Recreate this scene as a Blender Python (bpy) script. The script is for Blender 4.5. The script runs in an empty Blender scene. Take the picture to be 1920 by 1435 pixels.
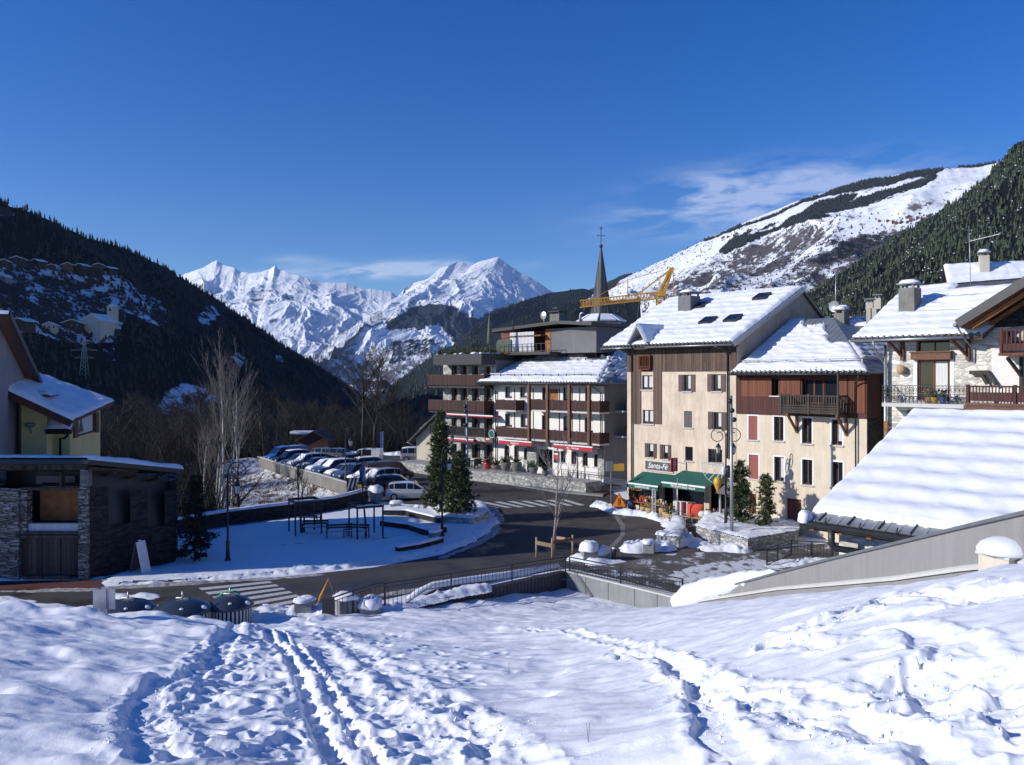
import bpy, math, random
import numpy as np
from mathutils import Vector, Matrix
from mathutils.geometry import tessellate_polygon
random.seed(7); rng=np.random.default_rng(11)
scene=bpy.context.scene
COL=scene.collection
# ---------------------------------------------------------------- camera
H=10.5; F=1550.0; HY=705.0
cam_d=bpy.data.cameras.new('camera'); cam=bpy.data.objects.new('camera',cam_d); COL.objects.link(cam)
cam.location=(0,0,H); cam.rotation_euler=(math.pi/2,0,0)
cam_d.sensor_width=36; cam_d.lens=36*F/1920; cam_d.shift_y=-12.5/1920
cam_d.clip_start=0.2; cam_d.clip_end=40000
scene.camera=cam
# ---------------------------------------------------------------- light
SUN_AZ=math.atan2(.25,.97)      # direction the light travels in plan
SUN_EL=math.radians(23)
dirx,diry=math.cos(SUN_AZ)*math.cos(SUN_EL), math.sin(SUN_AZ)*math.cos(SUN_EL)
sd=bpy.data.lights.new('sun','SUN'); sd.energy=4.6; sd.angle=math.radians(.5); sd.color=(1,.955,.88)
sun=bpy.data.objects.new('sun',sd); COL.objects.link(sun)
sun.rotation_euler=Vector((dirx,diry,-math.sin(SUN_EL))).to_track_quat('-Z','Y').to_euler()
w=bpy.data.worlds.new("World"); scene.world=w; w.use_nodes=True
nt=w.node_tree; nt.nodes.clear()
out=nt.nodes.new('ShaderNodeOutputWorld'); bg=nt.nodes.new('ShaderNodeBackground')
sky=nt.nodes.new('ShaderNodeTexSky'); sky.sky_type='NISHITA'; sky.sun_disc=False
sky.sun_elevation=SUN_EL; sky.sun_rotation=math.atan2(-dirx,-diry)
sky.altitude=1200; sky.air_density=1.0; sky.dust_density=.15; sky.ozone_density=3.5
bg.inputs[1].default_value=0.138
def N(t,**k):
    n=nt.nodes.new(t)
    for a,b in k.items(): setattr(n,a,b)
    return n
# thin cirrus over the right-hand slope and a few wisps, by sky direction
tc=N('ShaderNodeTexCoord'); sep=N('ShaderNodeSeparateXYZ'); nt.links.new(tc.outputs['Generated'],sep.inputs[0])
def M(op,a,b=None,c=None):
    n=N('ShaderNodeMath',operation=op)
    for i,x in enumerate((a,b,c)):
        if x is None: continue
        if isinstance(x,(int,float)): n.inputs[i].default_value=x
        else: nt.links.new(x,n.inputs[i])
    return n.outputs[0]
yy=M('MAXIMUM',sep.outputs[1],.05)
u=M('DIVIDE',sep.outputs[0],yy); v=M('DIVIDE',sep.outputs[2],yy)
comb=N('ShaderNodeCombineXYZ')
vt=M('SUBTRACT',v,M('MULTIPLY',u,.10))
nt.links.new(M('MULTIPLY',u,9),comb.inputs[0]); nt.links.new(M('MULTIPLY',vt,38),comb.inputs[1])
no=N('ShaderNodeTexNoise'); no.inputs['Scale'].default_value=1.0; no.inputs['Detail'].default_value=7; no.inputs['Roughness'].default_value=.6
no.inputs['Distortion'].default_value=.35
nt.links.new(comb.outputs[0],no.inputs['Vector'])
def blob(cu,cv,su,sv,tilt=0):
    a=M('DIVIDE',M('SUBTRACT',u,cu),su); b=M('DIVIDE',M('SUBTRACT',M('SUBTRACT',v,cv),M('MULTIPLY',M('SUBTRACT',u,cu),tilt)),sv)
    d=M('ADD',M('MULTIPLY',a,a),M('MULTIPLY',b,b))
    return M('EXPONENT',M('MULTIPLY',d,-1.0))
m=M('ADD',blob(.34,.222,.15,.030,.13),M('MULTIPLY',blob(.24,.225,.07,.022,.1),.7))
m=M('ADD',m,M('MULTIPLY',blob(.20,.185,.10,.02,.0),.35))
m=M('ADD',m,M('MULTIPLY',blob(-.26,.14,.03,.006,.0),.5)); m=M('ADD',m,M('MULTIPLY',blob(-.17,.126,.13,.009,.06),1.7))
cl=M('MULTIPLY',m,M('MULTIPLY',M('MAXIMUM',M('SUBTRACT',no.outputs[0],.40),0),3.0)); cl=M('MINIMUM',M('MULTIPLY',cl,.8),.36)
mix=N('ShaderNodeMixRGB'); nt.links.new(cl,mix.inputs[0]); hs=N('ShaderNodeHueSaturation'); hs.inputs['Saturation'].default_value=1.36; hs.inputs['Hue'].default_value=.518; nt.links.new(sky.outputs[0],hs.inputs['Color']); nt.links.new(hs.outputs[0],mix.inputs[1]); mix.inputs[2].default_value=(7.5,7.9,9.0,1)
nt.links.new(mix.outputs[0],bg.inputs[0]); nt.links.new(bg.outputs[0],out.inputs[0])
vs=scene.view_settings; vs.view_transform='Standard'; vs.look='None'; vs.gamma=1; vs.exposure=0; vs.use_curve_mapping=False
scene.cycles.max_bounces=5; scene.cycles.diffuse_bounces=3; scene.cycles.glossy_bounces=2; scene.cycles.transparent_max_bounces=6
scene.cycles.use_fast_gi=False
# ---------------------------------------------------------------- picture <-> place
def ray(px): return (px-960)/F
def gp(px,py,z=0.):
    Y=(H-z)*F/(py-HY); return Vector((ray(px)*Y,Y,z))
def vp(px,py,Y): return Vector((ray(px)*Y,Y,H-(py-HY)/F*Y))
# ---------------------------------------------------------------- mesh building
class MB:
    def __init__(s): s.v=[]; s.f=[]; s.m=[]; s.sm=[]
    def add(s,vs,fs,m=0,sm=False):
        b=len(s.v); s.v+= [tuple(x) for x in vs]
        for f in fs: s.f.append(tuple(b+i for i in f)); s.m.append(m); s.sm.append(sm)
        return s
    def box(s,x0,x1,y0,y1,z0,z1,m=0):
        if x0>x1:x0,x1=x1,x0
        if y0>y1:y0,y1=y1,y0
        if z0>z1:z0,z1=z1,z0
        return s.add([(x0,y0,z0),(x1,y0,z0),(x1,y1,z0),(x0,y1,z0),(x0,y0,z1),(x1,y0,z1),(x1,y1,z1),(x0,y1,z1)],
          [(0,3,2,1),(4,5,6,7),(0,1,5,4),(1,2,6,5),(2,3,7,6),(3,0,4,7)],m)
    def quad(s,a,b,c,d,m=0): return s.add([a,b,c,d],[(0,1,2,3)],m)
    def tri(s,a,b,c,m=0): return s.add([a,b,c],[(0,1,2)],m)
    def prism(s,pts,z0,z1,m=0):
        n=len(pts); vs=[(p[0],p[1],z0) for p in pts]+[(p[0],p[1],z1) for p in pts]
        t=tessellate_polygon([[Vector((p[0],p[1],0)) for p in pts]])
        s.add(vs,[tuple(i+n for i in q) for q in t]+[(i,(i+1)%n,(i+1)%n+n,i+n) for i in range(n)],m)
        return s
    def slab(s,q,t,m=0,up=None):
        """quad of 3-D corners thickened by t downwards along its normal"""
        a,b,c,d=[Vector(x) for x in q]; n=(b-a).cross(d-a).normalized()
        if n.z<0: n=-n
        o=[p-n*t for p in (a,b,c,d)]
        return s.add([a,b,c,d]+o,[(0,1,2,3),(7,6,5,4),(0,4,5,1),(1,5,6,2),(2,6,7,3),(3,7,4,0)],m)
    def bar(s,a,b,w,h=None,m=0,up=Vector((0,0,1))):
        a=Vector(a); b=Vector(b); h=h or w; d=(b-a)
        if d.length<1e-6: return s
        d.normalize(); 
        if abs(d.dot(up))>.98: up=Vector((0,1,0))
        x=d.cross(up).normalized()*w/2; y=x.cross(d).normalized()*h/2
        vs=[a-x-y,a+x-y,a+x+y,a-x+y,b-x-y,b+x-y,b+x+y,b-x+y]
        return s.add(vs,[(0,3,2,1),(4,5,6,7),(0,1,5,4),(1,2,6,5),(2,3,7,6),(3,0,4,7)],m)
    def tube(s,pts,r,n=8,m=0,cap=True):
        pts=[Vector(p) for p in pts]; k=len(pts)
        rs=r if isinstance(r,(list,tuple)) else [r]*k
        vs=[];fs=[]; prev=None
        for i,p in enumerate(pts):
            d=(pts[min(i+1,k-1)]-pts[max(i-1,0)])
            if d.length<1e-9: d=Vector((0,0,1))
            d.normalize()
            if prev is None:
                up=Vector((0,0,1)) if abs(d.z)<.9 else Vector((1,0,0)); x=d.cross(up).normalized()
            else:
                x=prev-d*prev.dot(d)
                x=x.normalized() if x.length>1e-6 else d.orthogonal().normalized()
            prev=x; y=d.cross(x)
            for j in range(n):
                a=2*math.pi*j/n; vs.append(p+(x*math.cos(a)+y*math.sin(a))*rs[i])
        for i in range(k-1):
            for j in range(n):
                fs.append((i*n+j,i*n+(j+1)%n,(i+1)*n+(j+1)%n,(i+1)*n+j))
        if cap: fs+= [tuple(range(n))[::-1],tuple((k-1)*n+j for j in range(n))]
        return s.add(vs,fs,m,n>4)
    def lathe(s,c,prof,n=12,m=0,sm=True):
        c=Vector(c); vs=[];fs=[];k=len(prof)
        for r,z in prof:
            for j in range(n):
                a=2*math.pi*j/n; vs.append(c+Vector((r*math.cos(a),r*math.sin(a),z)))
        for i in range(k-1):
            for j in range(n): fs.append((i*n+j,i*n+(j+1)%n,(i+1)*n+(j+1)%n,(i+1)*n+j))
        if prof[0][0]>1e-4: fs.append(tuple(range(n))[::-1])
        if prof[-1][0]>1e-4: fs.append(tuple((k-1)*n+j for j in range(n)))
        return s.add(vs,fs,m,sm)
    def lump(s,c,r,h,seed=0,m=0,n=14,rough=.25):
        rr=random.Random(seed); c=Vector(c); vs=[];fs=[]; k=6
        ph=[rr.uniform(0,6.28) for _ in range(4)]; 
        for i in range(k):
            t=i/(k-1); rad=math.cos(t*math.pi/2)**.55; z=math.sin(t*math.pi/2)**.9
            for j in range(n):
                a=2*math.pi*j/n; w=1+rough*.6*math.sin(2*a+ph[0])*.6+rough*.5*math.sin(3*a+ph[1]+t)+rr.uniform(-.5,.5)*rough
                vs.append(c+Vector((r*rad*w*math.cos(a)+r*.12*t*math.cos(ph[2]),r*rad*w*math.sin(a),h*z*(1+rough*.5*rr.uniform(-1,1)) if i else 0)))
        for i in range(k-1):
            for j in range(n): fs.append((i*n+j,i*n+(j+1)%n,(i+1)*n+(j+1)%n,(i+1)*n+j))
        fs.append(tuple((k-1)*n+j for j in range(n)))
        return s.add(vs,fs,m,True)
    def ball(s,c,r,m=0,n=10,sz=1.,zmin=-1):
        pr=[(r*math.sin(t),-r*math.cos(t)*sz) for t in [math.pi*i/8 for i in range(9)] if -math.cos(t)>=zmin-.01]
        return s.lathe(c,pr,n,m)
    def build(s,name,mats,parent=None,loc=None):
        me=bpy.data.meshes.new(name); me.from_pydata(s.v,[],s.f)
        if not isinstance(mats,(list,tuple)): mats=[mats]
        for q in mats: me.materials.append(q)
        me.polygons.foreach_set('material_index',s.m); me.polygons.foreach_set('use_smooth',s.sm); me.update()
        o=bpy.data.objects.new(name,me); COL.objects.link(o)
        if parent: o.parent=parent
        if loc is not None: o.location=loc
        return o
def npmesh(name,V,Fq,mats,smooth=True,parent=None,attrs=None,midx=None):
    """numpy vertices (n,3) + faces (m,k) -> object"""
    me=bpy.data.meshes.new(name); V=np.asarray(V,np.float32); Fq=np.asarray(Fq,np.int32); k=Fq.shape[1]
    me.vertices.add(len(V)); me.vertices.foreach_set('co',V.ravel())
    me.loops.add(Fq.size); me.loops.foreach_set('vertex_index',Fq.ravel())
    me.polygons.add(len(Fq)); me.polygons.foreach_set('loop_start',np.arange(0,Fq.size,k,dtype=np.int32))
    me.polygons.foreach_set('loop_total',np.full(len(Fq),k,np.int32))
    me.polygons.foreach_set('use_smooth',np.full(len(Fq),smooth))
    if not isinstance(mats,(list,tuple)): mats=[mats]
    for q in mats: me.materials.append(q)
    if midx is not None: me.polygons.foreach_set('material_index',np.asarray(midx,np.int32))
    for a,d in (attrs or {}).items():
        at=me.attributes.new(a,'FLOAT','POINT'); at.data.foreach_set('value',np.asarray(d,np.float32).ravel())
    me.update(calc_edges=True)
    o=bpy.data.objects.new(name,me); COL.objects.link(o)
    if parent: o.parent=parent
    return o
def gridfaces(nu,nv):
    i=np.arange(nu-1)[:,None]*nv+np.arange(nv-1)[None,:]
    return np.stack([i,i+nv,i+nv+1,i+1],-1).reshape(-1,4)
def tag(o,label=None,cat=None,group=None,kind=None):
    if label: o['label']=label
    if cat: o['category']=cat
    if group: o['group']=group
    if kind: o['kind']=kind
    return o
def thing(name,label,cat,loc=(0,0,0),rz=0,group=None):
    o=bpy.data.objects.new(name,None); COL.objects.link(o); o.location=loc; o.rotation_euler=(0,0,rz)
    o.empty_display_size=.2
    return tag(o,label,cat,group)
def dup(r,loc=None,rz=None,label=None,scale=None,group=None):
    c=r.copy(); COL.objects.link(c)
    if loc is not None: c.location=loc
    if rz is not None: c.rotation_euler=(0,0,rz)
    if scale is not None: c.scale=(scale,)*3 if not isinstance(scale,tuple) else scale
    if label: c['label']=label
    if group: c['group']=group
    for ch in list(r.children):
        d=ch.copy(); COL.objects.link(d); d.parent=c
        for g in list(ch.children):
            e=g.copy(); COL.objects.link(e); e.parent=d
    return c
# ---------------------------------------------------------------- noise (numpy)
def _h(ix,iy,seed):
    n=(ix.astype(np.int64)*374761393+iy.astype(np.int64)*668265263+seed*1442695041)&0xffffffff
    n=((n^(n>>13))*1274126177)&0xffffffff
    return ((n^(n>>16))&0xffff)/65535.0
def vnoise(x,y,seed=0):
    x=np.asarray(x,float); y=np.asarray(y,float)
    ix=np.floor(x); iy=np.floor(y); fx=x-ix; fy=y-iy; ix=ix.astype(np.int64); iy=iy.astype(np.int64)
    fx=fx*fx*fx*(fx*(fx*6-15)+10); fy=fy*fy*fy*(fy*(fy*6-15)+10)
    a=_h(ix,iy,seed);b=_h(ix+1,iy,seed);c=_h(ix,iy+1,seed);d=_h(ix+1,iy+1,seed)
    return (a+(b-a)*fx+(c-a)*fy+(a-b-c+d)*fx*fy)*2-1
def fbm(x,y,o=5,seed=0,gain=.5,lac=2.03):
    s=0;a=1.;t=0
    for i in range(o):
        s=s+a*vnoise(x,y,seed+i*17); t+=a; a*=gain
        x,y=(x*.8-y*.6)*lac+3.1,(x*.6+y*.8)*lac+1.7
    return s/t
def ridged(x,y,o=6,seed=0,gain=.5,lac=2.07):
    s=0;a=1.;t=0;wt=1.
    for i in range(o):
        n=1-np.abs(vnoise(x,y,seed+i*13)); n=n*n*wt; s=s+a*n; t+=a; a*=gain; wt=np.clip(n*1.6,0,1)
        x,y=(x*.8-y*.6)*lac+5.3,(x*.6+y*.8)*lac+2.9
    return s/t
def rid2(x,y,o=6,seed=0,gain=.55,lac=2.03):
    s=0;a=1.;t=0
    for i in range(o):
        n=1-np.abs(vnoise(x,y,seed+i*13)); s=s+a*n*n; t+=a; a*=gain
        x,y=(x*.8-y*.6)*lac+5.3,(x*.6+y*.8)*lac+2.9
    return s/t
def sst(a,b,x):
    t=np.clip((x-a)/(b-a),0,1); return t*t*(3-2*t)
def inpoly(px,py,poly):
    r=np.zeros(np.shape(px),bool); n=len(poly)
    for i in range(n):
        x0,y0=poly[i];x1,y1=poly[(i+1)%n]
        c=((y0>py)!=(y1>py))&(px<(x1-x0)*(py-y0)/((y1-y0)if y1!=y0 else 1e-9)+x0)
        r^=c
    return r
def polydist(x,y,pts):
    d=np.full(np.shape(x),1e9); tt=np.zeros(np.shape(x)); acc=0
    for (x0,y0),(x1,y1) in zip(pts[:-1],pts[1:]):
        L2=(x1-x0)**2+(y1-y0)**2; L=math.sqrt(L2)
        t=np.clip(((x-x0)*(x1-x0)+(y-y0)*(y1-y0))/max(L2,1e-9),0,1)
        q=np.hypot(x-x0-t*(x1-x0),y-y0-t*(y1-y0)); k=q<d; d=np.where(k,q,d); tt=np.where(k,acc+t*L,tt); acc+=L
    return d,tt
# ---------------------------------------------------------------- materials
def newmat(name):
    m=bpy.data.materials.new(name); m.use_nodes=True; t=m.node_tree; b=t.nodes['Principled BSDF']; return m,t,b
def lk(t,a,b): t.links.new(a,b)
def nd(t,ty,**k):
    n=t.nodes.new(ty)
    for a,b in k.items():
        if a in n.inputs: n.inputs[a].default_value=b
        else: setattr(n,a,b)
    return n
def coords(t,scale=(1,1,1),rot=0):
    tc=nd(t,'ShaderNodeTexCoord'); mp=nd(t,'ShaderNodeMapping'); mp.inputs['Scale'].default_value=scale
    mp.inputs['Rotation'].default_value=(0,0,rot); lk(t,tc.outputs['Object'],mp.inputs[0]); return mp.outputs[0]
def ramp(t,src,stops):
    r=nd(t,'ShaderNodeValToRGB'); cr=r.color_ramp
    while len(cr.elements)<len(stops): cr.elements.new(.5)
    for e,(p,c) in zip(cr.elements,stops):
        e.position=p; e.color=(*c,1) if len(c)==3 else c
    lk(t,src,r.inputs[0]); return r.outputs[0]
def c3(c): return (c[0],c[1],c[2],1)
def simple(name,col,rough=.7,metal=0,var=.15,scale=3,bump=.0,bscale=40,stretch=(1,1,1),spec=.5,coat=0,detail=5):
    m,t,b=newmat(name); v=coords(t,stretch)
    n=nd(t,'ShaderNodeTexNoise',Scale=scale,Detail=detail,Roughness=.6); lk(t,v,n.inputs['Vector'])
    lo=tuple(max(0,x*(1-var)) for x in col); hi=tuple(min(1,x*(1+var)) for x in col)
    lk(t,ramp(t,n.outputs[0],[(.3,lo),(.7,hi)]),b.inputs['Base Color'])
    b.inputs['Roughness'].default_value=rough; b.inputs['Metallic'].default_value=metal; b.inputs['Specular IOR Level'].default_value=spec
    b.inputs['Coat Weight'].default_value=coat
    if bump:
        n2=nd(t,'ShaderNodeTexNoise',Scale=bscale,Detail=4); lk(t,v,n2.inputs['Vector'])
        bp=nd(t,'ShaderNodeBump',Strength=bump,Distance=.02); lk(t,n2.outputs[0],bp.inputs['Height']); lk(t,bp.outputs[0],b.inputs['Normal'])
    return m
def snowmat(name,col=(.80,.82,.86),bump=.35,sc=9,fine=60):
    m,t,b=newmat(name); v=coords(t)
    n=nd(t,'ShaderNodeTexNoise',Scale=sc,Detail=6,Roughness=.6); lk(t,v,n.inputs['Vector'])
    n2=nd(t,'ShaderNodeTexNoise',Scale=fine,Detail=3); lk(t,v,n2.inputs['Vector'])
    ad=nd(t,'ShaderNodeMath',operation='MULTIPLY_ADD'); lk(t,n2.outputs[0],ad.inputs[0]); ad.inputs[1].default_value=.25; lk(t,n.outputs[0],ad.inputs[2])
    lk(t,ramp(t,n.outputs[0],[(.25,tuple(x*.95 for x in col)),(.75,col)]),b.inputs['Base Color'])
    b.inputs['Roughness'].default_value=.65; b.inputs['Specular IOR Level'].default_value=.25
    bp=nd(t,'ShaderNodeBump',Strength=bump,Distance=.05); lk(t,ad.outputs[0],bp.inputs['Height']); lk(t,bp.outputs[0],b.inputs['Normal'])
    return m
def plaster(name,col,stain=.25,bump=.25):
    m,t,b=newmat(name); v=coords(t)
    n=nd(t,'ShaderNodeTexNoise',Scale=.7,Detail=8,Roughness=.65); lk(t,v,n.inputs['Vector'])
    vs=coords(t,(3,3,.35)); n3=nd(t,'ShaderNodeTexNoise',Scale=1.2,Detail=6,Roughness=.7); lk(t,vs,n3.inputs['Vector'])
    mx=nd(t,'ShaderNodeMath',operation='MULTIPLY'); lk(t,n.outputs[0],mx.inputs[0]); lk(t,n3.outputs[0],mx.inputs[1])
    lo=tuple(x*(1-stain) for x in col)
    lk(t,ramp(t,mx.outputs[0],[(.14,lo),(.24,tuple((a+b_)/2 for a,b_ in zip(lo,col))),(.36,col)]),b.inputs['Base Color'])
    b.inputs['Roughness'].default_value=.9; b.inputs['Specular IOR Level'].default_value=.2
    n2=nd(t,'ShaderNodeTexNoise',Scale=25,Detail=5); lk(t,v,n2.inputs['Vector'])
    bp=nd(t,'ShaderNodeBump',Strength=bump,Distance=.03); lk(t,n2.outputs[0],bp.inputs['Height']); lk(t,bp.outputs[0],b.inputs['Normal'])
    return m
def stone(name,c1,c2,mortar,sx=2.2,sz=5.5,bump=.8):
    m,t,b=newmat(name); v=coords(t,(sx,sx,sz))
    nz=nd(t,'ShaderNodeTexNoise',Scale=1.3,Detail=2); lk(t,v,nz.inputs['Vector'])
    mxv=nd(t,'ShaderNodeMixRGB',blend_type='ADD'); mxv.inputs[0].default_value=.35; lk(t,v,mxv.inputs[1]); lk(t,nz.outputs[1],mxv.inputs[2])
    vo=nd(t,'ShaderNodeTexVoronoi',Scale=1.0); lk(t,mxv.outputs[0],vo.inputs['Vector'])
    vd=nd(t,'ShaderNodeTexVoronoi',feature='DISTANCE_TO_EDGE',Scale=1.0); lk(t,mxv.outputs[0],vd.inputs['Vector'])
    sp=nd(t,'ShaderNodeSeparateColor'); lk(t,vo.outputs['Color'],sp.inputs[0])
    base=ramp(t,sp.outputs[0],[(0,c1),(.55,c2),(1,tuple(min(1,x*1.35) for x in c2))])
    e=nd(t,'ShaderNodeMapRange'); e.inputs['From Max'].default_value=.09; lk(t,vd.outputs[0],e.inputs[0])
    mx=nd(t,'ShaderNodeMixRGB'); lk(t,e.outputs[0],mx.inputs[0]); mx.inputs[1].default_value=c3(mortar); lk(t,base,mx.inputs[2])
    n2=nd(t,'ShaderNodeTexNoise',Scale=8,Detail=5); lk(t,coords(t),n2.inputs['Vector'])
    m2=nd(t,'ShaderNodeMixRGB',blend_type='OVERLAY'); m2.inputs[0].default_value=.6; lk(t,mx.outputs[0],m2.inputs[1]); lk(t,n2.outputs[0],m2.inputs[2])
    lk(t,m2.outputs[0],b.inputs['Base Color']); b.inputs['Roughness'].default_value=.92
    ad=nd(t,'ShaderNodeMath',operation='MULTIPLY_ADD'); lk(t,n2.outputs[0],ad.inputs[0]); ad.inputs[1].default_value=.4; lk(t,e.outputs[0],ad.inputs[2])
    bp=nd(t,'ShaderNodeBump',Strength=bump,Distance=.05); lk(t,ad.outputs[0],bp.inputs['Height']); lk(t,bp.outputs[0],b.inputs['Normal'])
    return m
def planks(name,c1,c2,w=.16,axis=0,rough=.75,gap=.5):
    """boards of width w across local axis (0=x boards stand upright, 2=boards lie flat)"""
    m,t,b=newmat(name); tc=nd(t,'ShaderNodeTexCoord'); sp=nd(t,'ShaderNodeSeparateXYZ'); lk(t,tc.outputs['Object'],sp.inputs[0])
    src=nd(t,'ShaderNodeMath',operation='ADD'); lk(t,sp.outputs[axis],src.inputs[0])
    if axis==0: lk(t,sp.outputs[1],src.inputs[1])
    else: src.inputs[1].default_value=0
    dv=nd(t,'ShaderNodeMath',operation='DIVIDE'); lk(t,src.outputs[0],dv.inputs[0]); dv.inputs[1].default_value=w
    fl=nd(t,'ShaderNodeMath',operation='FLOOR'); lk(t,dv.outputs[0],fl.inputs[0])
    fr=nd(t,'ShaderNodeMath',operation='FRACT'); lk(t,dv.outputs[0],fr.inputs[0])
    wn=nd(t,'ShaderNodeTexWhiteNoise',noise_dimensions='1D'); lk(t,fl.outputs[0],wn.inputs['W'])
    st=(6,6,.5) if axis==0 else (.5,6,6)
    n=nd(t,'ShaderNodeTexNoise',Scale=2.5,Detail=7,Roughness=.7); lk(t,coords(t,st),n.inputs['Vector'])
    ad=nd(t,'ShaderNodeMath',operation='MULTIPLY_ADD'); lk(t,wn.outputs[0],ad.inputs[0]); ad.inputs[1].default_value=.5; lk(t,n.outputs[0],ad.inputs[2])
    base=ramp(t,ad.outputs[0],[(.4,c1),(1.0,c2)])
    ed=nd(t,'ShaderNodeMath',operation='GREATER_THAN'); lk(t,fr.outputs[0],ed.inputs[0]); ed.inputs[1].default_value=.09
    mx=nd(t,'ShaderNodeMixRGB'); lk(t,ed.outputs[0],mx.inputs[0]); mx.inputs[1].default_value=c3(tuple(x*gap for x in c1)); lk(t,base,mx.inputs[2])
    lk(t,mx.outputs[0],b.inputs['Base Color']); b.inputs['Roughness'].default_value=rough
    bp=nd(t,'ShaderNodeBump',Strength=.7,Distance=.015); lk(t,ed.outputs[0],bp.inputs['Height']); lk(t,bp.outputs[0],b.inputs['Normal'])
    return m
def seammetal(name,col,w=.45,axis=0,metal=.5,rough=.45):
    m,t,b=newmat(name); tc=nd(t,'ShaderNodeTexCoord'); sp=nd(t,'ShaderNodeSeparateXYZ'); lk(t,tc.outputs['Object'],sp.inputs[0])
    dv=nd(t,'ShaderNodeMath',operation='DIVIDE'); lk(t,sp.outputs[axis],dv.inputs[0]); dv.inputs[1].default_value=w
    fr=nd(t,'ShaderNodeMath',operation='FRACT'); lk(t,dv.outputs[0],fr.inputs[0])
    pp=nd(t,'ShaderNodeMath',operation='PINGPONG'); lk(t,fr.outputs[0],pp.inputs[0]); pp.inputs[1].default_value=.5
    n=nd(t,'ShaderNodeTexNoise',Scale=2,Detail=5); lk(t,coords(t),n.inputs['Vector'])
    lk(t,ramp(t,n.outputs[0],[(.3,tuple(x*.8 for x in col)),(.7,col)]),b.inputs['Base Color'])
    b.inputs['Roughness'].default_value=rough; b.inputs['Metallic'].default_value=metal
    e=nd(t,'ShaderNodeMapRange'); e.inputs['From Max'].default_value=.14; lk(t,pp.outputs[0],e.inputs[0])
    bp=nd(t,'ShaderNodeBump',Strength=1,Distance=.05); bp.invert=True; lk(t,e.outputs[0],bp.inputs['Height']); lk(t,bp.outputs[0],b.inputs['Normal'])
    return m
def glass(name,col=(.012,.015,.022),rough=.06):
    m,t,b=newmat(name); b.inputs['Base Color'].default_value=c3(col); b.inputs['Roughness'].default_value=rough
    b.inputs['Specular IOR Level'].default_value=.6
    n=nd(t,'ShaderNodeTexNoise',Scale=1.2,Detail=1); lk(t,coords(t),n.inputs['Vector'])
    bp=nd(t,'ShaderNodeBump',Strength=.05,Distance=.02); lk(t,n.outputs[0],bp.inputs['Height']); lk(t,bp.outputs[0],b.inputs['Normal'])
    return m
def asphaltmat(name,col=(.042,.038,.039),patch=(.085,.078,.076),wet=True,snow=0,stretch=(1,1,1)):
    m,t,b=newmat(name); v=coords(t,stretch)
    n=nd(t,'ShaderNodeTexNoise',Scale=.35,Detail=8,Roughness=.62); lk(t,v,n.inputs['Vector'])
    g=nd(t,'ShaderNodeTexNoise',Scale=30,Detail=3); lk(t,v,g.inputs['Vector'])
    base=ramp(t,n.outputs[0],[(.35,col),(.5,tuple((a+b_)/2 for a,b_ in zip(col,patch))),(.68,patch)])
    m2=nd(t,'ShaderNodeMixRGB',blend_type='OVERLAY'); m2.inputs[0].default_value=.5; lk(t,base,m2.inputs[1]); lk(t,g.outputs[0],m2.inputs[2])
    o=m2.outputs[0]
    if snow:
        s=nd(t,'ShaderNodeTexNoise',Scale=1.6,Detail=9,Roughness=.68,Distortion=.4); lk(t,v,s.inputs['Vector'])
        k=ramp(t,s.outputs[0],[(snow,(0,0,0)),(snow+.10,(1,1,1))])
        m3=nd(t,'ShaderNodeMixRGB'); lk(t,k,m3.inputs[0]); lk(t,o,m3.inputs[1]); m3.inputs[2].default_value=(.62,.64,.68,1); o=m3.outputs[0]
    lk(t,o,b.inputs['Base Color'])
    lk(t,ramp(t,n.outputs[0],[(.38,(.38,)*3),(.47,(.88,)*3)]) if wet else ramp(t,n.outputs[0],[(.3,(.8,)*3),(.7,(.95,)*3)]),b.inputs['Roughness'])
    b.inputs['Specular IOR Level'].default_value=.22
    bp=nd(t,'ShaderNodeBump',Strength=.3,Distance=.01); lk(t,g.outputs[0],bp.inputs['Height']); lk(t,bp.outputs[0],b.inputs['Normal'])
    return m
S={}
S['snow']=snowmat('snow')
S['snow_fg']=snowmat('foreground_snow',bump=.28,sc=5,fine=34,col=(.82,.84,.88))
S['snow_roof']=snowmat('roof_snow_surface',bump=.3,sc=4)
S['slush']=simple('dirty_slush',(.34,.32,.31),.8,var=.45,scale=4,bump=.8,bscale=9)
S['asphalt']=asphaltmat('asphalt'); S['asphalt2']=asphaltmat('pale_asphalt',(.055,.05,.047),(.10,.092,.085))
S['plaza']=asphaltmat('plaza_with_thin_snow',(.07,.065,.062),(.13,.12,.115),snow=.53,stretch=(.7,.45,1))
S['thin']=asphaltmat('trodden_thin_snow',(.07,.065,.062),(.13,.12,.115),snow=.40,stretch=(1,.5,1)); S['redpave']=asphaltmat('red_paving',(.085,.035,.03),(.12,.05,.045))
S['paint']=simple('road_paint',(.50,.50,.50),.7,var=.25,scale=5)
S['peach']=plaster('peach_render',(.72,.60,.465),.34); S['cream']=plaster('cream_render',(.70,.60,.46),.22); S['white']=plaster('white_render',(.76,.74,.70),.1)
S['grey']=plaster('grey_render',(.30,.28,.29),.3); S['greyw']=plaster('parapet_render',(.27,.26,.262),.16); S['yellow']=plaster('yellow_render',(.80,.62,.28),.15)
S['tan']=plaster('gable_shade_tan',(.45,.37,.29),.3); S['beige']=plaster('beige_render',(.60,.54,.44),.2); S['darkgrey']=plaster('dark_grey_and_shade_render',(.17,.17,.18),.2)
S['stone']=stone('barn_stone',(.10,.095,.085),(.27,.255,.23),(.025,.023,.02),2.0,8.5,1); S['stoneg']=stone('hotel_stone',(.22,.22,.21),(.40,.40,.38),(.25,.24,.23),2.6,5)
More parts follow.
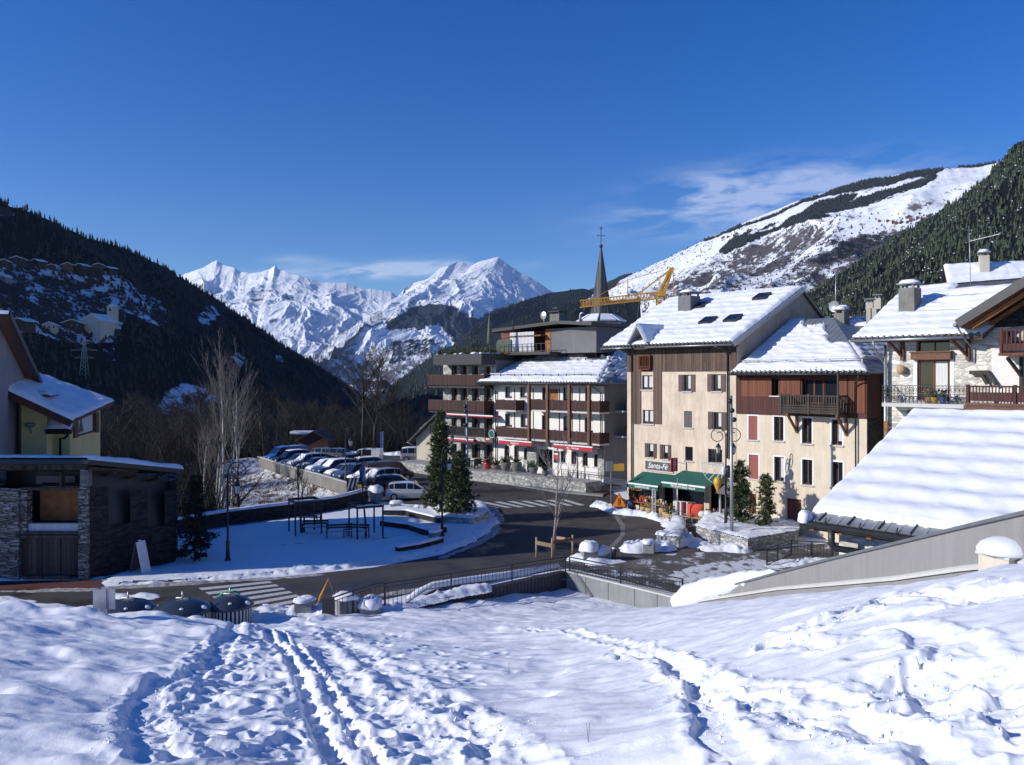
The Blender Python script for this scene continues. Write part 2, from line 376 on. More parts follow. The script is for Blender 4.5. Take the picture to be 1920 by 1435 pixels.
S['stonel']=stone('pale_rubble_stone',(.36,.34,.30),(.60,.57,.51),(.48,.46,.41),1.6,4.0,.6); S['stoned']=stone('dark_and_shaded_stone',(.012,.012,.012),(.035,.034,.033),(.008,.008,.008),2.4,9)
S['ashlar']=stone('wall_blocks',(.30,.28,.26),(.45,.43,.40),(.20,.19,.18),1.4,3.4,.6)
S['wood_dk']=planks('weathered_boards',(.035,.021,.014),(.15,.092,.062),.19); S['wood_red']=planks('red_brown_boards',(.045,.012,.010),(.088,.024,.018),.21)
S['wood_or']=planks('orange_brown_boards',(.11,.032,.014),(.20,.063,.026),.2); S['wood_rail']=planks('balcony_wood',(.034,.014,.012),(.08,.030,.024),.13)
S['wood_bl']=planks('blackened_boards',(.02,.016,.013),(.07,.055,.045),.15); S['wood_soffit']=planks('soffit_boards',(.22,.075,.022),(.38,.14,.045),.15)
S['wood_pale']=simple('pale_timber',(.36,.25,.15),.75,var=.3,stretch=(1,1,1),scale=8); S['wood_brn']=simple('brown_timber',(.13,.058,.034),.7,var=.3,scale=6)
S['wood_barn']=planks('barn_door_boards',(.02,.016,.014),(.085,.072,.064),.22); S['wood_panel']=simple('plywood_orange',(.27,.115,.035),.8,var=.35,scale=2.5)
S['shut_br']=simple('brown_shutter_paint',(.085,.05,.045),.6,var=.2); S['shut_red']=planks('red_shutter_paint',(.27,.075,.06),(.33,.10,.08),.1); S['shut_gr']=simple('grey_shutter_paint',(.09,.078,.075),.6,var=.2)
S['metal']=simple('grey_zinc',(.30,.31,.32),.4,.6,.12); S['metald']=simple('dark_metal',(.035,.035,.038),.45,.3,.2); S['metalg']=simple('galvanised_steel',(.45,.46,.47),.4,.7,.15)
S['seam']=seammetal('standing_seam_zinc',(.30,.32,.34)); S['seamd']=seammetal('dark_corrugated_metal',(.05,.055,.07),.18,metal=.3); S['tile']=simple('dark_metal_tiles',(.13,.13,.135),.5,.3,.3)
S['glass']=glass('window_glass'); S['curtain']=simple('net_curtain',(.62,.62,.60),.9,var=.2,stretch=(8,8,.5)); S['lampglass']=simple('lantern_glass',(.55,.55,.52),.15,var=.1)
S['conc']=plaster('concrete',(.24,.23,.21),.45); S['conc_l']=plaster('pale_concrete',(.27,.285,.285),.25); S['conc_top']=plaster('coping_stone',(.55,.54,.52),.1)
S['awn']=simple('green_canvas',(.008,.10,.075),.8,var=.15,bump=.2,bscale=60); S['awnr']=simple('crimson_canvas',(.42,.02,.045),.8,var=.1); S['whitep']=simple('white_paint',(.75,.75,.74),.5,var=.06)
S['crane']=simple('crane_yellow',(.72,.36,.03),.5,var=.15); S['slate']=seammetal('spire_slate',(.055,.058,.06),.5,metal=.1,rough=.6)
S['bark']=simple('bare_bark',(.04,.032,.031),.9,var=.35,scale=3,bump=.5,bscale=12); S['barkd']=simple('dark_bark',(.045,.036,.032),.9,var=.3); S['birch']=simple('birch_bark',(.55,.52,.47),.8,var=.45,scale=5,stretch=(1,1,5))
S['twig']=simple('fine_twigs',(.014,.012,.012),.95,var=.3); S['birchtw']=simple('birch_twigs',(.17,.15,.14),.9,var=.3); S['barkp']=simple('pale_sapling_bark',(.24,.21,.18),.85,var=.3,scale=6)
def leafm(name,c,var=.5):
    m,t,b=newmat(name); n=nd(t,'ShaderNodeTexNoise',Scale=1.6,Detail=3); lk(t,coords(t),n.inputs['Vector'])
    lk(t,ramp(t,n.outputs[0],[(.3,tuple(x*(1-var) for x in c)),(.7,tuple(x*(1+var) for x in c))]),b.inputs['Base Color']); b.inputs['Roughness'].default_value=.7; return m
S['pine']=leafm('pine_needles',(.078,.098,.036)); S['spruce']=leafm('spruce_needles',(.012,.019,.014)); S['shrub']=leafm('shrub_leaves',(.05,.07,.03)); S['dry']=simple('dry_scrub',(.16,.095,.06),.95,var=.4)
S['red']=simple('red_glaze',(.50,.03,.05),.35,var=.1); S['orange']=simple('sign_orange',(.95,.33,.03),.5,var=.04); S['yel']=simple('sign_yellow',(.60,.36,.04),.5,var=.05)
S['cushion']=simple('red_orange_cloth',(.72,.10,.05),.9,var=.12); S['wicker']=simple('wicker',(.42,.28,.14),.85,var=.35,scale=20); S['black']=simple('black_plastic_and_void',(.02,.02,.022),.4,var=.2)
S['blue']=simple('sign_blue',(.02,.10,.35),.5,var=.08); S['green']=simple('bright_green_plastic',(.02,.30,.12),.4,var=.1); S['lid']=simple('bin_lid_plastic',(.035,.045,.065),.3,var=.1,coat=.2)
S['rubber']=simple('tyre_rubber',(.018,.018,.018),.8,var=.2); S['headl']=simple('headlight_lens',(.6,.6,.6),.1,var=.05); S['taill']=simple('tail_light_lens',(.45,.01,.01),.2,var=.05)
S['tarp']=simple('white_tarpaulin',(.52,.52,.55),.7,var=.15,scale=2,stretch=(4,4,.6)); S['tarpg']=simple('green_tarpaulin',(.07,.09,.07),.7,var=.3,stretch=(4,4,.6))
S['signdk']=simple('dark_blue_paint',(.03,.10,.28),.5,var=.1)
S['embank']=None
def embank():
    m,t,b=newmat('snowy_scrub_bank'); v=coords(t,(1,.45,1),.6)
    n=nd(t,'ShaderNodeTexNoise',Scale=1.1,Detail=9,Roughness=.72); lk(t,v,n.inputs['Vector'])
    lk(t,ramp(t,n.outputs[0],[(.40,(.07,.055,.045)),(.45,(.30,.28,.27)),(.49,(.78,.79,.82))]),b.inputs['Base Color']); b.inputs['Roughness'].default_value=.8
    bp=nd(t,'ShaderNodeBump',Strength=.8,Distance=.25); lk(t,n.outputs[0],bp.inputs['Height']); lk(t,bp.outputs[0],b.inputs['Normal'])
    return m
S['embank']=embank()
def hillmat(name,snow=(.78,.81,.86),forest=(.018,.03,.02),rock=(.14,.13,.125),rock_lo=.45,rock_hi=.6,nscale=.02,bump=.6,bdist=8,scrub=(.10,.075,.065),speck=.0):
    """snow / rock by slope / woodland by the 'forest' attribute, scrub by the 'scrub' attribute"""
    m,t,b=newmat(name); v=coords(t)
    g=nd(t,'ShaderNodeNewGeometry'); sp=nd(t,'ShaderNodeSeparateXYZ'); lk(t,g.outputs['Normal'],sp.inputs[0])
    n=nd(t,'ShaderNodeTexNoise',Scale=nscale,Detail=9,Roughness=.65); lk(t,v,n.inputs['Vector'])
    a=nd(t,'ShaderNodeMath',operation='MULTIPLY_ADD'); lk(t,n.outputs[0],a.inputs[0]); a.inputs[1].default_value=-1.5; a2=nd(t,'ShaderNodeMath',operation='ADD'); lk(t,sp.outputs[2],a2.inputs[0]); a2.inputs[1].default_value=.75; lk(t,a2.outputs[0],a.inputs[2])
    rk=ramp(t,a.outputs[0],[(rock_lo,(1,1,1)),(rock_hi,(0,0,0))])
    m1=nd(t,'ShaderNodeMixRGB'); lk(t,rk,m1.inputs[0]); m1.inputs[1].default_value=c3(snow); m1.inputs[2].default_value=c3(rock)
    at2=nd(t,'ShaderNodeAttribute',attribute_name='scrub')
    n3=nd(t,'ShaderNodeTexNoise',Scale=nscale*2.2,Detail=9,Roughness=.8); lk(t,v,n3.inputs['Vector'])
    ad=nd(t,'ShaderNodeMath',operation='MULTIPLY_ADD'); lk(t,n3.outputs[0],ad.inputs[0]); ad.inputs[1].default_value=2.4; ad0=nd(t,'ShaderNodeMath',operation='SUBTRACT'); lk(t,at2.outputs['Fac'],ad0.inputs[0]); ad0.inputs[1].default_value=.64; lk(t,ad0.outputs[0],ad.inputs[2])
    sc=ramp(t,ad.outputs[0],[(.80,(0,0,0)),(.92,(1,1,1))])
    m2=nd(t,'ShaderNodeMixRGB'); lk(t,sc,m2.inputs[0]); lk(t,m1.outputs[0],m2.inputs[1]); m2.inputs[2].default_value=c3(scrub)
    at=nd(t,'ShaderNodeAttribute',attribute_name='forest'); n2=nd(t,'ShaderNodeTexNoise',Scale=nscale*5,Detail=6,Roughness=.7); lk(t,v,n2.inputs['Vector'])
    s2=nd(t,'ShaderNodeMath',operation='MULTIPLY_ADD'); lk(t,n2.outputs[0],s2.inputs[0]); s2.inputs[1].default_value=.9; lk(t,at.outputs['Fac'],s2.inputs[2])
    fr=ramp(t,s2.outputs[0],[(.86,(0,0,0)),(.94,(1,1,1))])
    m3=nd(t,'ShaderNodeMixRGB'); lk(t,fr,m3.inputs[0]); lk(t,m2.outputs[0],m3.inputs[1]); m3.inputs[2].default_value=c3(forest)
    lk(t,m3.outputs[0],b.inputs['Base Color']); b.inputs['Roughness'].default_value=.85; b.inputs['Specular IOR Level'].default_value=.15
    bp=nd(t,'ShaderNodeBump',Strength=bump,Distance=bdist); lk(t,n.outputs[0],bp.inputs['Height']); lk(t,bp.outputs[0],b.inputs['Normal'])
    return m
# ================================================================ far land
def interp_sil(sil,n):
    a=np.array(sil,float); px=np.linspace(a[0,0],a[-1,0],n)
    return px,np.interp(px,a[:,0],a[:,1]),np.interp(px,a[:,0],a[:,2])
HILLS={}
def ridge(name,sil,D,L,zf,amp,ns,nu,nv,mat,maskf=None,seed=0,pw=1.0,silamp=2.,silf=.05,back=.25,octv=6,lin=None,kind='structure',Lf=None,warp=0,sharp=True):
    px,py,Y=interp_sil(sil,nu)
    dz=-fbm(px*silf,px*0,5,seed+5)*silamp*Y/F
    ker=np.hanning(int(nu*.16)//2*2+1); ker/=ker.sum(); pysm=np.convolve(np.pad(py,len(ker)//2,mode='edge'),ker,'valid'); pysm=np.maximum(pysm,py)if False else pysm
    dz=dz+(pysm-py)*Y/F if sharp else dz
    R=np.stack([(px-960)/F*Y,Y,H-((pysm if sharp else py)-HY)/F*Y],-1)
    D=np.array(D,float); D/=np.hypot(*D)
    vv=np.concatenate([[-back,-back*.3],np.linspace(0,1,nv)**1.15]); 
    Lu=L if Lf is None else Lf(px)
    Vv,_=np.meshgrid(vv,px,indexing='xy'); Lm=np.broadcast_to(np.reshape(Lu,(-1,1)),Vv.shape) if np.ndim(Lu) else L
    X=R[:,None,0]+D[0]*Lm*Vv; Yy=R[:,None,1]+D[1]*Lm*Vv
    vc=np.clip(Vv,0,1)
    if lin is not None: Z=R[:,None,2]-lin*Lm*vc
    else: Z=R[:,None,2]+(zf-R[:,None,2])*vc**pw
    Z=np.where(Vv<0,Z+Vv*Lm*.8,Z)+dz[:,None]*np.exp(-np.abs(Vv)*(16 if sharp else 14))
    wx=fbm(X/ns*.7,Yy/ns*.7,3,seed+91)*warp
    r=ridged(X/ns+wx,Yy/ns+wx,octv,seed) if octv<8 else rid2(X/ns+wx,Yy/ns+wx,octv,seed)+.15
    win=sst(0,.22,vc) if octv<8 else sst(-.02,.07,vc)*(.35+.65*sst(0,.25,vc))
    Z=Z+amp*((r-.85)*win)
    pxx=960+F*X/np.maximum(Yy,1); pyy=HY-F*(Z-H)/np.maximum(Yy,1)
    fo=np.zeros(X.shape); scb=np.zeros(X.shape)
    if maskf: fo,scb=maskf(pxx,pyy,X,Yy,Z)
    V=np.stack([X,Yy,Z],-1).reshape(-1,3)
    o=npmesh(name,V,gridfaces(nu,len(vv)),mat,attrs={'forest':fo.ravel(),'scrub':scb.ravel()})
    tag(o,kind=kind)
    HILLS[name+str(seed)]=(V,fo.ravel(),pxx.ravel(),pyy.ravel(),Vv.ravel(),o,(nu,len(vv)))
    return o
def cones(name,P,h,r,mat,label=None,cat=None,kind='stuff',k=5):
    n=len(P); a=np.arange(k)/k*2*np.pi; 
    ja=rng.uniform(0,6,n)[:,None]+a[None]
    V=[];Fq=[]; per=2*(k+1)
    vs=np.zeros((n,per,3))
    for t,(z0,z1,rr) in enumerate([(.05,.72,1.0),(.42,1.0,.62)]):
        b=t*(k+1); jit=rng.uniform(.75,1.25,(n,k))
        vs[:,b:b+k,0]=P[:,0:1]+np.cos(ja)*r[:,None]*rr*jit; vs[:,b:b+k,1]=P[:,1:2]+np.sin(ja)*r[:,None]*rr*jit; vs[:,b:b+k,2]=P[:,2:3]+h[:,None]*z0
        vs[:,b+k]=P+np.stack([0*h,0*h,h*z1],-1)
        f=np.array([[b+j,b+(j+1)%k,b+k] for j in range(k)]); Fq.append((np.arange(n)[:,None,None]*per+f[None]).reshape(-1,3))
    o=npmesh(name,vs.reshape(-1,3),np.concatenate(Fq),mat,smooth=False); tag(o,label,cat,kind=kind); return o
def scatter(key,n,th=.5,cond=None,vmax=2,jit=1.,mat=None):
    V,fo,pxx,pyy,vv,o,(nu,nv)=HILLS[key]
    k=(fo>th)&(vv>=0)&(vv<vmax)
    if cond is not None: k&=cond(pxx,pyy)
    idx=np.where(k)[0]
    if len(idx)==0: return np.zeros((0,3))
    # weight by nearby cell size so the wood is even on the ground
    G=V.reshape(nu,nv,3); du=np.linalg.norm(np.roll(G,-1,0)-G,axis=2)[:,:]; dv=np.linalg.norm(np.roll(G,-1,1)-G,axis=2); ar=(np.minimum(du,200)*np.minimum(dv,200)).ravel()[idx]
    ar/= V[idx,1]**1.0
    c=rng.choice(idx,n,p=ar/ar.sum()); 
    nb=np.where(rng.random(n)<.5,1,nv); c2=np.clip(c+nb,0,len(V)-1)
    t=rng.random(n)[:,None]; Pp=V[c]*(1-t)+V[c2]*t
    bad=np.abs(Pp[:,1]-V[c,1])>300; Pp[bad]=V[c[bad]]
    return Pp
MH={}
MH['peak']=hillmat('high_mountain_snow',rock=(.13,.125,.13),rock_lo=.30,rock_hi=.42,nscale=.0045,bump=.8,bdist=20,forest=(.02,.03,.045),scrub=(.13,.125,.135))
MH['mid']=hillmat('mid_mountain_snow',rock=(.15,.14,.14),rock_lo=.36,rock_hi=.48,nscale=.012,bump=.7,bdist=10,forest=(.012,.018,.018),scrub=(.085,.075,.078))
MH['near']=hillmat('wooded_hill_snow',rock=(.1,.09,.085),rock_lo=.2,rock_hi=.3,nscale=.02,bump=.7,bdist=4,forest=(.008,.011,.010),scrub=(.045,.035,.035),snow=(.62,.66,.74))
def pmask(pts,soft=6):
    """soft mask of a region given by its outline in the photograph"""
    def f(px,py):
        ins=inpoly(px,py,pts); d,_=polydist(px,py,list(pts)+[pts[0]])
        return np.clip(.5+np.where(ins,d,-d)/(2*soft),0,1)
    return f
# --- left snowy massif
def mk1(px,py,X,Y,Z):
    n=fbm(X/900,Y/900,5,3)
    fo=.35*sst(600,690,py+n*45)*sst(560,700,px); 
    return fo*0+np.clip(pmask([(640,600),(760,560),(800,640),(720,660),(650,720),(560,690)],22)(px,py)*.25,0,1),np.clip(sst(590,680,py)*.22,0,.5)
ridge('mountain',[(150,560,9500),(300,525,9500),(345,514,9500),(372,505,9400),(396,494,9400),(407,489,9400),(418,497,9400),(440,503,9300),(452,511,9300),(480,511,9200),(505,507,9200),(515,497,9100),(524,507,9100),(560,515,9000),(585,524,9000),(610,531,9000),(650,528,9000),(680,541,9000),(712,545,9000),(735,549,9000),(780,575,9000),(840,600,9000),(900,640,9000)],
 (.18,-1),2300,-120,240,720,800,420,MH['peak'],mk1,seed=21,pw=1.0,silamp=3.0,silf=.06,warp=.6,octv=8)
# --- right snowy massif with the sharp peak
def mk2(px,py,X,Y,Z):
    n=fbm(X/420,Y/420,5,8)*16
    a=pmask([(720,600),(790,572),(850,570),(880,590),(905,600),(930,585),(960,570),(1000,575),(1040,560),(1040,690),(860,690),(850,640),(820,610),(760,620),(715,622)],7)(px+n,py+n)
    b=pmask([(735,640),(790,628),(850,640),(800,668),(760,690),(730,690)],8)(px+n,py+n)
    return np.clip(a*.62+b*.5,0,1),np.clip(.02+.3*sst(610,690,py),0,.6)
ridge('mountain',[(560,720,6300),(590,690,6400),(640,655,6600),(690,622,6800),(730,596,7000),(748,570,7300),(758,540,7700),(775,530,7800),(790,527,7800),(806,519,7800),(826,503,7900),(842,497,7900),(858,490,8000),(872,494,8000),(884,498,8000),(900,490,8000),(918,486,8000),(935,482,8000),(950,492,8000),(972,509,8000),(1000,522,8000),(1035,546,8000),(1080,570,8000),(1140,600,8000)],
 (-.35,-1),2500,-160,260,680,800,460,MH['peak'],mk2,seed=43,pw=.95,silamp=2.2,silf=.07,warp=.6,octv=8)
# --- mid ridge, forest dark blue, right of the peak
def mk3(px,py,X,Y,Z):
    n=fbm(X/260,Y/260,5,12)*14
    s=pmask([(1090,592),(1105,565),(1130,548),(1180,530),(1300,470),(1300,600),(1240,600),(1150,600)],8)(px+n,py+n)
    s2=pmask([(870,650),(960,600),(1010,612),(920,665)],6)(px+n,py+n)
    return np.clip(.95-1.0*s-.8*s2,0,1),.25+.2*n/14
ridge('mountain',[(760,720,4200),(800,690,4200),(850,650,4300),(885,615,4300),(920,590,4400),(950,577,4500),(985,563,4600),(1030,549,4700),(1060,546,4700),(1095,541,4700),(1130,549,4700),(1200,575,4700),(1300,620,4700)],
 (-.25,-1),1500,-180,300,420,280,160,MH['mid'],mk3,seed=61,pw=.9,silamp=1.5)
# --- the long snowy slope on the right
def mk4(px,py,X,Y,Z):
    n=fbm(X/160,Y/160,6,15); n2=fbm(X/500,Y/500,4,33)
    k=n*12
    band1=pmask([(1100,545),(1230,480),(1370,425),(1500,375),(1640,330),(1860,300),(1870,306),(1700,333),(1560,368),(1500,384),(1380,430),(1300,458),(1190,512),(1120,560)],4)(px+k,py+k*.9)
    f2=pmask([(1345,468),(1420,430),(1540,385),(1600,362),(1690,338),(1770,325),(1740,350),(1640,380),(1560,410),(1440,440),(1400,465),(1350,480)],8)(px+k*2.2,py+k*1.5)
    f3=pmask([(1500,485),(1560,455),(1640,430),(1700,440),(1620,475),(1530,500)],7)(px+k,py+k)
    f4=pmask([(1160,600),(1260,575),(1350,545),(1450,520),(1560,500),(1560,640),(1160,640)],10)(px+k,py+k)
    silx=[980,1040,1100,1160,1200,1260,1330,1400,1460,1500,1560,1620,1690,1760,1840,1880]; sily=[600,575,548,522,508,480,446,415,391,376,357,340,326,317,310,303]
    dpt=py-np.interp(px,silx,sily); below=sst(25,95,dpt+n2*30)*(1-.75*sst(1480,1650,px)*(1-sst(75,140,dpt+n2*30)))
    fo=np.clip(band1*.75+f2*(.78+.5*n)+f3*.5+f4*.42,0,1)
    scb=np.clip(.04+.52*below*(.75+n*1.1)+f3*.3+.10*np.clip(n+.1,0,1),0,.7)
    return fo,scb
ridge('mountain',[(980,600,5200),(1040,575,5200),(1100,548,5100),(1160,522,5000),(1200,508,4900),(1260,480,4700),(1330,446,4500),(1400,415,4300),(1460,391,4200),(1500,376,4100),(1560,357,4000),(1620,340,3900),(1690,326,3800),(1760,317,3700),(1840,310,3600),(1880,303,3500),(1960,270,3400),(2100,230,3300),(2500,120,3000)],
 (-.42,-1),3000,-170,170,520,620,300,MH['mid'],mk4,seed=75,pw=.95,silamp=1.8,silf=.08,warp=.3)
# --- low dark hills in the notch
ridge('hill',[(600,760,2600),(700,745,2600),(728,726,2600),(760,705,2500),(790,682,2500),(830,655,2400),(880,635,2300),(960,600,2200),(1060,570,2200),(1200,560,2200)],
 (-.2,-1),900,-150,160,220,190,110,MH['mid'],lambda px,py,X,Y,Z:(np.clip(.80+.5*fbm(X/120,Y/120,5,71),0,1),np.full(px.shape,.3)),seed=81,silamp=1.5)
ridge('hill',[(660,790,1500),(720,765,1500),(770,738,1450),(800,720,1400),(830,700,1350),(900,670,1300),(1000,640,1300),(1200,640,1300)],
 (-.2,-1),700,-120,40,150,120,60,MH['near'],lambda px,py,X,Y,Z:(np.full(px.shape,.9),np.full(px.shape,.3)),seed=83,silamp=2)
# --- wooded hill on the right
def mk7(px,py,X,Y,Z):
    n=fbm(X/60,Y/60,5,19)
    return np.clip(.93+.2*n-.25*sst(330,280,py)*sst(1880,1910,px),0,1),.3+0*px
ridge('hill',[(1300,700,1350),(1400,640,1300),(1470,590,1250),(1500,572,1200),(1530,545,1150),(1565,518,1100),(1600,497,1080),(1650,462,1050),(1700,432,1000),(1760,398,950),(1800,372,920),(1845,338,900),(1880,300,880),(1900,274,870),(1920,262,860),(1980,215,840),(2100,150,800),(2600,-60,700)],
 (-.75,-.66),520,-20,30,110,340,200,MH['near'],mk7,seed=91,silamp=4,silf=.08,pw=.9)
# --- shaded wooded hill on the left
def mk8(px,py,X,Y,Z):
    n=fbm(X/45,Y/45,6,23); n2=fbm(X/110,Y/110,5,29); k=n*13
    P=[]
    P.append(pmask([(-300,470),(60,492),(130,490),(215,508),(255,540),(262,560),(300,572),(330,590),(300,612),(240,590),(215,640),(150,650),(60,620),(-300,620)],9)(px+k,py+k))
    P.append(pmask([(250,545),(300,560),(300,572),(250,560)],4)(px+k*.5,py+k*.5)*.8)
    P.append(pmask([(-20,385),(15,388),(28,400),(20,407),(-20,400)],4)(px+k*.5,py+k*.5))
    P.append(pmask([(375,590),(400,570),(415,590),(395,610),(370,612)],5)(px+k,py+k)*.8)
    P.append(pmask([(430,668),(455,662),(470,680),(445,690)],4)(px+k,py+k)*.8)
    P.append(pmask([(505,655),(530,668),(555,690),(520,680)],4)(px+k,py+k)*.7)
    P.append(pmask([(340,720),(390,728),(440,770),(400,800),(350,780),(300,800),(300,760)],12)(px+k*2,py+k*2)*.75)
    P.append(pmask([(120,640),(220,640),(260,700),(150,700)],14)(px+k*2,py+k*2)*.45)
    sn=np.clip(np.max(np.stack(P),0),0,1)
    return np.clip(.97-sn*1.0+.10*n2,0,1),np.clip(.33+.35*n2,0,.7)
ridge('hill',[(-1400,60,420),(-900,170,480),(-500,250,560),(-200,325,640),(0,378,700),(60,398,720),(120,428,750),(180,452,790),(240,470,830),(290,492,880),(340,521,940),(400,560,1010),(450,592,1080),(500,628,1160),(545,656,1260),(590,682,1370),(640,715,1500),(700,760,1650),(800,800,1800)],
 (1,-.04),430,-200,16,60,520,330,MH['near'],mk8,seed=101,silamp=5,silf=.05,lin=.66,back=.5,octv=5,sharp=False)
# conifers
K='hill101'
Pp=scatter(K,900,-1,cond=lambda a,b:(a>-40)&(a<330)&(b>470)&(b<650)); cones('hill_bushes',Pp-np.array([0,0,.5]),rng.uniform(1.5,5,len(Pp)),rng.uniform(1.,2.6,len(Pp)),S['barkd'],'dark bare bushes dotted over the shaded snow meadow','bushes')
Pp=scatter(K,24000,.80); hh=rng.uniform(2.8,7.5,len(Pp)); hh*=np.where(rng.random(len(Pp))<.2,.6,1)
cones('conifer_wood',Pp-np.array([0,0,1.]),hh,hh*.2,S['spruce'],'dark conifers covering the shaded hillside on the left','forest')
V,fo,pxx,pyy,vv,o,sh=HILLS[K]; top=np.where((vv==0)&(pxx>-60)&(pxx<720))[0]; c=rng.choice(top,480); Pp=V[c]+rng.normal(0,2.5,(480,3))*[1,1,.2]; hh=rng.uniform(2.5,7.5,480)*np.where(rng.random(480)<.1,1.4,1)
cones('ridge_conifers',Pp-np.array([0,0,2]),hh,hh*.17,S['spruce'],'spiky conifers along the crest of the shaded left hill','forest')
for kk,nn,h0,h1 in (('mountain61',9000,9,17),('hill81',5000,7,13),('hill83',3500,6,11)):
    Pp=scatter(kk,nn,.6); hh=rng.uniform(h0,h1,len(Pp)); cones('valley_forest',Pp-np.array([0,0,1.5]),hh,hh*.3,S['spruce'],{'mountain61':'dark blue forest on the ridge below the sharp peak','hill81':'forest on the low hill in the notch of the valley','hill83':'dark forest on the nearest low hill behind the hotel'}[kk],'forest')
S['pinesnow']=simple('dusted_pine_needles',(.040,.058,.030),.8,var=.5,scale=.25)
Pp=scatter('hill91',34000,.7); hh=rng.uniform(2.6,7.0,len(Pp))*np.where(rng.random(len(Pp))<.12,1.35,1)
cones('pine_wood',Pp-np.array([0,0,.6]),hh,hh*.25,S['pinesnow'],'green pine wood on the steep hill behind the stone house','forest')
Pp=scatter('hill91',800,.6,cond=lambda a,b:(a>1380)&(a<2000)); cones('snowy_tufts',Pp+np.array([-1,-2,3.5]),rng.uniform(.4,1.3,len(Pp)),rng.uniform(.4,1.1,len(Pp)),S['snow'],'clumps of snow caught on the pines of the right hill','snow',k=4)
Pp=scatter('mountain75',14000,.55); hh=rng.uniform(8,15,len(Pp))
cones('far_forest',Pp-np.array([0,0,2.]),hh,hh*.33,S['spruce'],'dark strips of forest on the long snowy slope','forest')
Pp=scatter('mountain75',11000,-1,cond=lambda a,b:(b>400)&(b>650-.16*a+0*a)&(a<1800)); hh=rng.uniform(5,11,len(Pp))
cones('far_scattered_trees',Pp-np.array([0,0,1.]),hh,hh*.35,S['twig'],'scattered bare trees dotting the snowy slope','trees')
# ================================================================ village ground
W1=gp(605,1168); W2=gp(1062,1072); W3=gp(1264,1121)
edge=[(-120,62),(-40,60)]+[tuple(gp(*p)[:2]) for p in [(330,1002),(430,984),(560,968),(640,955),(690,941),(702,932)]]+[(-13.9,74.5),(-31,100),(-12,119),(20,128),(150,150)]
plateau=edge+[(150,-20),(-120,-20)]
nx,ny=230,230
gx=np.linspace(-330,170,nx); gy=np.linspace(40,1,1); gy=44+np.linspace(0,1,ny)**1.7*700
X,Y=np.meshgrid(gx,gy,indexing='ij'); d,_=polydist(X,Y,edge); ins=inpoly(X,Y,plateau)
Z=np.where(ins,-.35-.02*d*0,-1.2-.13*np.minimum(d,25)-.36*np.maximum(d-25,0))
Z=Z+np.where(ins,0,(fbm(X/9,Y/9,5,7)*1.2+fbm(X/40,Y/40,3,8)*3)*sst(1,14,d))
Z=Z-sst(-27,-60,X)*sst(110,60,Y)*7
Z=np.where(ins,np.minimum(Z,-.35),Z); Z=np.maximum(Z,-190)
o=npmesh('valley_slope',np.stack([X,Y,Z],-1).reshape(-1,3),gridfaces(nx,ny),S['embank']); tag(o,kind='structure')
# big sheet out to the horizon, in the valley bottom
o=MB().quad((-30000,-3000,-215),(30000,-3000,-215),(30000,30000,-215),(-30000,30000,-215)).build('ground',S['snow']); tag(o,kind='structure')
# the hillside the photographer stands on, continued behind and beside him
nx,ny=60,60
X,Y=np.meshgrid(np.linspace(-90,110,nx),np.linspace(-90,30,ny),indexing='ij')
Z=8.8-.244*Y-1.2+fbm(X/12,Y/12,3,5)*.3+sst(-14,-40,X)*0
Z=np.minimum(Z,8.9+.03*np.maximum(-Y,0)+0*X); Z=Z-sst(8,16,X)*sst(-8,4,Y)*14-sst(14,20,-X)*sst(0,20,Y)*3
o=npmesh('hillside_behind',np.stack([X,Y,Z],-1).reshape(-1,3),gridfaces(nx,ny),S['snow']); tag(o,kind='structure')
def sheet(name,pts,z,mat,z0=None,px=True):
    P=[gp(*p,z) if px else Vector((p[0],p[1],z)) for p in pts]
    m=MB()
    if z0 is None:
        t=tessellate_polygon([[Vector((p.x,p.y,0)) for p in P]])
        fs=[]
        for q in t:
            a,b,c=[P[i] for i in q]; fs.append(q if (b-a).cross(c-a).z>0 else q[::-1])
        m.add(P,fs)
    else: m.prism([(p.x,p.y) for p in P],z0,z)
    o=m.build(name,mat); tag(o,kind='structure'); return o
gpts=edge[1:]+[(150,20),(9.6,20),(7.75,W3.y-.1),(W3.x,W3.y),(W2.x,W2.y),(W1.x,W1.y),(-8.6,30),(-120,30)]
sheet('snow_ground',[(-120,62)]+gpts,-.02,S['snow'],px=False)
# asphalt: road, parking, plaza
road=[(-700,1230),(150,1200),(320,1180),(470,1163),(560,1147),(606,1150),(800,1106),(1062,1066),(1090,1070),(1290,1118),(1345,1110),(1500,1130),(1800,1130),(1750,1060),(1600,1022),(1560,1018),(1430,1030),(1350,1028),(1300,1034),
 (1285,1005),(1290,985),(1330,975),(1385,972),(1380,962),(1200,945),(1175,938),(1150,925),(1040,918),(960,905),(880,889),(860,873),(830,858),(720,852),(600,849),(480,863),(530,885),(600,905),(668,927),(700,938),(760,945),(810,948),(880,940),(925,955),(938,975),(925,995),(890,1014),(830,1040),(700,1064),(560,1079),(400,1093),(180,1104),(0,1110),(-700,1118)]
sheet('road',road,0,S['asphalt'])
sheet('pavement',[(1175,970),(1230,962),(1300,985),(1340,1000),(1330,1028),(1290,1040),(1245,1030),(1180,1030),(1150,1036),(1130,1050),(1090,1064),(1075,1058),(1110,1040),(1150,1020),(1165,1000),(1168,985)],.008,S['asphalt2'])
def rag(P,n=9,a=5,seed=1):
    q=random.Random(seed); o=[]
    for (x0,y0),(x1,y1) in zip(P,P[1:]+P[:1]):
        for i in range(n): t=i/n; o.append((x0+(x1-x0)*t+q.uniform(-a,a)*1.6,y0+(y1-y0)*t+q.uniform(-a,a)*.45))
    return o
sheet('snow_patch',rag([(1250,1080),(1290,1064),(1345,1056),(1420,1046),(1480,1075),(1440,1105),(1340,1106),(1285,1106)]),.02,S['thin'])
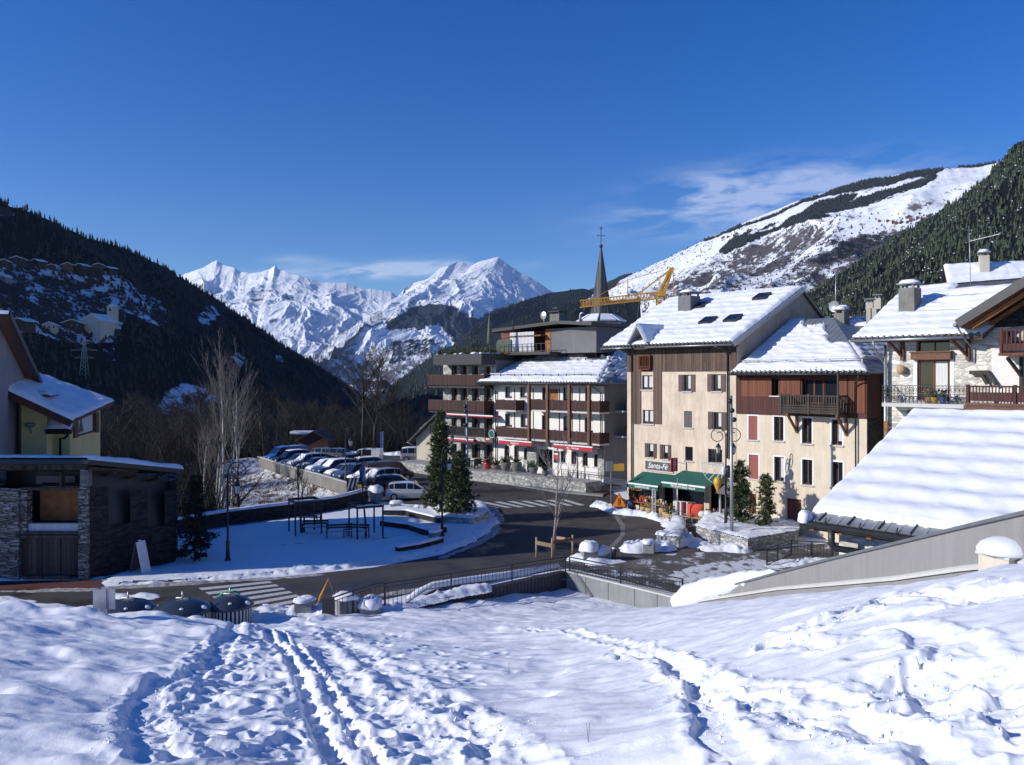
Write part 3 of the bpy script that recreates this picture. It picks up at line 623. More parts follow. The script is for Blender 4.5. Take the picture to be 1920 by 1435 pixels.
sheet('plaza',[(1100,1068),(1180,1052),(1240,1040),(1300,1036),(1430,1032),(1560,1020),(1750,1062),(1790,1128),(1500,1128),(1345,1108),(1290,1116)],.012,S['plaza'])
sheet('pavement',[(-700,1121),(0,1107),(190,1104),(190,1088),(0,1090),(-700,1100)],.05,S['redpave'],z0=-.1)
sheet('pavement',[(880,889),(960,906),(1040,919),(1130,927),(1150,921),(1040,910),(960,897),(890,882)],.12,S['redpave'],z0=-.1)
sheet('kerb',[(878,890),(960,907.5),(1040,921),(1130,929),(1132,926.5),(1040,918.6),(960,905.4),(880,888.2)],.125,S['conc_l'],z0=-.1)
# curved gutter strip beside the shop pavement
arc=[(1140,958),(1160,968),(1172,985),(1172,1003),(1158,1020),(1130,1040),(1098,1056)]; arc2=[(1133,959),(1152,970),(1163,986),(1163,1003),(1149,1019),(1122,1038),(1090,1053)]
sheet('gutter_strip',arc+arc2[::-1],.016,S['conc'])
def stripes(name,label,quads):
    t=thing(name,label,'road marking'); t['kind']='structure'
    for q in quads:
        P=[gp(*p,.008) for p in q]; m=MB(); m.quad(*(P if (P[1]-P[0]).cross(P[2]-P[0]).z>0 else P[::-1])); m.build('stripe',S['paint'],t)
    return t
def z2(a,b,c,d,n,duty=.5):
    """n stripes between edge a->b (left ends) and c->d (right ends), by ground interpolation"""
    A,B,C,D=[gp(*p) for p in (a,b,c,d)]; r=[]
    for i in range(n):
        t0=i/(n-1+duty); t1=(i+duty)/(n-1+duty)
        r.append([A.lerp(B,t0),C.lerp(D,t0),C.lerp(D,t1),A.lerp(B,t1)])
    return r
def zebra(label,quads):
    t=thing('zebra_crossing',None,None); t['kind']='structure'
    for q in quads:
        P=[Vector((p.x,p.y,.006)) for p in q]; m=MB(); m.quad(*(P if (P[1]-P[0]).cross(P[2]-P[0]).z>0 else P[::-1])); m.build('stripe',S['paint'],t)
zebra('',z2((372,1103),(480,1172),(505,1090),(605,1140),8,.52))
zebra('',z2((875,943),(1085,936),(925,953),(1120,947),9,.5)[:8])
zebra('',z2((718,884),(800,868),(735,888),(815,872),6,.5))
# park of snow, raised
park=[(300,1010),(330,1004),(430,986),(560,970),(640,957),(690,943),(735,946),(800,952),(900,962),(918,975),(905,993),(870,1012),(830,1030),(700,1054),(560,1068),(400,1082),(215,1092),(190,1086),(230,1070),(330,1052)]
sheet('park_kerb',park,.08,S['conc'],z0=-.1)
PK=[tuple(gp(*p,.13)[:2]) for p in park]; X,Y=np.meshgrid(np.arange(min(p[0] for p in PK),max(p[0] for p in PK),.14),np.arange(min(p[1] for p in PK),max(p[1] for p in PK),.14),indexing='ij')
ins=inpoly(X,Y,PK); d_,_=polydist(X,Y,PK+[PK[0]]); e_=np.where(ins,d_,-d_)+.25*fbm(X/.8,Y/.8,3,44)
Z=.06+.10*np.sqrt(np.clip(e_/.5,0,1))+.05*fbm(X/2,Y/1.6,4,45)+.02*fbm(X/.3,Y/.3,3,46)
for tr_,w_ in (([(330,1030),(430,1025),(520,1022),(560,1018),(610,1012)],.35),([(560,1018),(640,1030),(730,1020),(800,1000)],.3),([(585,990),(640,1000),(700,1012),(760,1000)],.4)):
    dd_,_=polydist(X,Y,[tuple(gp(*p,.13)[:2]) for p in tr_]); Z-=(.06*(1-sst(.1,w_,dd_))*(.5+ridged(X/.35,Y/.35,3,47)))
f_=gridfaces(*X.shape); k_=(e_.ravel()[f_]>0).all(1); o=npmesh('snow_park',np.stack([X,Y,Z],-1).reshape(-1,3),f_[k_],S['snow']); tag(o,kind='structure')
# ================================================================ foreground slope
def zbase(x,y):
    x=np.asarray(x,float); y=np.asarray(y,float)
    z=8.8-.244*y
    z=z+np.clip((-x-4)/11,0,1.6)*.98*(1-sst(22,31,y))-.45*np.exp(-((x+11.2)/3.6)**2)*sst(23,30,y)
    z=z+1.85*sst(-.5,7.4,x)*np.clip(1-(y-10)/31,0,1)
    zf=np.where(x<-8.5,-.15,-.33-.08*(np.maximum(x,-8.5)+4)-.012)
    zf=np.where(x>7,zf,zf)
    h=.35; z=np.where(z-zf>4*h,z,h*np.logaddexp(z/h,zf/h))
    return z
def surf(px,py):
    r=ray(px)
    ys=np.arange(3,46,.05); zr=H-(py-HY)/F*ys; g=zbase(r*ys,ys)
    k=np.where(g>=zr)[0]; y=ys[k[0]] if len(k) else 40
    return (r*y,y)
def trackpts(L): return [surf(*p) for p in L]
nu,nv=1000,1000
cpx=np.concatenate([np.linspace(-900,-20,90,endpoint=False),np.linspace(-20,1940,nu-180),np.linspace(1942,2800,90)]); 
ys=3.2*(48/3.2)**np.linspace(0,1,nv)
Xg=((cpx-960)/F)[:,None]*ys[None,:]; Yg=np.broadcast_to(ys[None,:],Xg.shape).copy()
Zg=zbase(Xg,Yg)
# wind-worked undulation and tussocks under the snow
a=fbm(Xg/2.6+.3*Yg,Yg/1.7,4,3)*(.20-.07*sst(0,4,Xg))+fbm(Xg/1.0,Yg/.75,3,4)*.065+np.maximum(fbm(Xg/1.9,Yg/1.4,3,41),0)**1.5*.38*sst(-2,-8,Xg)
Zg+=a*sst(3,6,Yg)
Zg+=fbm(Xg/.25,Yg/.25,3,9)*.010
def trench(pts,w,dep,rim=.06,rough=.06,seed=0,wob=.12):
    global Zg
    P=trackpts(pts); d,t=polydist(Xg,Yg,P); k=d<w*4
    dd=d[k]+fbm(Xg[k]/.4,Yg[k]/.4,3,seed)*wob
    dep*=.48; rough*=.36; rim*=.5
    z=-dep*(1-sst(w*.45,w,dd))+rim*np.exp(-((dd-w*1.35)/(w*.4))**2)
    z+=rough*.75*(1-sst(w*1.2,w*2.6,dd))*(ridged(Xg[k]/.2,Yg[k]/.2,3,seed+1)-.4)
    Zg[k]+=z
def prints(n,poly,seed,r0=.13,dep=.09,lump=.05):
    global Zg
    rr=np.random.default_rng(seed); c=0
    xs=[p[0] for p in poly]; yl=[p[1] for p in poly]
    while c<n:
        px=rr.uniform(min(xs),max(xs)); py=rr.uniform(min(yl),max(yl))
        if not inpoly(np.array([px]),np.array([py]),poly)[0]: continue
        x,y=surf(px,py); one_print(x,y,rr.uniform(.8,1.3)*r0,dep*rr.uniform(.6,1.4),rr.uniform(0,3.1),lump); c+=1
DENT=np.zeros(Zg.shape); LUMP=np.zeros(Zg.shape)
def one_print(x,y,r,dep,ang,lump=.03):
    i0,i1=np.searchsorted(ys,[y-r*5,y+r*5]); 
    pc=960+F*x/y; wpx=F*r*5/y; j0,j1=np.searchsorted(cpx,[pc-wpx,pc+wpx])
    if i1<=i0 or j1<=j0: return
    sx=Xg[j0:j1,i0:i1]-x; sy=Yg[j0:j1,i0:i1]-y
    a_=sx*math.cos(ang)+sy*math.sin(ang); b_=-sx*math.sin(ang)+sy*math.cos(ang)
    d=np.hypot(a_/1.7,b_)/r
    w_=DENT[j0:j1,i0:i1]; np.maximum(w_,dep*(1-sst(.5,1.2,d)),out=w_)
    w_=LUMP[j0:j1,i0:i1]; np.maximum(w_,lump*np.exp(-((d-1.45)/.4)**2),out=w_)
# trodden trench and ski tracks in the middle
trench([(470,1172),(430,1200),(400,1240),(345,1275),(285,1305),(255,1345),(275,1385),(300,1435)],.24,.14,.05,.09,1)
trench([(500,1186),(530,1222),(560,1265),(580,1320),(610,1375),(660,1450)],.13,.20,.05,.03,2,.03)
trench([(525,1186),(560,1222),(600,1268),(625,1310),(650,1345),(700,1400),(730,1450)],.11,.13,.04,.05,3,.05)
trench([(600,1210),(650,1280),(700,1320),(780,1370),(850,1440)],.28,.10,.04,.10,4)
trench([(560,1170),(640,1200),(720,1260),(800,1330),(930,1400),(980,1440)],.30,.09,.04,.09,5)
prints(330,[(440,1180),(600,1175),(820,1260),(960,1435),(330,1435),(300,1330),(430,1240)],5,.12,.09,.05)
prints(120,[(350,1220),(480,1180),(540,1190),(430,1300),(320,1350)],6,.10,.07,.07)
prints(90,[(600,1180),(760,1180),(1000,1240),(860,1300)],8,.10,.05,.03)
for q in [(1008,1306),(1031,1279),(1088,1262)]: 
    x,y=surf(*q); one_print(x,y,.17,.10,.4,.02)
# trails on the right
trench([(1925,1118),(1800,1122),(1700,1130),(1620,1140),(1570,1165),(1500,1195),(1450,1208)],.15,.11,.05,.09,11)
trench([(1450,1208),(1560,1222),(1620,1195),(1700,1190),(1780,1210),(1840,1255),(1925,1300)],.17,.12,.05,.09,12)
trench([(1660,1290),(1700,1262),(1760,1255),(1740,1300),(1800,1330),(1880,1320),(1925,1350)],.22,.15,.05,.09,13)
trench([(1150,1220),(1230,1235),(1300,1262),(1340,1305),(1420,1320),(1520,1345),(1620,1385),(1700,1400),(1800,1440)],.18,.11,.05,.09,14)
trench([(1260,1240),(1300,1290),(1325,1345),(1345,1390),(1400,1440)],.16,.14,.05,.09,15)
trench([(1330,1290),(1450,1300),(1560,1330),(1700,1400)],.15,.08,.05,.09,16)
trench([(960,1180),(1100,1190),(1200,1215),(1260,1240)],.15,.06,.05,.09,17)
prints(45,[(1620,1200),(1925,1230),(1925,1420),(1700,1420),(1640,1300)],21,.13,.10,.05)
prints(50,[(1180,1220),(1400,1300),(1650,1380),(1500,1400),(1250,1300)],22,.11,.07,.04)
prints(40,[(1450,1190),(1640,1120),(1925,1100),(1925,1130),(1640,1160),(1500,1220)],23,.11,.08,.05)
Zg+=LUMP*.3*(1+fbm(Xg/.15,Yg/.15,2,77))-DENT*.62
fgv=np.stack([Xg,Yg,Zg],-1).reshape(-1,3); gf=gridfaces(len(cpx),nv)
# keep clear of the village beyond the walls: drop the cells there
cx=fgv[gf].mean(1)
def side(p,q,x,y): return (q[0]-p[0])*(y-p[1])-(q[1]-p[1])*(x-p[0])
drop=((side(W1,W2,cx[:,0],cx[:,1])>.4*11)&(cx[:,0]<2.9)&(cx[:,0]>-8.5))|((side(W2,W3,cx[:,0],cx[:,1])>.4*7)&(cx[:,0]>=2.9)&(cx[:,1]>36))|((cx[:,0]>7.9)&(cx[:,1]>9.5))
drop|=(cx[:,0]<-8.5)&(cx[:,1]>40)
o=npmesh('snow_slope',fgv,gf[~drop],S['snow_fg']); tag(o,kind='structure')
# crumbs of broken crust beside the trails
CR=[]
for pts,n_,w_ in (([(470,1172),(430,1200),(400,1240),(345,1275),(285,1305),(255,1345),(275,1385),(300,1435)],900,.5),([(500,1186),(530,1222),(560,1265),(580,1320),(610,1375),(660,1450)],500,.45),([(560,1170),(640,1200),(720,1260),(800,1330),(930,1400)],500,.6),([(1150,1220),(1230,1235),(1300,1262),(1340,1305),(1420,1320),(1520,1345),(1620,1385),(1700,1400)],300,.4),([(1660,1290),(1700,1262),(1760,1255),(1740,1300),(1800,1330),(1880,1320)],180,.4),([(1800,1122),(1700,1130),(1620,1140),(1570,1165),(1500,1195),(1450,1208)],220,.4),([(1260,1240),(1300,1290),(1325,1345),(1345,1390)],120,.3)):
    P=trackpts(pts); A_=np.array(P); i_=rng.integers(0,len(P)-1,n_); t_=rng.random(n_)[:,None]; CR.append(A_[i_]*(1-t_)+A_[i_+1]*t_+rng.normal(0,w_*.6,(n_,2)))
CR=np.concatenate(CR); pc_=960+F*CR[:,0]/CR[:,1]; ji=np.clip(np.searchsorted(cpx,pc_),0,len(cpx)-1); ii=np.clip(np.searchsorted(ys,CR[:,1]),0,nv-1); zc_=Zg[ji,ii]
r_=np.exp(rng.normal(-4.55,.45,len(CR)))[:,None,None]; oc=np.array([[1,0,0],[0,1,0],[-1,0,0],[0,-1,0],[0,0,1],[0,0,-1]],float)[None]*rng.uniform(.5,1.3,(len(CR),6,1))+rng.normal(0,.2,(len(CR),6,3))
Vc=np.stack([CR[:,0],CR[:,1],zc_],-1)[:,None]+oc*r_; fo_=np.array([[0,1,4],[1,2,4],[2,3,4],[3,0,4],[1,0,5],[2,1,5],[3,2,5],[0,3,5]]); o=npmesh('snow_crumbs',Vc.reshape(-1,3),(np.arange(len(CR))[:,None,None]*6+fo_[None]).reshape(-1,3),S['snow_fg'],smooth=False); tag(o,'crumbs of broken snow crust beside the footprints','snow',kind='stuff')
# snow banks and slush ridges
def bank(name,label,pts,w,h,mat,seed=0,px=True,z=0.,kind='stuff',res=.11,cat='snow'):
    P=[tuple(gp(*p,z)[:2]) if px else p for p in pts]
    xs=[p[0] for p in P]; yl=[p[1] for p in P]; x0,x1,y0,y1=min(xs)-w,max(xs)+w,min(yl)-w,max(yl)+w
    n1=min(420,max(12,int((x1-x0)/res))); n2=min(420,max(12,int((y1-y0)/res)))
    X,Y=np.meshgrid(np.linspace(x0,x1,n1),np.linspace(y0,y1,n2),indexing='ij'); d,t=polydist(X,Y,P)
    d=d+fbm(X/.8,Y/.8,4,seed)*w*.45
    Z=h*(1-sst(.25*w,w,d))*(.45+.85*rid2(X/.55,Y/.55,5,seed+3,.62))*(.7+.5*fbm(t/2.2,t*0,3,seed+5))
    Z=np.where(d<w,Z+fbm(X/.2,Y/.2,2,seed+9)*.03,-.05)
    V=np.stack([X,Y,Z+z-.03],-1).reshape(-1,3); f=gridfaces(n1,n2); dd=d.ravel()[f].min(1)
    o=npmesh(name,V,f[dd<w*1.05],mat); tag(o,label,cat,kind=kind); return o
BL=[('lumpy snow bank curving round the shop pavement',[(1122,948),(1162,962),(1215,968),(1250,978),(1270,992),(1266,1010)],.8,.5,'snow'),
 ('ploughed snow heap round the stone block near the bollard',[(1185,1032),(1225,1030),(1262,1022),(1280,1016)],1.1,.8,'snow'),
 ('broken snow heap against the planter wall',[(1285,1012),(1310,1022),(1345,1030),(1390,1032)],1.0,.55,'snow'),
 ('snow heap behind the corner of the railings',[(1085,1050),(1120,1056),(1150,1052)],.8,.5,'snow'),
 ('snow ridge along the near edge of the park',[(215,1092),(330,1086),(480,1076),(620,1064),(750,1047),(850,1024),(905,995),(922,972)],.8,.28,'snow'),
 ('snow edge in front of the stone barn',[(-60,1088),(60,1086),(170,1084),(215,1082)],.4,.22,'snow'),
 ('dirty slush ridge along the far kerb of the road',[(-60,1109),(100,1108),(200,1104),(330,1096),(470,1087),(600,1078)],.42,.13,'slush'),
 ('dirty slush along the near edge of the road by the railing',[(620,1133),(720,1116),(830,1097),(940,1080),(1050,1064)],.4,.12,'slush'),
 ('dirty slush round the bend below the conifer planter',[(830,1046),(890,1022),(925,1000),(938,975),(926,952)],.45,.12,'slush'),
 ('snow along the terrace wall of the hotel',[(880,874),(940,890),(1000,900),(1060,908),(1130,914)],.6,.4,'snow'),
 ('snow heaps between the white annex and the peach house',[(1050,915),(1090,917),(1130,914),(1165,912)],.8,.4,'snow'),
 ('snow bank at the foot of the grey bins',[(200,1182),(330,1178),(470,1160),(540,1150),(600,1150)],1.0,.5,'snow'),
 ('snow heap inside the bend of the railings',[(610,1155),(660,1150),(720,1142),(800,1122),(900,1102)],.6,.35,'snow'),
 ('snow on the parapet side of the plaza',[(1290,1118),(1345,1112),(1420,1104),(1500,1094)],.7,.6,'snow'),
 ('snow patch inside the plaza railings',[(1450,1062),(1500,1056),(1560,1052)],.9,.25,'snow'),
 ('snow border at the far end of the car park',[(560,848),(680,850),(740,853),(800,853)],1.2,.6,'snow'),
 ('snow verge around the two big conifers',[(790,952),(850,958),(900,965)],1.2,.3,'snow')]
for i,(lb,p,w_,h_,mt) in enumerate(BL): bank('snow_bank' if mt=='snow' else 'slush_ridge',lb,p,w_,h_,S[mt],seed=200+i*7,cat='snow' if mt=='snow' else 'slush')
# ================================================================ building kit
class House:
    def __init__(s,name,label,cat,A,u,z0=0,group=None):
        s.A=Vector((A[0],A[1])); s.u=Vector(u).normalized(); s.n=Vector((-s.u.y,s.u.x)); s.z0=z0
        s.root=thing(name,label,cat,(A[0],A[1],z0),math.atan2(s.u.y,s.u.x),group)
    def X(s,px,d=0.):
        r=ray(px); P=s.A+s.n*d; return (r*P.y-P.x)/(s.u.x-r*s.u.y)
    def Z(s,px,py,d=0.):
        P=s.A+s.n*d+s.u*s.X(px,d); return H-(py-HY)/F*P.y-s.z0
    def L(s,px,py,d=0.): return (s.X(px,d),d,s.Z(px,py,d))
    def R(s,a,b,c,e,d=0.):
        m=(a+c)/2; return (s.X(a,d),s.X(c,d),s.Z(m,e,d),s.Z(m,b,d))
    def W(s,x,y,z):
        P=s.A+s.u*x+s.n*y; return Vector((P.x,P.y,z+s.z0))
    def part(s,name,mb,mats,parent=None): return mb.build(name,mats,parent or s.root)
def wall(mb,axis,c,a0,a1,z0,z1,holes=(),inw=1,t=.22,m=0,top=None):
    """sheet with openings and reveals; axis 'x': plane y=c, axis 'y': plane x=c"""
    P=(lambda a,b,z:(a,c+b*inw,z)) if axis=='x' else (lambda a,b,z:(c+b*inw,a,z))
    xs=sorted({a0,a1,*[min(max(v,a0),a1) for h in holes for v in h[:2]]}); zs=sorted({z0,z1,*[min(max(v,z0),z1) for h in holes for v in h[2:4]]})
    for i in range(len(xs)-1):
        for j in range(len(zs)-1):
            mx=(xs[i]+xs[i+1])/2; mz=(zs[j]+zs[j+1])/2
            if any(h[0]<mx<h[1] and h[2]<mz<h[3] for h in holes): continue
            mb.quad(P(xs[i],0,zs[j]),P(xs[i+1],0,zs[j]),P(xs[i+1],0,zs[j+1]),P(xs[i],0,zs[j+1]),m)
    for h in holes:
        x0,x1,b0,b1=h[:4]
        mb.quad(P(x0,0,b0),P(x0,t,b0),P(x0,t,b1),P(x0,0,b1),m); mb.quad(P(x1,0,b0),P(x1,t,b0),P(x1,t,b1),P(x1,0,b1),m)
        mb.quad(P(x0,0,b1),P(x1,0,b1),P(x1,t,b1),P(x0,t,b1),m); mb.quad(P(x0,0,b0),P(x1,0,b0),P(x1,t,b0),P(x0,t,b0),m)
def window(h,r,d=0.,fm='wood_brn',mul=1,trans=0,pane='glass',curt=0,sill=True,shut='',sm='shut_br',door=False,fw=.06,dep=.16,name=None,trim=False):
    x0,x1,z0,z1=r; y=d+dep; mb=MB()
    mb.box(x0,x1,y-.03,y+.03,z1-fw,z1); mb.box(x0,x1,y-.03,y+.03,z0,z0+fw); mb.box(x0,x0+fw,y-.03,y+.03,z0+fw,z1-fw); mb.box(x1-fw,x1,y-.03,y+.03,z0+fw,z1-fw)
    for i in range(mul):
        xm=x0+(x1-x0)*(i+1)/(mul+1); mb.box(xm-fw*.6,xm+fw*.6,y-.028,y+.028,z0+fw,z1-fw)
    for i in range(trans):
        zm=z0+(z1-z0)*(i+1)/(trans+1); mb.box(x0+fw,x1-fw,y-.026,y+.026,zm-.02,zm+.02)
    o=mb.build(name or ('balcony_door' if door else 'window'),S[fm],h.root)
    MB().quad((x0,y+.01,z0),(x1,y+.01,z0),(x1,y+.01,z1),(x0,y+.01,z1)).build('pane',S[pane],o)
    if curt:
        c=MB(); wd=(x1-x0-2*fw)
        for a,b in ([(.06,.40),(.60,.94)] if curt==1 else [(.52,.95)] if curt==2 else [(.05,.95)]):
            n=8; 
            for k in range(n):
                xa=x0+fw+wd*(a+(b-a)*k/n); xb=x0+fw+wd*(a+(b-a)*(k+1)/n); ya=y+(.004 if k%2 else -.012); yb=y+(-.012 if k%2 else .004)
                c.quad((xa,ya,z0+fw+(z1-z0)*(.12 if curt!=3 else .4)),(xb,yb,z0+fw+(z1-z0)*(.12 if curt!=3 else .4)),(xb,yb,z1-fw),(xa,ya,z1-fw))
        c.build('curtain',S['curtain'],o)
    if sill and not door: MB().box(x0-.12,x1+.12,d-.09,d+.10,z0-.09,z0-.003).build('window_sill',S['conc_top'],o)
    if trim:
        t=MB(); 
        t.box(x0-.1,x0,d-.006,d+.02,z0,z1+.1); t.box(x1,x1+.1,d-.006,d+.02,z0,z1+.1); t.box(x0,x1,d-.006,d+.02,z1,z1+.1); t.build('window_surround',S['whitep'],o)
    w_=(x1-x0)/2+.05
    for c in shut:
        m=MB()
        if c=='L': a,b=x0-w_*1.02,x0-.02
        elif c=='R': a,b=x1+.02,x1+w_*1.02
        elif c=='C': a,b=x0+.01,x1-.01
        yy_=d-.05 if c!='C' else d+.05
        m.box(a,b,yy_,yy_+.04,z0-.02 if c!='C' else z0+.01,z1+.02 if c!='C' else z1-.01)
        for zz in (.18,.82): m.box(a+.03,b-.03,yy_-.02,yy_-.002,z0+(z1-z0)*zz-.04,z0+(z1-z0)*zz+.04)
        if c=='C': m.box((a+b)/2-.012,(a+b)/2+.012,yy_-.012,yy_-.001,z0+.02,z1-.02)
        m.build('shutter',S[sm],h.root)
    return o
def roof(h,q,thick=.18,mat='tile',snow=.22,bare=None,tiles=True,course=.95,res=.14,seed=0,name='roof',cstep=.06,parent=None,nz=.05,tstep=.36,soft=False):
    a,b,c,d=[Vector(p) for p in q]; n=(b-a).cross(d-a).normalized()
    if n.z<0: n=-n
    mb=MB().slab(q,thick)
    if tiles:
        L=(b-a).length; k=int(L/tstep); up=((d-a)+(c-b)).normalized()
        for i in range(k):
            p=a.lerp(b,(i+.5)/k)+n*.02-up*.06; mb.tube([p,p+up*.55],[.11,.10],6)
    o=mb.build(name,S[mat],parent or h.root)
    if snow:
        Lu=((b-a).length+(c-d).length)/2; Lv=((d-a).length+(c-b).length)/2
        nu=max(8,min(260,int(Lu/res))); nv=max(8,min(160,int(Lv/res)))
        U,V=np.meshgrid(np.linspace(0,1,nu),np.linspace(0,1,nv),indexing='ij')
        A,B,C,D=[np.array(p) for p in (a,b,c,d)]
        P=(A*(1-U)[...,None]+B*U[...,None])*(1-V)[...,None]+(D*(1-U)[...,None]+C*U[...,None])*V[...,None]
        lu=U*Lu; lv=V*Lv
        e=np.minimum(np.minimum(lu,Lu-lu),np.minimum(lv+.04,Lv-lv+.1)); 
        hh=snow*(.75+(.12 if soft else .35)*fbm(lu/1.5,lv/1.5,3,seed))*np.sqrt(np.clip(e/.28,0,1))
        if cstep:
            fr=(lv/course+.08*fbm(lu/1.2,lu*0,2,seed+4))%1
            if soft: hh=hh+cstep*(.5+.5*np.cos(fr*2*np.pi))*np.clip(e/.3,0,1)*(.9+.25*fbm(lu/2.5,lv/2,2,seed+6))+.16*cstep*np.cos(fr*2*np.pi)*np.cos(lu/tstep*np.pi*.5)
            else: hh=hh+cstep*(1-fr)*np.clip(e/.3,0,1)+.5*cstep*np.exp(-((fr-.08)/.09)**2)*np.maximum(0,np.sin(lu/tstep*2*np.pi/1)) 
        hh=hh+nz*fbm(lu/.45,lv/.35,3,seed+2)*np.clip(e/.2,0,1)
        if bare is not None:
            bb=bare(U,V,lu,lv,fbm(lu/.8,lv/.6,4,seed+8)); hh=np.where(bb>.5,-.06,np.where(bb>0,hh*(1-bb),hh))
        P=P+np.array(n)*hh[...,None]
        npmesh('roof_snow',P.reshape(-1,3),gridfaces(nu,nv),S['snow_roof'],parent=o)
    return o
def gutter(h,a,b,r=.07,pipe=None,mat='metal'):
    mb=MB(); a=Vector(a); b=Vector(b); mb.tube([a,b],r,8)
    o=mb.build('gutter',S[mat],h.root)
    if pipe: MB().tube(pipe,.05,8).build('downpipe',S[mat],h.root)
    return o
def skylight(h,ro,q,w,l,px,py,m='metald'):
    """roof window: centre found on roof plane q under photo point"""
    pass
def plane_hit(h,q,px,py):
    a,b,c,d=[Vector(p) for p in q]; A=h.W(*a); n=(h.W(*b)-A).cross(h.W(*d)-A)
    r=Vector((ray(px),1,-(py-HY)/F)); t=n.dot(A-Vector((0,0,H)))/n.dot(r); P=Vector((0,0,H))+r*t
    dlt=Vector((P.x,P.y))-h.A; return Vector((dlt.dot(h.u),dlt.dot(h.n),P.z-h.z0))
def rwin(h,q,px,py,w=.8,l=1.1,parent=None,lift=.38):
    a,b,c,d=[Vector(p) for p in q]; u=(b-a).normalized(); n=u.cross((d-a)).normalized()
    if n.z<0:n=-n
    v=n.cross(u).normalized(); v=v if v.z>0 else -v
    P=plane_hit(h,q,px,py)
    f=lambda s,t,k:P+u*s+v*t+n*k
    mb=MB(); 
    for (s0,s1,t0,t1) in ((-w/2,w/2,-l/2,-l/2+.09),(-w/2,w/2,l/2-.09,l/2),(-w/2,-w/2+.09,-l/2+.09,l/2-.09),(w/2-.09,w/2,-l/2+.09,l/2-.09)):
        vs=[f(s0,t0,-.05),f(s1,t0,-.05),f(s1,t1,-.05),f(s0,t1,-.05),f(s0,t0,lift),f(s1,t0,lift),f(s1,t1,lift),f(s0,t1,lift)]
        mb.add(vs,[(0,3,2,1),(4,5,6,7),(0,1,5,4),(1,2,6,5),(2,3,7,6),(3,0,4,7)])
    o=mb.build('skylight',S['metald'],parent or h.root)
    k=lift-.03
    if parent is None: MB().quad(f(-w/2,-l/2,k),f(w/2,-l/2,k),f(w/2,l/2,k),f(-w/2,l/2,k)).build('pane',S['glass'],o)
    return P,u,v,n
def chimney(h,c,w,l,z0,z1,mat='conc',cap='conc_l',snow=True,parent=None,pots=0):
    x,y=c; mb=MB().box(x-w/2,x+w/2,y-l/2,y+l/2,z0,z1)
    mb.box(x-w/2-.06,x+w/2+.06,y-l/2-.06,y+l/2+.06,z0,z0+.25) if False else None
    o=mb.build('chimney',S[mat],parent or h.root)
    c2=MB(); zt=z1+.02
    for sx in (-1,1):
        for sy in (-1,1): c2.box(x+sx*(w/2-.12)-.06,x+sx*(w/2-.12)+.06,y+sy*(l/2-.12)-.06,y+sy*(l/2-.12)+.06,z1+.003,z1+.22)
    c2.box(x-w/2-.1,x+w/2+.1,y-l/2-.1,y+l/2+.1,z1+.22,z1+.30)
    if parent is None: 
        k=c2.build('chimney_cap',S[cap],o)
        if snow: 
            s=MB(); s.lump((x,y,z1+.30),max(w,l)*.62,.24,int(x*31)); s.build('snow_cap',S['snow'],o)
    return o
def vbars(mb,x0,x1,y,z0,z1,step=.13,w=.035,m=0,ax='x'):
    n=max(1,int(abs(x1-x0)/step))
    for i in range(n+1):
        a=x0+(x1-x0)*i/n
        if ax=='x': mb.box(a-w/2,a+w/2,y-w/2,y+w/2,z0,z1,m)
        else: mb.box(y-w/2,y+w/2,a-w/2,a+w/2,z0,z1,m)
def text(s,size,mat,parent,loc,rot,shear=0,ext=.004,sx=1.,name='lettering',bold=0):
    cu=bpy.data.curves.new('t','FONT'); cu.body=s; cu.size=size; cu.shear=shear; cu.extrude=ext; cu.align_x='CENTER'; cu.align_y='CENTER'; cu.offset=bold
    tmp=bpy.data.objects.new('t',cu); COL.objects.link(tmp); bpy.context.view_layer.update()
    me=bpy.data.meshes.new_from_object(tmp.evaluated_get(bpy.context.evaluated_depsgraph_get())); bpy.data.objects.remove(tmp)
    me.materials.clear(); me.materials.append(S[mat]); o=bpy.data.objects.new(name,me); COL.objects.link(o); o.parent=parent; o.location=loc; o.rotation_euler=rot; o.scale=(sx,1,1); return o
D0=Vector((.65,-.76))
# ================================================================ peach house
h=House('apartment_house','tall peach rendered house with brown boarded attic, green shop awnings and snowy roof','house',(9.2,66),D0); PE=h
XR=h.X(1381); ev=h.Z(1280,642,-.7); print('peach XR',XR,'eave',ev)
zw0=h.Z(1290,697); 
win=[((1272.7,703,1304,734),1),((1326.7,702,1361,734),1),((1328,773,1362,805.5),1),((1210,832,1231,858),2),((1238,834.6,1258,861.4),2)]
holes=[];jobs=[]
for (a,b,c,d),k in win:
    r=h.R(a,b,c,d); w_=(r[1]-r[0]); q=(r[0]+w_*.27,r[1]-w_*.27,r[2],r[3]); holes.append(q); jobs.append((q,dict(shut='LR',curt=2 if k==1 else 3,mul=0 if k==1 else 0)))
for r in ((1282.7,771,1297.7,802),): q=h.R(*r); holes.append(q); jobs.append((q,dict(shut='C',sm='shut_gr')))
for r in ((1284.7,838,1299,864.5),(1327.6,842.6,1354,868.7)): q=h.R(*r); holes.append(q); jobs.append((q,dict(mul=1 if r[0]>1300 else 0)))
for r in ((1203.6,704,1223.6,731),(1205,769,1225,795)): q=h.R(*r); holes.append(q); jobs.append((q,dict(mul=1,curt=1,fm='shut_br')))
shop=[h.R(1183,905,1236,949),h.R(1243,907,1262,955),h.R(1268,905,1320,958),h.R(1330,907,1372,962)]
mb=MB(); z1=ev+.1; holes+=shop
bd=h.R(1203,666,1221,691); 
wall(mb,'x',0,0,XR,-.4,zw0,[x for x in holes])
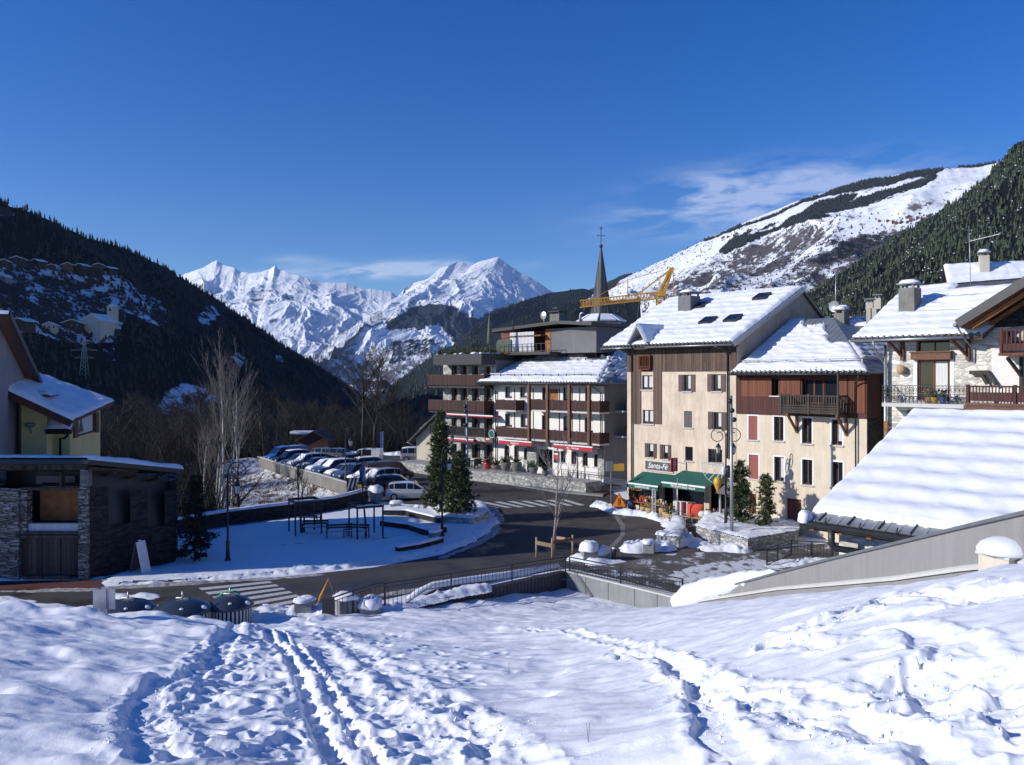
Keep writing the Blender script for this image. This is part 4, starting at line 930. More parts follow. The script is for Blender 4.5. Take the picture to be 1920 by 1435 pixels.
# recessed balcony slot at attic level plus gable sides
mb2=MB(); wall(mb2,'x',-.04,0,XR,zw0+.003,ev+.35,[bd],t=.9); 
for a,c in ((1187,1202.5),(1225.5,1241)):
    mb2.box(h.X(a),h.X(c),-.045,-.005,h.Z(a,795),zw0+.003)
rz=h.Z(1498,539,8.3); 
for x,inw in ((0,1),(XR,-1)):
    mb.quad((x,0,-.4),(x,14,-.4),(x,14,ev+.3),(x,0,ev+.3)); mb.tri((x,0,ev+.3),(x,14,ev+.3),(x,8.3 if True else 7,rz-.15))
mb.quad((0,14,-.4),(XR,14,-.4),(XR,14,ev+.3),(0,14,ev+.3))
h.part('wall',mb,S['peach']); h.part('boarding',mb2,S['wood_dk'])
# shaded right-hand gable: its shade is painted in as a darker tan (fresh piece 3 mm proud)
m=MB(); m.add([(XR+.004,0,zw0-1.),(XR+.004,14,zw0-1.),(XR+.004,14,ev+.3),(XR+.004,8.3,rz-.16),(XR+.004,0,ev+.3)],[(0,1,2,3,4)]); h.part('gable_shade',m,S['tan'])
for q,k in jobs: window(h,q,0,**k)
window(h,bd,-.04,'wood_brn',1,dep=.8,door=True)
m=MB(); x0,x1=bd[0]-.05,bd[1]+.05; zb=bd[2]; m.box(x0,x1,-.28,-.22,zb+.95,zb+1.02); m.box(x0,x1,-.27,-.23,zb+.08,zb+.14); vbars(m,x0+.06,x1-.06,-.25,zb+.14,zb+.95,.14); m.box(x0-.05,x0,-.3,-.05,zb-.02,zb+1.03); m.box(x1,x1+.05,-.3,-.05,zb-.02,zb+1.03); m.box(x0,x1,-.3,-.05,zb-.1,zb-.02)
h.part('balcony',m,S['wood_or'])
for i,q in enumerate(shop):
    m=MB(); x0,x1,a,b=q; m.box(x0,x1,.7,.76,a,b); h.part('shop_front',m,S['glass'])
# roof
q=[(-1.9,-.9,ev-.12),(XR+.25,-.9,ev-.12),(XR+.25,8.3,rz),(-2.6,8.3,rz)]; PQ=q
ro=roof(h,q,seed=3,snow=.26,course=1.0); roof(h,[(XR+.25,15.2,ev-.12),(-2.6,15.2,ev-.12),(-2.6,8.3,rz),(XR+.25,8.3,rz)],seed=4)
m=MB(); m.slab([(XR+.255,-.95,ev-.16),(XR+.42,-.95,ev-.16),(XR+.42,8.35,rz-.02),(XR+.255,8.35,rz-.02)],.30); h.part('verge_board',m,S['metal'])
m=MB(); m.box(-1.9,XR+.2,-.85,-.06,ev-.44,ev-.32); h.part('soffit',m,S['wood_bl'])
gutter(h,(-1.95,-1.0,ev-.3),(h.X(1184,-1),-1.0,ev-.3)); gutter(h,(h.X(1210,-1),-1.0,ev-.3),(XR+.3,-1.0,ev-.3))
xp=h.X(1366); h.part('downpipe',MB().tube([(xp-.5,-1,ev-.38),(xp,-.5,ev-.65),(xp,-.12,ev-.95),(xp,-.12,h.Z(1366,860))],.06,8),S['metald'])
xp=h.X(1186.5); h.part('downpipe',MB().tube([(xp-.8,-1,ev-.38),(xp,-.12,ev-.8),(xp,-.12,0)],.06,8),S['metald'])
for a,b in ((1314,578.5),(1430,562),(1329,607),(1376,603)): P,u_,v_,n_=rwin(h,q,a,b,1.1,1.1)
# dormer
dx0,dx1=h.X(1184,-.9),h.X(1212,-.9); dm=(dx0+dx1)/2; dz=ev+.15; dt=h.Z(1198,607,-1.2); 
m=MB(); m.box(dx0+.1,dx0+.22,-.1,1.6,ev-.3,dz+.5); m.box(dx1-.22,dx1-.1,-.1,1.6,ev-.3,dz+.5); m.box(dx0+.22,dx1-.22,.5,.56,ev-.3,dz+.9); h.part('dormer',m,S['darkgrey'])
for sx in (0,1):
    e=(dx0-.25 if sx==0 else dx1+.25)
    qq=[(e,-1.2,dz-.1),(e,2.0,dz-.1),(dm,4.2,dt),(dm,-1.2,dt)] if sx else [(e,2.0,dz-.1),(e,-1.2,dz-.1),(dm,-1.2,dt),(dm,4.2,dt)]
    roof(h,qq,thick=.12,mat='metal',snow=.16,tiles=False,seed=9+sx,name='dormer_roof',cstep=0)
P=plane_hit(h,q,1292,583); chimney(h,(P.x,P.y),1.25,1.3,P.z-.6,h.Z(1293,556,P.y),'darkgrey','metald')
# shop sign and awnings
r=h.R(1211.5,865,1262.8,884); m=MB().box(r[0],r[1],-.10,-.02,r[2],r[3]); sg=h.part('shop_sign',m,S['shut_gr'])
m=MB(); m.box(r[0]-.04,r[1]+.04,-.12,-.10,r[3]-.05,r[3]); m.box(r[0]-.04,r[1]+.04,-.12,-.10,r[2],r[2]+.05); m.build('sign_border',S['whitep'],sg)
text('Santa-F\u00e9',(r[3]-r[2])*.78,'whitep',sg,((r[0]+r[1])/2-.12,-.125,(r[2]+r[3])/2),(math.pi/2,0,0),.35,sx=.92,bold=.006)
def awning(name,label,T,B,val,txt,col='awn',stripe='whitep',out=2.0,tsz=.22,h=h):
    """T: top edge px points on the wall, B: bottom front corners px at distance out"""
    t0=h.L(*T[0],-.02); t1=h.L(*T[1],-.02); b0=h.L(*B[0],-out); b1=h.L(*B[1],-out)
    zt=(t0[2]+t1[2])/2; zb=(b0[2]+b1[2])/2; xa=min(t0[0],b0[0]) if True else b0[0]; 
    t0=(b0[0],-.03,zt); t1=(b1[0],-.03,zt); b0=(b0[0],-out,zb); b1=(b1[0],-out,zb)
    m=MB().slab([b0,b1,t1,t0],.03); aw=m.build(name,S[col],h.root)
    m=MB(); m.box(b0[0],b1[0],-out-.03,-out,zb-val,zb-.09); m.build('valance',S[col],aw)
    m=MB(); m.box(b0[0]-.02,b1[0]+.02,-out-.05,-out+.02,zb-.088,zb+.03); m.build('front_bar',S[stripe],aw)
    m=MB(); 
    for x in (b0[0]+.15,b1[0]-.15): m.bar((x,-.05,zt-.35),(x,-out+.05,zb-.06),.04,.05)
    m.build('folding_arm',S['metalg'],aw)
    if txt: text(txt,tsz,'whitep',aw,((b0[0]+b1[0])/2,-out-.036,zb-.09-(val-.09)/2),(math.pi/2,0,0),sx=1.0,bold=.004)
    return aw,b0,b1,zb
awning('awning','',((1203,884),(1264,890.7)),((1175.6,904),(1233.5,913)),.36,'ALIMENTATION',out=1.9,tsz=.2)
awning('awning','',((1274,881),(1345,889.6)),((1241.5,902.6),(1322,914.5)),.36,'PRODUITS REGIONAUX',out=2.5,tsz=.2)
# ================================================================ cream house
A=h.W(XR+.02,0,0)
h=House('town_house','cream rendered house with dark red boarded top storey and black wooden balcony','house',(A.x,A.y),D0); CR=h
XC=h.X(1625.5); ev=h.Z(1500,698,-.6); zb=h.Z(1500,780); rz=h.Z(1562,596,7); 
J=[]
for r in ((1403.5,780,1420.4,825),(1404,852.8,1422,898)): J.append((h.R(*r),dict(shut='C',sm='shut_red',trim=True)))
for i,r in enumerate(((1451,781.6,1469,826.7),(1503.5,784,1522,832),(1559,787,1579,835),(1451.6,857,1470,902.7),(1504,862,1523,909.5),(1560,866.6,1580,915))): J.append((h.R(*r),dict(mul=1,fm='wood_brn',curt=2 if i in(2,3) else 0,trim=True)))
rd=h.R(1475,935.5,1502.5,981); rg=h.R(1404.5,925.7,1418,974)
mb=MB(); wall(mb,'x',0,0,XC,-.6,zb,[j[0] for j in J]+[rd,rg])
for x in (XC,): mb.quad((x,0,-.6),(x,14,-.6),(x,14,ev),(x,0,ev),1)  # right-hand side in dark stone: its shade is put into the colour
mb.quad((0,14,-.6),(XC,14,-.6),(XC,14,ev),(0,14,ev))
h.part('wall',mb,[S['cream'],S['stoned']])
for q,k in J: window(h,q,0,**k)
m=MB().box(rd[0],rd[1],.12,.18,rd[2],rd[3]); m.box(rd[0]+.08,rd[0]+(rd[1]-rd[0])*.47,.10,.118,rd[2]+.1,rd[3]-.1); m.box(rd[0]+(rd[1]-rd[0])*.53,rd[1]-.08,.10,.118,rd[2]+.1,rd[3]-.1); h.part('door',m,S['wood_or'])
h.part('door',MB().box(rg[0],rg[1],.1,.16,rg[2],rg[3]),S['wood_or'])
# boarded storey: openings
o1=h.R(1447.5,709,1461,742); o2=h.R(1505.6,710,1571,758)
mb=MB(); wall(mb,'x',-.10,0,XC+.05,zb,ev-.05,[o1,o2],t=.5); mb.quad((0,-.1,zb),(XC+.05,-.1,zb),(XC+.05,0,zb),(0,0,zb)); mb.quad((XC+.05,-.1,zb),(XC+.05,1.6,zb),(XC+.05,1.6,ev-.05),(XC+.05,-.1,ev-.05))
h.part('boarding',mb,S['wood_red'])
for r in ((1390,709,1418.6,744),(1419,709,1447,744),(1463,709,1476,741),(1476.5,709,1501,741),(1572,708,1589,742),(1592,706,1622,775)):
    q=h.R(*r,-.1); h.part('sliding_shutter',MB().box(q[0],q[1],-.145,-.105,q[2],q[3]),S['wood_or'])
window(h,o1,-.1,'wood_brn',0,dep=.4); window(h,(o2[0],o2[0]+(o2[1]-o2[0])*.56,o2[2],o2[3]),-.1,'wood_or',1,dep=.35,door=True,fw=.09); window(h,(o2[0]+(o2[1]-o2[0])*.58,o2[1],o2[2],o2[3]),-.1,'wood_bl',0,dep=.35,door=True)
# balcony
dB=-1.25; b=h.R(1464,741,1571.5,776,dB); x0,x1,z0,z1=b; m=MB()
m.box(x0,x1,dB,-.10,z0,z0+.12); m.box(x0-.03,x1+.03,dB-.04,dB+.04,z1-.09,z1); m.box(x0,x1,dB-.02,dB+.02,z0+.46,z0+.54); vbars(m,x0+.06,x1-.06,dB,z0+.54,z1-.09,.17,.07)
m.box(x0,x1,dB-.03,dB+.01,z0+.14,z0+.24); m.box(x0,x1,dB-.03,dB+.01,z0+.29,z0+.40)
for x in (x0,(x0+x1)/2,x1): m.box(x-.06,x+.06,dB-.06,dB+.06,z0-.05,z1+.08)
for x in (x0,x1):
    m.box(x-.03,x+.03,dB+.04,-.1,z1-.09,z1); vbars(m,dB+.15,-.2,x,z0+.12,z1-.09,.17,.05,ax='y')
ba=h.part('balcony',m,S['wood_bl'])
m=MB(); m.box(x1-.05,x1+.05,dB-.05,dB+.05,z1+.08,ev-.1); m.build('balcony_post',S['wood_bl'],ba)
for xx in (h.X(1493,-.1),h.X(1590,-.1)-.15,):
    m=MB(); m.bar((xx,-.05,z0-1.35),(xx,-.05,z0-.05),.16,.16); m.bar((xx,-.1,z0-1.2),(xx,dB+.1,z0-.12),.13,.13); m.bar((xx,-.0,z0-.1),(xx,dB,z0-.1),.15,.15); h.part('bracket',m,S['wood_brn'])
# roof: trapezoid front + right hip
xr=h.X(1562,7); q=[(-.0,-.8,ev+.02),(XC+.55,-.8,ev+.02),(xr,7,rz),(-.0,7,rz)]; CQ=q
def bare(U,V,lu,lv,n):
    e=(1-U)*9; return np.where((V>.47)&(U>.80-.10*(V-.4)+.04*n)&(U<1.2),1,0)+np.where((V>.86+.08*n),1,0)*np.where(U>.35,1,0)
roof(h,q,seed=13,snow=.20,course=.8,mat='seam',bare=bare,cstep=.05,nz=.08)
roof(h,[(XC+.55,-.8,ev+.02),(XC+.55,14.6,ev+.02),(xr,7.1,rz),(xr,7,rz)],seed=14,snow=.16,mat='seam',tiles=False,bare=lambda U,V,lu,lv,n:np.where((V>.55+.2*n)|((U<.25)&(V<.2)),1,0))
m=MB(); 
for k in range(9):
    x=XC*.06+XC*.9*k/8; P=Vector((x,-.8+.9,ev+.02+.9*(rz-ev)/7.8)); m.box(x-.04,x+.04,.1,.16,P.z+.0,P.z+.34)
zz=ev+.02+.93*(rz-ev)/7.8+.22; m.tube([(.2,.12,zz),(XC,.12,zz)],.025,6); m.tube([(.2,.12,zz+.12),(XC,.12,zz+.12)],.02,6); h.part('snow_guard',m,S['metal'])
xp=h.X(1604,-.2); gutter(h,(-.05,-.9,ev-.14),(XC+.6,-.9,ev-.14),pipe=[(xp+.55,-.85,ev-.2),(xp+.1,-.3,ev-.75),(xp,-.2,ev-.95),(xp,-.16,h.Z(1604,900))],mat='metald')
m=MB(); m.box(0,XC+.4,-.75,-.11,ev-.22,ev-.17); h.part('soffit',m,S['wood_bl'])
chimney(h,(h.X(1578,7.6),7.6),.8,.8,rz-1.2,h.Z(1578,588,7.6),'conc','conc_l')
# satellite dish on a mast
m=MB(); x=h.X(1567,8); z=h.Z(1567,575,8); m.tube([(x,8,rz-.5),(x,8,z+3.2)],.03,6); m.lathe((x,8,z),[(0,0),(.2,.03),(.35,.1),(.42,.16)],14); 
dsh=MB(); dsh.tube([(x,8,rz-.4),(x,8,z+2.9)],.03,6)
vs=[(x+.42*math.cos(a)*r,7.75-.12*(1-r*r)*-1,z+.42*math.sin(a)*r) for r in (0.01,.5,1) for a in [2*math.pi*i/14 for i in range(14)]]
fs=[(i*14+j,i*14+(j+1)%14,(i+1)*14+(j+1)%14,(i+1)*14+j) for i in range(2) for j in range(14)]; dsh.add(vs,fs,0,True); dsh.bar((x,7.75,z),(x,8,z),.04); h.part('satellite_dish',dsh,S['metalg'])
# ================================================================ white annex
h=House('hotel_annex','white three-storey restaurant building with brown balconies and crimson awnings','building',(-1.9,85.7),(.70,-.71),1.1); AN=h
XA=h.X(1133); ev=h.Z(1020,717,-.8); rz=h.Z(1154,657,6.5); print('annex',XA,ev,rz)
J=[]
for r,k in (((947,725,960,747),dict(door=True,mul=1)),((975,726,988,746),dict(mul=1)),((947,776,960,801),dict(door=True,mul=1)),((976,777,989.5,802),dict(mul=1)),
  ((945.6,836,954.5,861),dict(mul=1)),((964,837,972.5,862),dict(mul=1)),((982,840,988.5,863),dict(mul=0)),
  ((1051,846,1060.5,868),dict(mul=0)),((1071,847,1081,871),dict(mul=1)),((1092,849,1102,874),dict(mul=1)),((1113.5,852,1121,876),dict(mul=0)),
  ((1016,779,1026,806),dict(door=True,mul=0)),((1056,781,1066,808),dict(door=True,mul=0)),((1096,783,1112,812),dict(door=True,mul=1)),
  ((1016.5,727,1024,752),dict(door=True,mul=0)),((1055.5,727,1066,753),dict(door=True,mul=0)),((1097,727,1110,755),dict(door=True,mul=1))):
    J.append((h.R(*r),k))
ent=h.R(1007,843,1036,877); dor=h.R(1030,729,1047,752)
mb=MB(); wall(mb,'x',0,0,XA,-.6,ev+.3,[j[0] for j in J]+[ent,dor])
mb.quad((XA,0,-.6),(XA,13,-.6),(XA,13,ev+.2),(XA,0,ev+.2),1); mb.quad((0,13,-.6),(XA,13,-.6),(XA,13,ev+.2),(0,13,ev+.2)); mb.quad((0,0,-.6),(0,13,-.6),(0,13,ev+.2),(0,0,ev+.2))  # right side of the white wall painted dark grey to carry its shade
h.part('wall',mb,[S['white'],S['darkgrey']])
for q,k in J: window(h,q,0,fm='shut_br',sill=not k.get('door'),curt=2 if q[2]>3 else 0,**k)
h.part('door',MB().box(ent[0],ent[1],.9,.96,ent[2],ent[3]),S['glass']); h.part('door',MB().box(dor[0],dor[1],.1,.16,dor[2],dor[3]),S['wood_panel'])
r=h.R(988.8,838,1006.5,880); h.part('stone_pier',MB().box(r[0],r[1],-.06,-.003,r[2]-.8,r[3]),S['stoneg']); r=h.R(1121.5,832,1133,898); h.part('stone_pier',MB().box(r[0],r[1]+.03,-.08,-.003,r[2],r[3]),S['stoneg'])
m=MB()
for p in (965,1000,1022,1049,1073,1087): 
    x=h.X(p); m.box(x-.05,x+.05,-.03,-.003,h.Z(p,812),h.Z(p,728))
h.part('timber_strip',m,S['wood_bl'])
# balconies
zl=h.Z(1030,826,-1.4); zu=h.Z(1060,771,-1.4)
def balc(x0,x1,z,out,hgt=1.0,mat='wood_rail',slab='conc_top',solid=True,hh=h,ends=True,step=.16):
    m=MB().box(x0,x1,-out,-.003,z-.16,z); o=m.build('balcony',S[slab],hh.root); m=MB()
    m.box(x0,x1,-out-.04,-out+.04,z+hgt-.08,z+hgt); m.box(x0,x1,-out-.02,-out+.02,z+.08,z+.15); vbars(m,x0+.05,x1-.05,-out,z+.15,z+hgt-.08,step,step*.80 if solid else .06)
    n=max(1,int((x1-x0)/2.6))
    for i in range(n+1): xx=x0+(x1-x0)*i/n; m.box(xx-.06,xx+.06,-out-.06,-out+.06,z,z+hgt+.05)
    if ends:
        for xx in (x0,x1): m.box(xx-.03,xx+.03,-out+.04,-.02,z+hgt-.08,z+hgt); vbars(m,-out+.15,-.1,xx,z,z+hgt-.08,step,step*.7 if solid else .05,ax='y')
    m.build('railing',S[mat],o); return o
balc(h.X(930,-1.4),h.X(1124,-1.4),zl,1.4); balc(h.X(994.5,-1.4),h.X(1124,-1.4),zu,1.4); balc(h.X(930,-1.2),h.X(967,-1.2),h.Z(949,769,-1.2),1.2)
m=MB()
for p in (992,1026.5,1067.5,1104.5): x=h.X(p,-1.5); m.box(x-.13,x+.13,-1.62,-1.36,zl-.5,ev-.1)
h.part('balcony_post',m,S['wood_brn'])
q=[(-1.0,-1.3,ev),(XA+.9,-1.3,ev),(XA-2.0,6.5,rz),(1.2,6.5,rz)]
q=[(-.9,-1.5,ev),(XA+.6,-1.5,ev),(h.X(1154,6.5),6.5,rz),(-.9,6.5,rz)]
roof(h,q,seed=23,snow=.20,course=.9,mat='seam',res=.16,bare=lambda U,V,lu,lv,n:np.where((V>.90+.08*n)|((U>.72)&(V>.7+.2*n)),1,0),nz=.07)
roof(h,[(XA+.6,-1.5,ev),(XA+.6,14,ev),(h.X(1154,6.5),6.6,rz),(h.X(1154,6.5),6.5,rz)],seed=24,snow=.18,mat='seam',tiles=False,bare=lambda U,V,lu,lv,n:np.where(n>.12,1,0),nz=.15)
for a,b_ in ((1000,672),(1061,669),(1118,665)): rwin(h,q,a,b_,1.1,1.1)
m=MB()
for t in (.13,.62):
    y=-1.5+8*t; z=ev+(rz-ev)*t
    for k in range(16): x=-.5+(XA+.3)*k/15; m.box(x-.03,x+.03,y-.03,y+.03,z,z+.42)
    m.tube([(-.5,y,z+.36),(XA-.2-2*t,y,z+.36)],.03,6)
h.part('snow_guard',m,S['metald'])
gutter(h,(-.9,-1.6,ev-.15),(XA+.6,-1.6,ev-.15),mat='metald',pipe=[(XA-.4,-1.5,ev-.2),(XA-.3,-.15,ev-.9),(XA-.3,-.12,zl-.5)])
h.part('downpipe',MB().tube([(.1,-1.5,ev-.2),(.5,-.2,ev-.9),(.5,-.15,-.3)],.06,8),S['metald'])
m=MB().box(-.9,XA+.5,-1.5,-.003,ev-.3,ev-.22); h.part('soffit',m,S['wood_bl'])
P=plane_hit(h,q,1103,664); chimney(h,(P.x,P.y),.7,.7,P.z-.5,h.Z(1103,634,P.y),'conc','conc_l'); 
P=plane_hit(h,q,1121,657); m=MB().tube([(P.x,P.y,P.z-.3),(P.x,P.y,P.z+1.6)],.14,8); m.lathe((P.x,P.y,P.z+1.6),[(.35,0),(.38,.1),(.35,.3),(0,.4)],10); h.part('vent_pipe',m,S['metalg'])
awning('awning','',((934,818),(997,828)),((935,821),(997,832)),.42,'Restaurant',col='awnr',out=1.6,tsz=.26,h=h)
awning('awning','',((1038,826),(1110,836)),((1039,830),(1111,841)),.42,'Bar - Terrasse',col='awnr',out=1.6,tsz=.26,h=h)
r=h.R(1008,828,1046,842); sg=h.part('restaurant_sign',MB().box(r[0],r[1],-.14,-.05,r[2],r[3]),S['whitep'])
text('CAFE',(r[3]-r[2])*.8,'black',sg,((r[0]+r[1])/2,-.145,(r[2]+r[3])/2),(math.pi/2,0,0),bold=.006)
r=h.R(1038.5,846,1049,868); sg=h.part('poster',MB().box(r[0],r[1],-.05,-.003,r[2],r[3]),S['black']); m=MB(); m.add([((r[0]+r[1])/2+.28*math.cos(a),-.055,r[2]+.55+.28*math.sin(a)) for a in [i*.5236 for i in range(12)]],[tuple(range(12))]); m.build('poster_print',S['red'],sg); m=MB().box(r[0]+.1,r[1]-.1,-.056,-.052,r[3]-.35,r[3]-.2); m.build('poster_print',S['whitep'],sg)
# right-hand side balconies of the annex rear wing
for zc in (749,797,):
    z=h.Z(1133,zc+22,0); m=MB().box(XA+.01,XA+1.4,1.5,7,z-.15,z); b_=h.part('balcony',m,S['conc_top']); m=MB(); m.box(XA+1.36,XA+1.42,1.5,7,z+.9,z+.98); vbars(m,1.55,6.95,XA+1.39,z,z+.9,.17,.12,ax='y'); m.build('railing',S['wood_rail'],b_)
# ================================================================ hotel
A=AN.W(.0,.35,0); h=House('hotel','dark flat-roofed hotel with stone piers, long brown balconies and a rooftop flat','hotel',(A.x-.70*8.2,A.y+.71*8.2),(.70,-.71),1.1); HO=h
XH=8.2; zt=h.Z(880,682); print('hotel x0',h.X(831),zt)
rows=[(685,704,2.0),(727,750,2.0),(783,817,2.3),(832,858,2.2)]
bays=[(846.5,856.5),(863.5,878.5),(884.5,900),(907.5,923)]
J=[]
for (t,b_,_) in rows:
    for (a,c) in bays: J.append(h.R(a,t+(c-831)*.02,c,b_+(c-831)*.03))
X0=h.X(831)
mb=MB(); wall(mb,'x',0,X0,XH,-.6,zt+.3,J,t=.5)
mb.quad((X0,0,-.6),(X0,12,-.6),(X0,12,zt+.3),(X0,0,zt+.3)); mb.quad((XH,0,-.6),(XH,12,-.6),(XH,12,zt+.3),(XH,0,zt+.3),1); mb.quad((X0,12,-.6),(XH,12,-.6),(XH,12,zt+.3),(X0,12,zt+.3))
h.part('wall',mb,[S['stoneg'],S['darkgrey']])
for i,q in enumerate(J): window(h,q,0,fm='wood_brn',mul=1 if i>11 else 2,dep=.42,curt=2 if i<8 else 0,door=True,fw=.08)
for zc in (725,774): 
    z=h.Z(880,zc,-1.6); balc(X0-.5,XH-.1,z,1.6,1.25,slab='metald',hh=h,step=.22)
zc=h.Z(880,819,-1.5); o=balc(X0-.5,XH-.1,zc,1.5,1.0,mat='metald',slab='conc',solid=False,hh=h); 
m=MB(); rr=random.Random(3)
for k in range(26):
    x=X0+rr.uniform(0,XH-X0-1); m.box(x,x+rr.uniform(.2,.5),-1.2,-.8,zc+.02,zc+rr.uniform(.4,.9))
h.part('terrace_furniture',m,S['wood_rail'])
awning('awning','',((846,774),(925,780)),((838,774.5),(924,781)),.2,None,col='awnr',out=1.5,h=h)
awning('awning','',((831,812),(888,822)),((829,816),(888,828)),.3,None,col='awnr',out=2.0,h=h)
r=h.R(888.5,820,925,829,-1.6); sg=h.part('hotel_sign',MB().box(r[0],r[1],-1.7,-1.6,r[2],r[3]),S['wood_brn']); text('HOTEL ***',(r[3]-r[2])*.95,'whitep',sg,((r[0]+r[1])/2,-1.706,(r[2]+r[3])/2),(math.pi/2,0,0),sx=.95,bold=.008)
m=MB(); xs,zs=h.X(922,-2),h.Z(922,814,-2); n=20
m.add([(xs+.42*math.cos(2*math.pi*i/n),-2.0,zs+.42*math.sin(2*math.pi*i/n)) for i in range(n)]+[(xs+.42*math.cos(2*math.pi*i/n),-1.9,zs+.42*math.sin(2*math.pi*i/n)) for i in range(n)],[tuple(range(n)),tuple(range(2*n-1,n-1,-1))]+[(i,(i+1)%n,(i+1)%n+n,i+n) for i in range(n)]); 
sg=h.part('round_sign',m,S['awn']); m=MB(); m.tube([(xs+.40*math.cos(2*math.pi*i/n),-2.01,zs+.40*math.sin(2*math.pi*i/n)) for i in range(n+1)],.03,6); m.bar((xs,-1.9,zs),(xs,0,zs),.04); m.build('sign_ring',S['whitep'],sg)
# flat roof with deep fascia
xa,xb=h.X(812,-2),XH+.2; za=h.Z(870,684,-2); zb_=h.Z(870,664,-2)
m=MB().box(xa,XH-.1,-2,12.4,za,zb_); h.part('roof',m,S['metald'])
m=MB(); rr=random.Random(5)
bankv=[]; 
for k in range(60):
    x=rr.uniform(xa+.3,XH-.5); y=rr.uniform(-1.8,.8); m.ball((x,y,zb_+.05),rr.uniform(.12,.4),0,7,.4)
h.part('roof_snow',m,S['snow'])
m=MB()
for k in range(170):
    x=rr.uniform(xa+.2,XH-.2)+0; y=rr.uniform(-1.9,1.5); 
    for j in range(5):
        a=rr.uniform(0,6.28); l=rr.uniform(.25,.75); m.bar((x,y,zb_),(x+math.cos(a)*l*.7,y+math.sin(a)*l*.7,zb_+l),.05,.03)
h.part('roof_planting',m,S['shrub'])
# penthouse
d=3.0; x0,x1=h.X(938,d),h.X(1118,d); z0=zb_; zt_=h.Z(1010,618,d); 
m=MB(); m.box(h.X(1033,d),x1,d,11,z0,zt_); pen=h.part('penthouse_wall',m,S['darkgrey'])
m=MB(); m.box(h.X(940,d+2),h.X(1023,d),d+2,11,z0,zt_); h.part('penthouse_wall',m,S['wood_or'])
h.part('penthouse_pillar',MB().box(h.X(1023,d),h.X(1033,d)-.003,d-.05,d+.6,z0,zt_-.003),S['wood_panel'])
ra,rb=h.X(921,d-1),h.X(1118,d)+.4; rz1=h.Z(921,620,d-1); rz2=h.Z(1050,606,d-1)
m=MB().slab([(ra,d-1.2,rz1+.1),(h.X(1045,d-1.2),d-1.2,rz2+.25),(h.X(1045,d),12,rz2+.25),(ra,12,rz1+.1)],.32); m.slab([(h.X(1045,d-1.2),d-1.2,rz2+.25),(rb,d-1.2,rz2-.1),(rb,12,rz2-.1),(h.X(1045,d),12,rz2+.25)],.32); h.part('penthouse_roof',m,S['metald'])
r=h.R(956,623,1001,660,d-.9); m=MB(); n=14
for i in range(n):
    xa_=r[0]+(r[1]-r[0])*i/n; xb__=r[0]+(r[1]-r[0])*(i+1)/n; m.quad((xa_,d-.9+.06*(i%2),r[2]),(xb__,d-.9+.06*((i+1)%2),r[2]),(xb__,d-.9+.06*((i+1)%2),r[3]),(xa_,d-.9+.06*(i%2),r[3]))
h.part('tarpaulin',m,S['tarp']); 
r=h.R(931,637,958,660,d-1.0); m=MB()
for i in range(8):
    xa_=r[0]+(r[1]-r[0])*i/8; xb__=r[0]+(r[1]-r[0])*(i+1)/8; m.quad((xa_,d-1.+.05*(i%2),r[2]),(xb__,d-1.+.05*((i+1)%2),r[2]),(xb__,d-1.,r[3]-.5*(i+1)/8*0),(xa_,d-1.,r[3]-.3*(i%3==0)))
h.part('tarpaulin',m,S['tarpg'])
m=MB(); x0_,x1_=h.X(929,d-1.4),h.X(1033,d-1.4); za_=h.Z(980,661,d-1.4); zh=h.Z(980,645,d-1.4)
m.box(x0_,x1_,d-1.43,d-1.37,zh-.05,zh); m.box(x0_,x1_,d-1.43,d-1.37,za_+.1,za_+.15); 
for k in range(13): xx=x0_+(x1_-x0_)*k/12; m.box(xx-.025,xx+.025,d-1.43,d-1.37,za_,zh)
m.box(x0_,x1_,d-1.6,d+2,za_-.25,za_-.003); h.part('roof_terrace',m,S['metald'])
m=MB().box(h.X(957,d+.2),h.X(1028,d+.2),d-.95,d+1.9,zt_-.75,zt_-.6); h.part('canopy',m,S['wood_brn'])
zc_=h.Z(1040,604,d+1); chimney(h,(h.X(1040,d+1),d+1.6),1.3,1.3,zc_-.3,h.Z(1040,589,d+1),'conc','metald',snow=False)
m=MB(); x=h.X(1020,d+1); z=h.Z(1020,592,d+1); m.tube([(x,d+1,z-1.2),(x,d+1,z)],.03,6); vs=[(x+.42*math.cos(a)*q_,d+.8+.1*q_*q_,z+.42*math.sin(a)*q_) for q_ in (.01,.6,1) for a in [2*math.pi*i/14 for i in range(14)]]; m.add(vs,fs,0,True); h.part('satellite_dish',m,S['metalg'])
x=h.X(1088,d+1); z=h.Z(1088,606,d+1); h.part('vent_pipe',MB().tube([(x,d+1,z-.3),(x,d+1,z+.75),(x+.1,d+1,z+.95),(x+.4,d+1,z+1.0)],.13,8),S['metalg'])
x=h.X(918,-.4); 
um=thing('folded_parasol','tall closed grey parasol standing on the hotel roof terrace','parasol',h.W(x,-.4,zb_)); MB().tube([(0,0,0),(0,0,4.2)],.035,6).build('pole',S['metalg'],um); MB().lathe((0,0,0),[(.12,.9),(.30,1.15),(.24,2.2),(.14,3.4),(.05,4.1),(0,4.2)],10).build('folded_canopy',S['tarpg'],um)
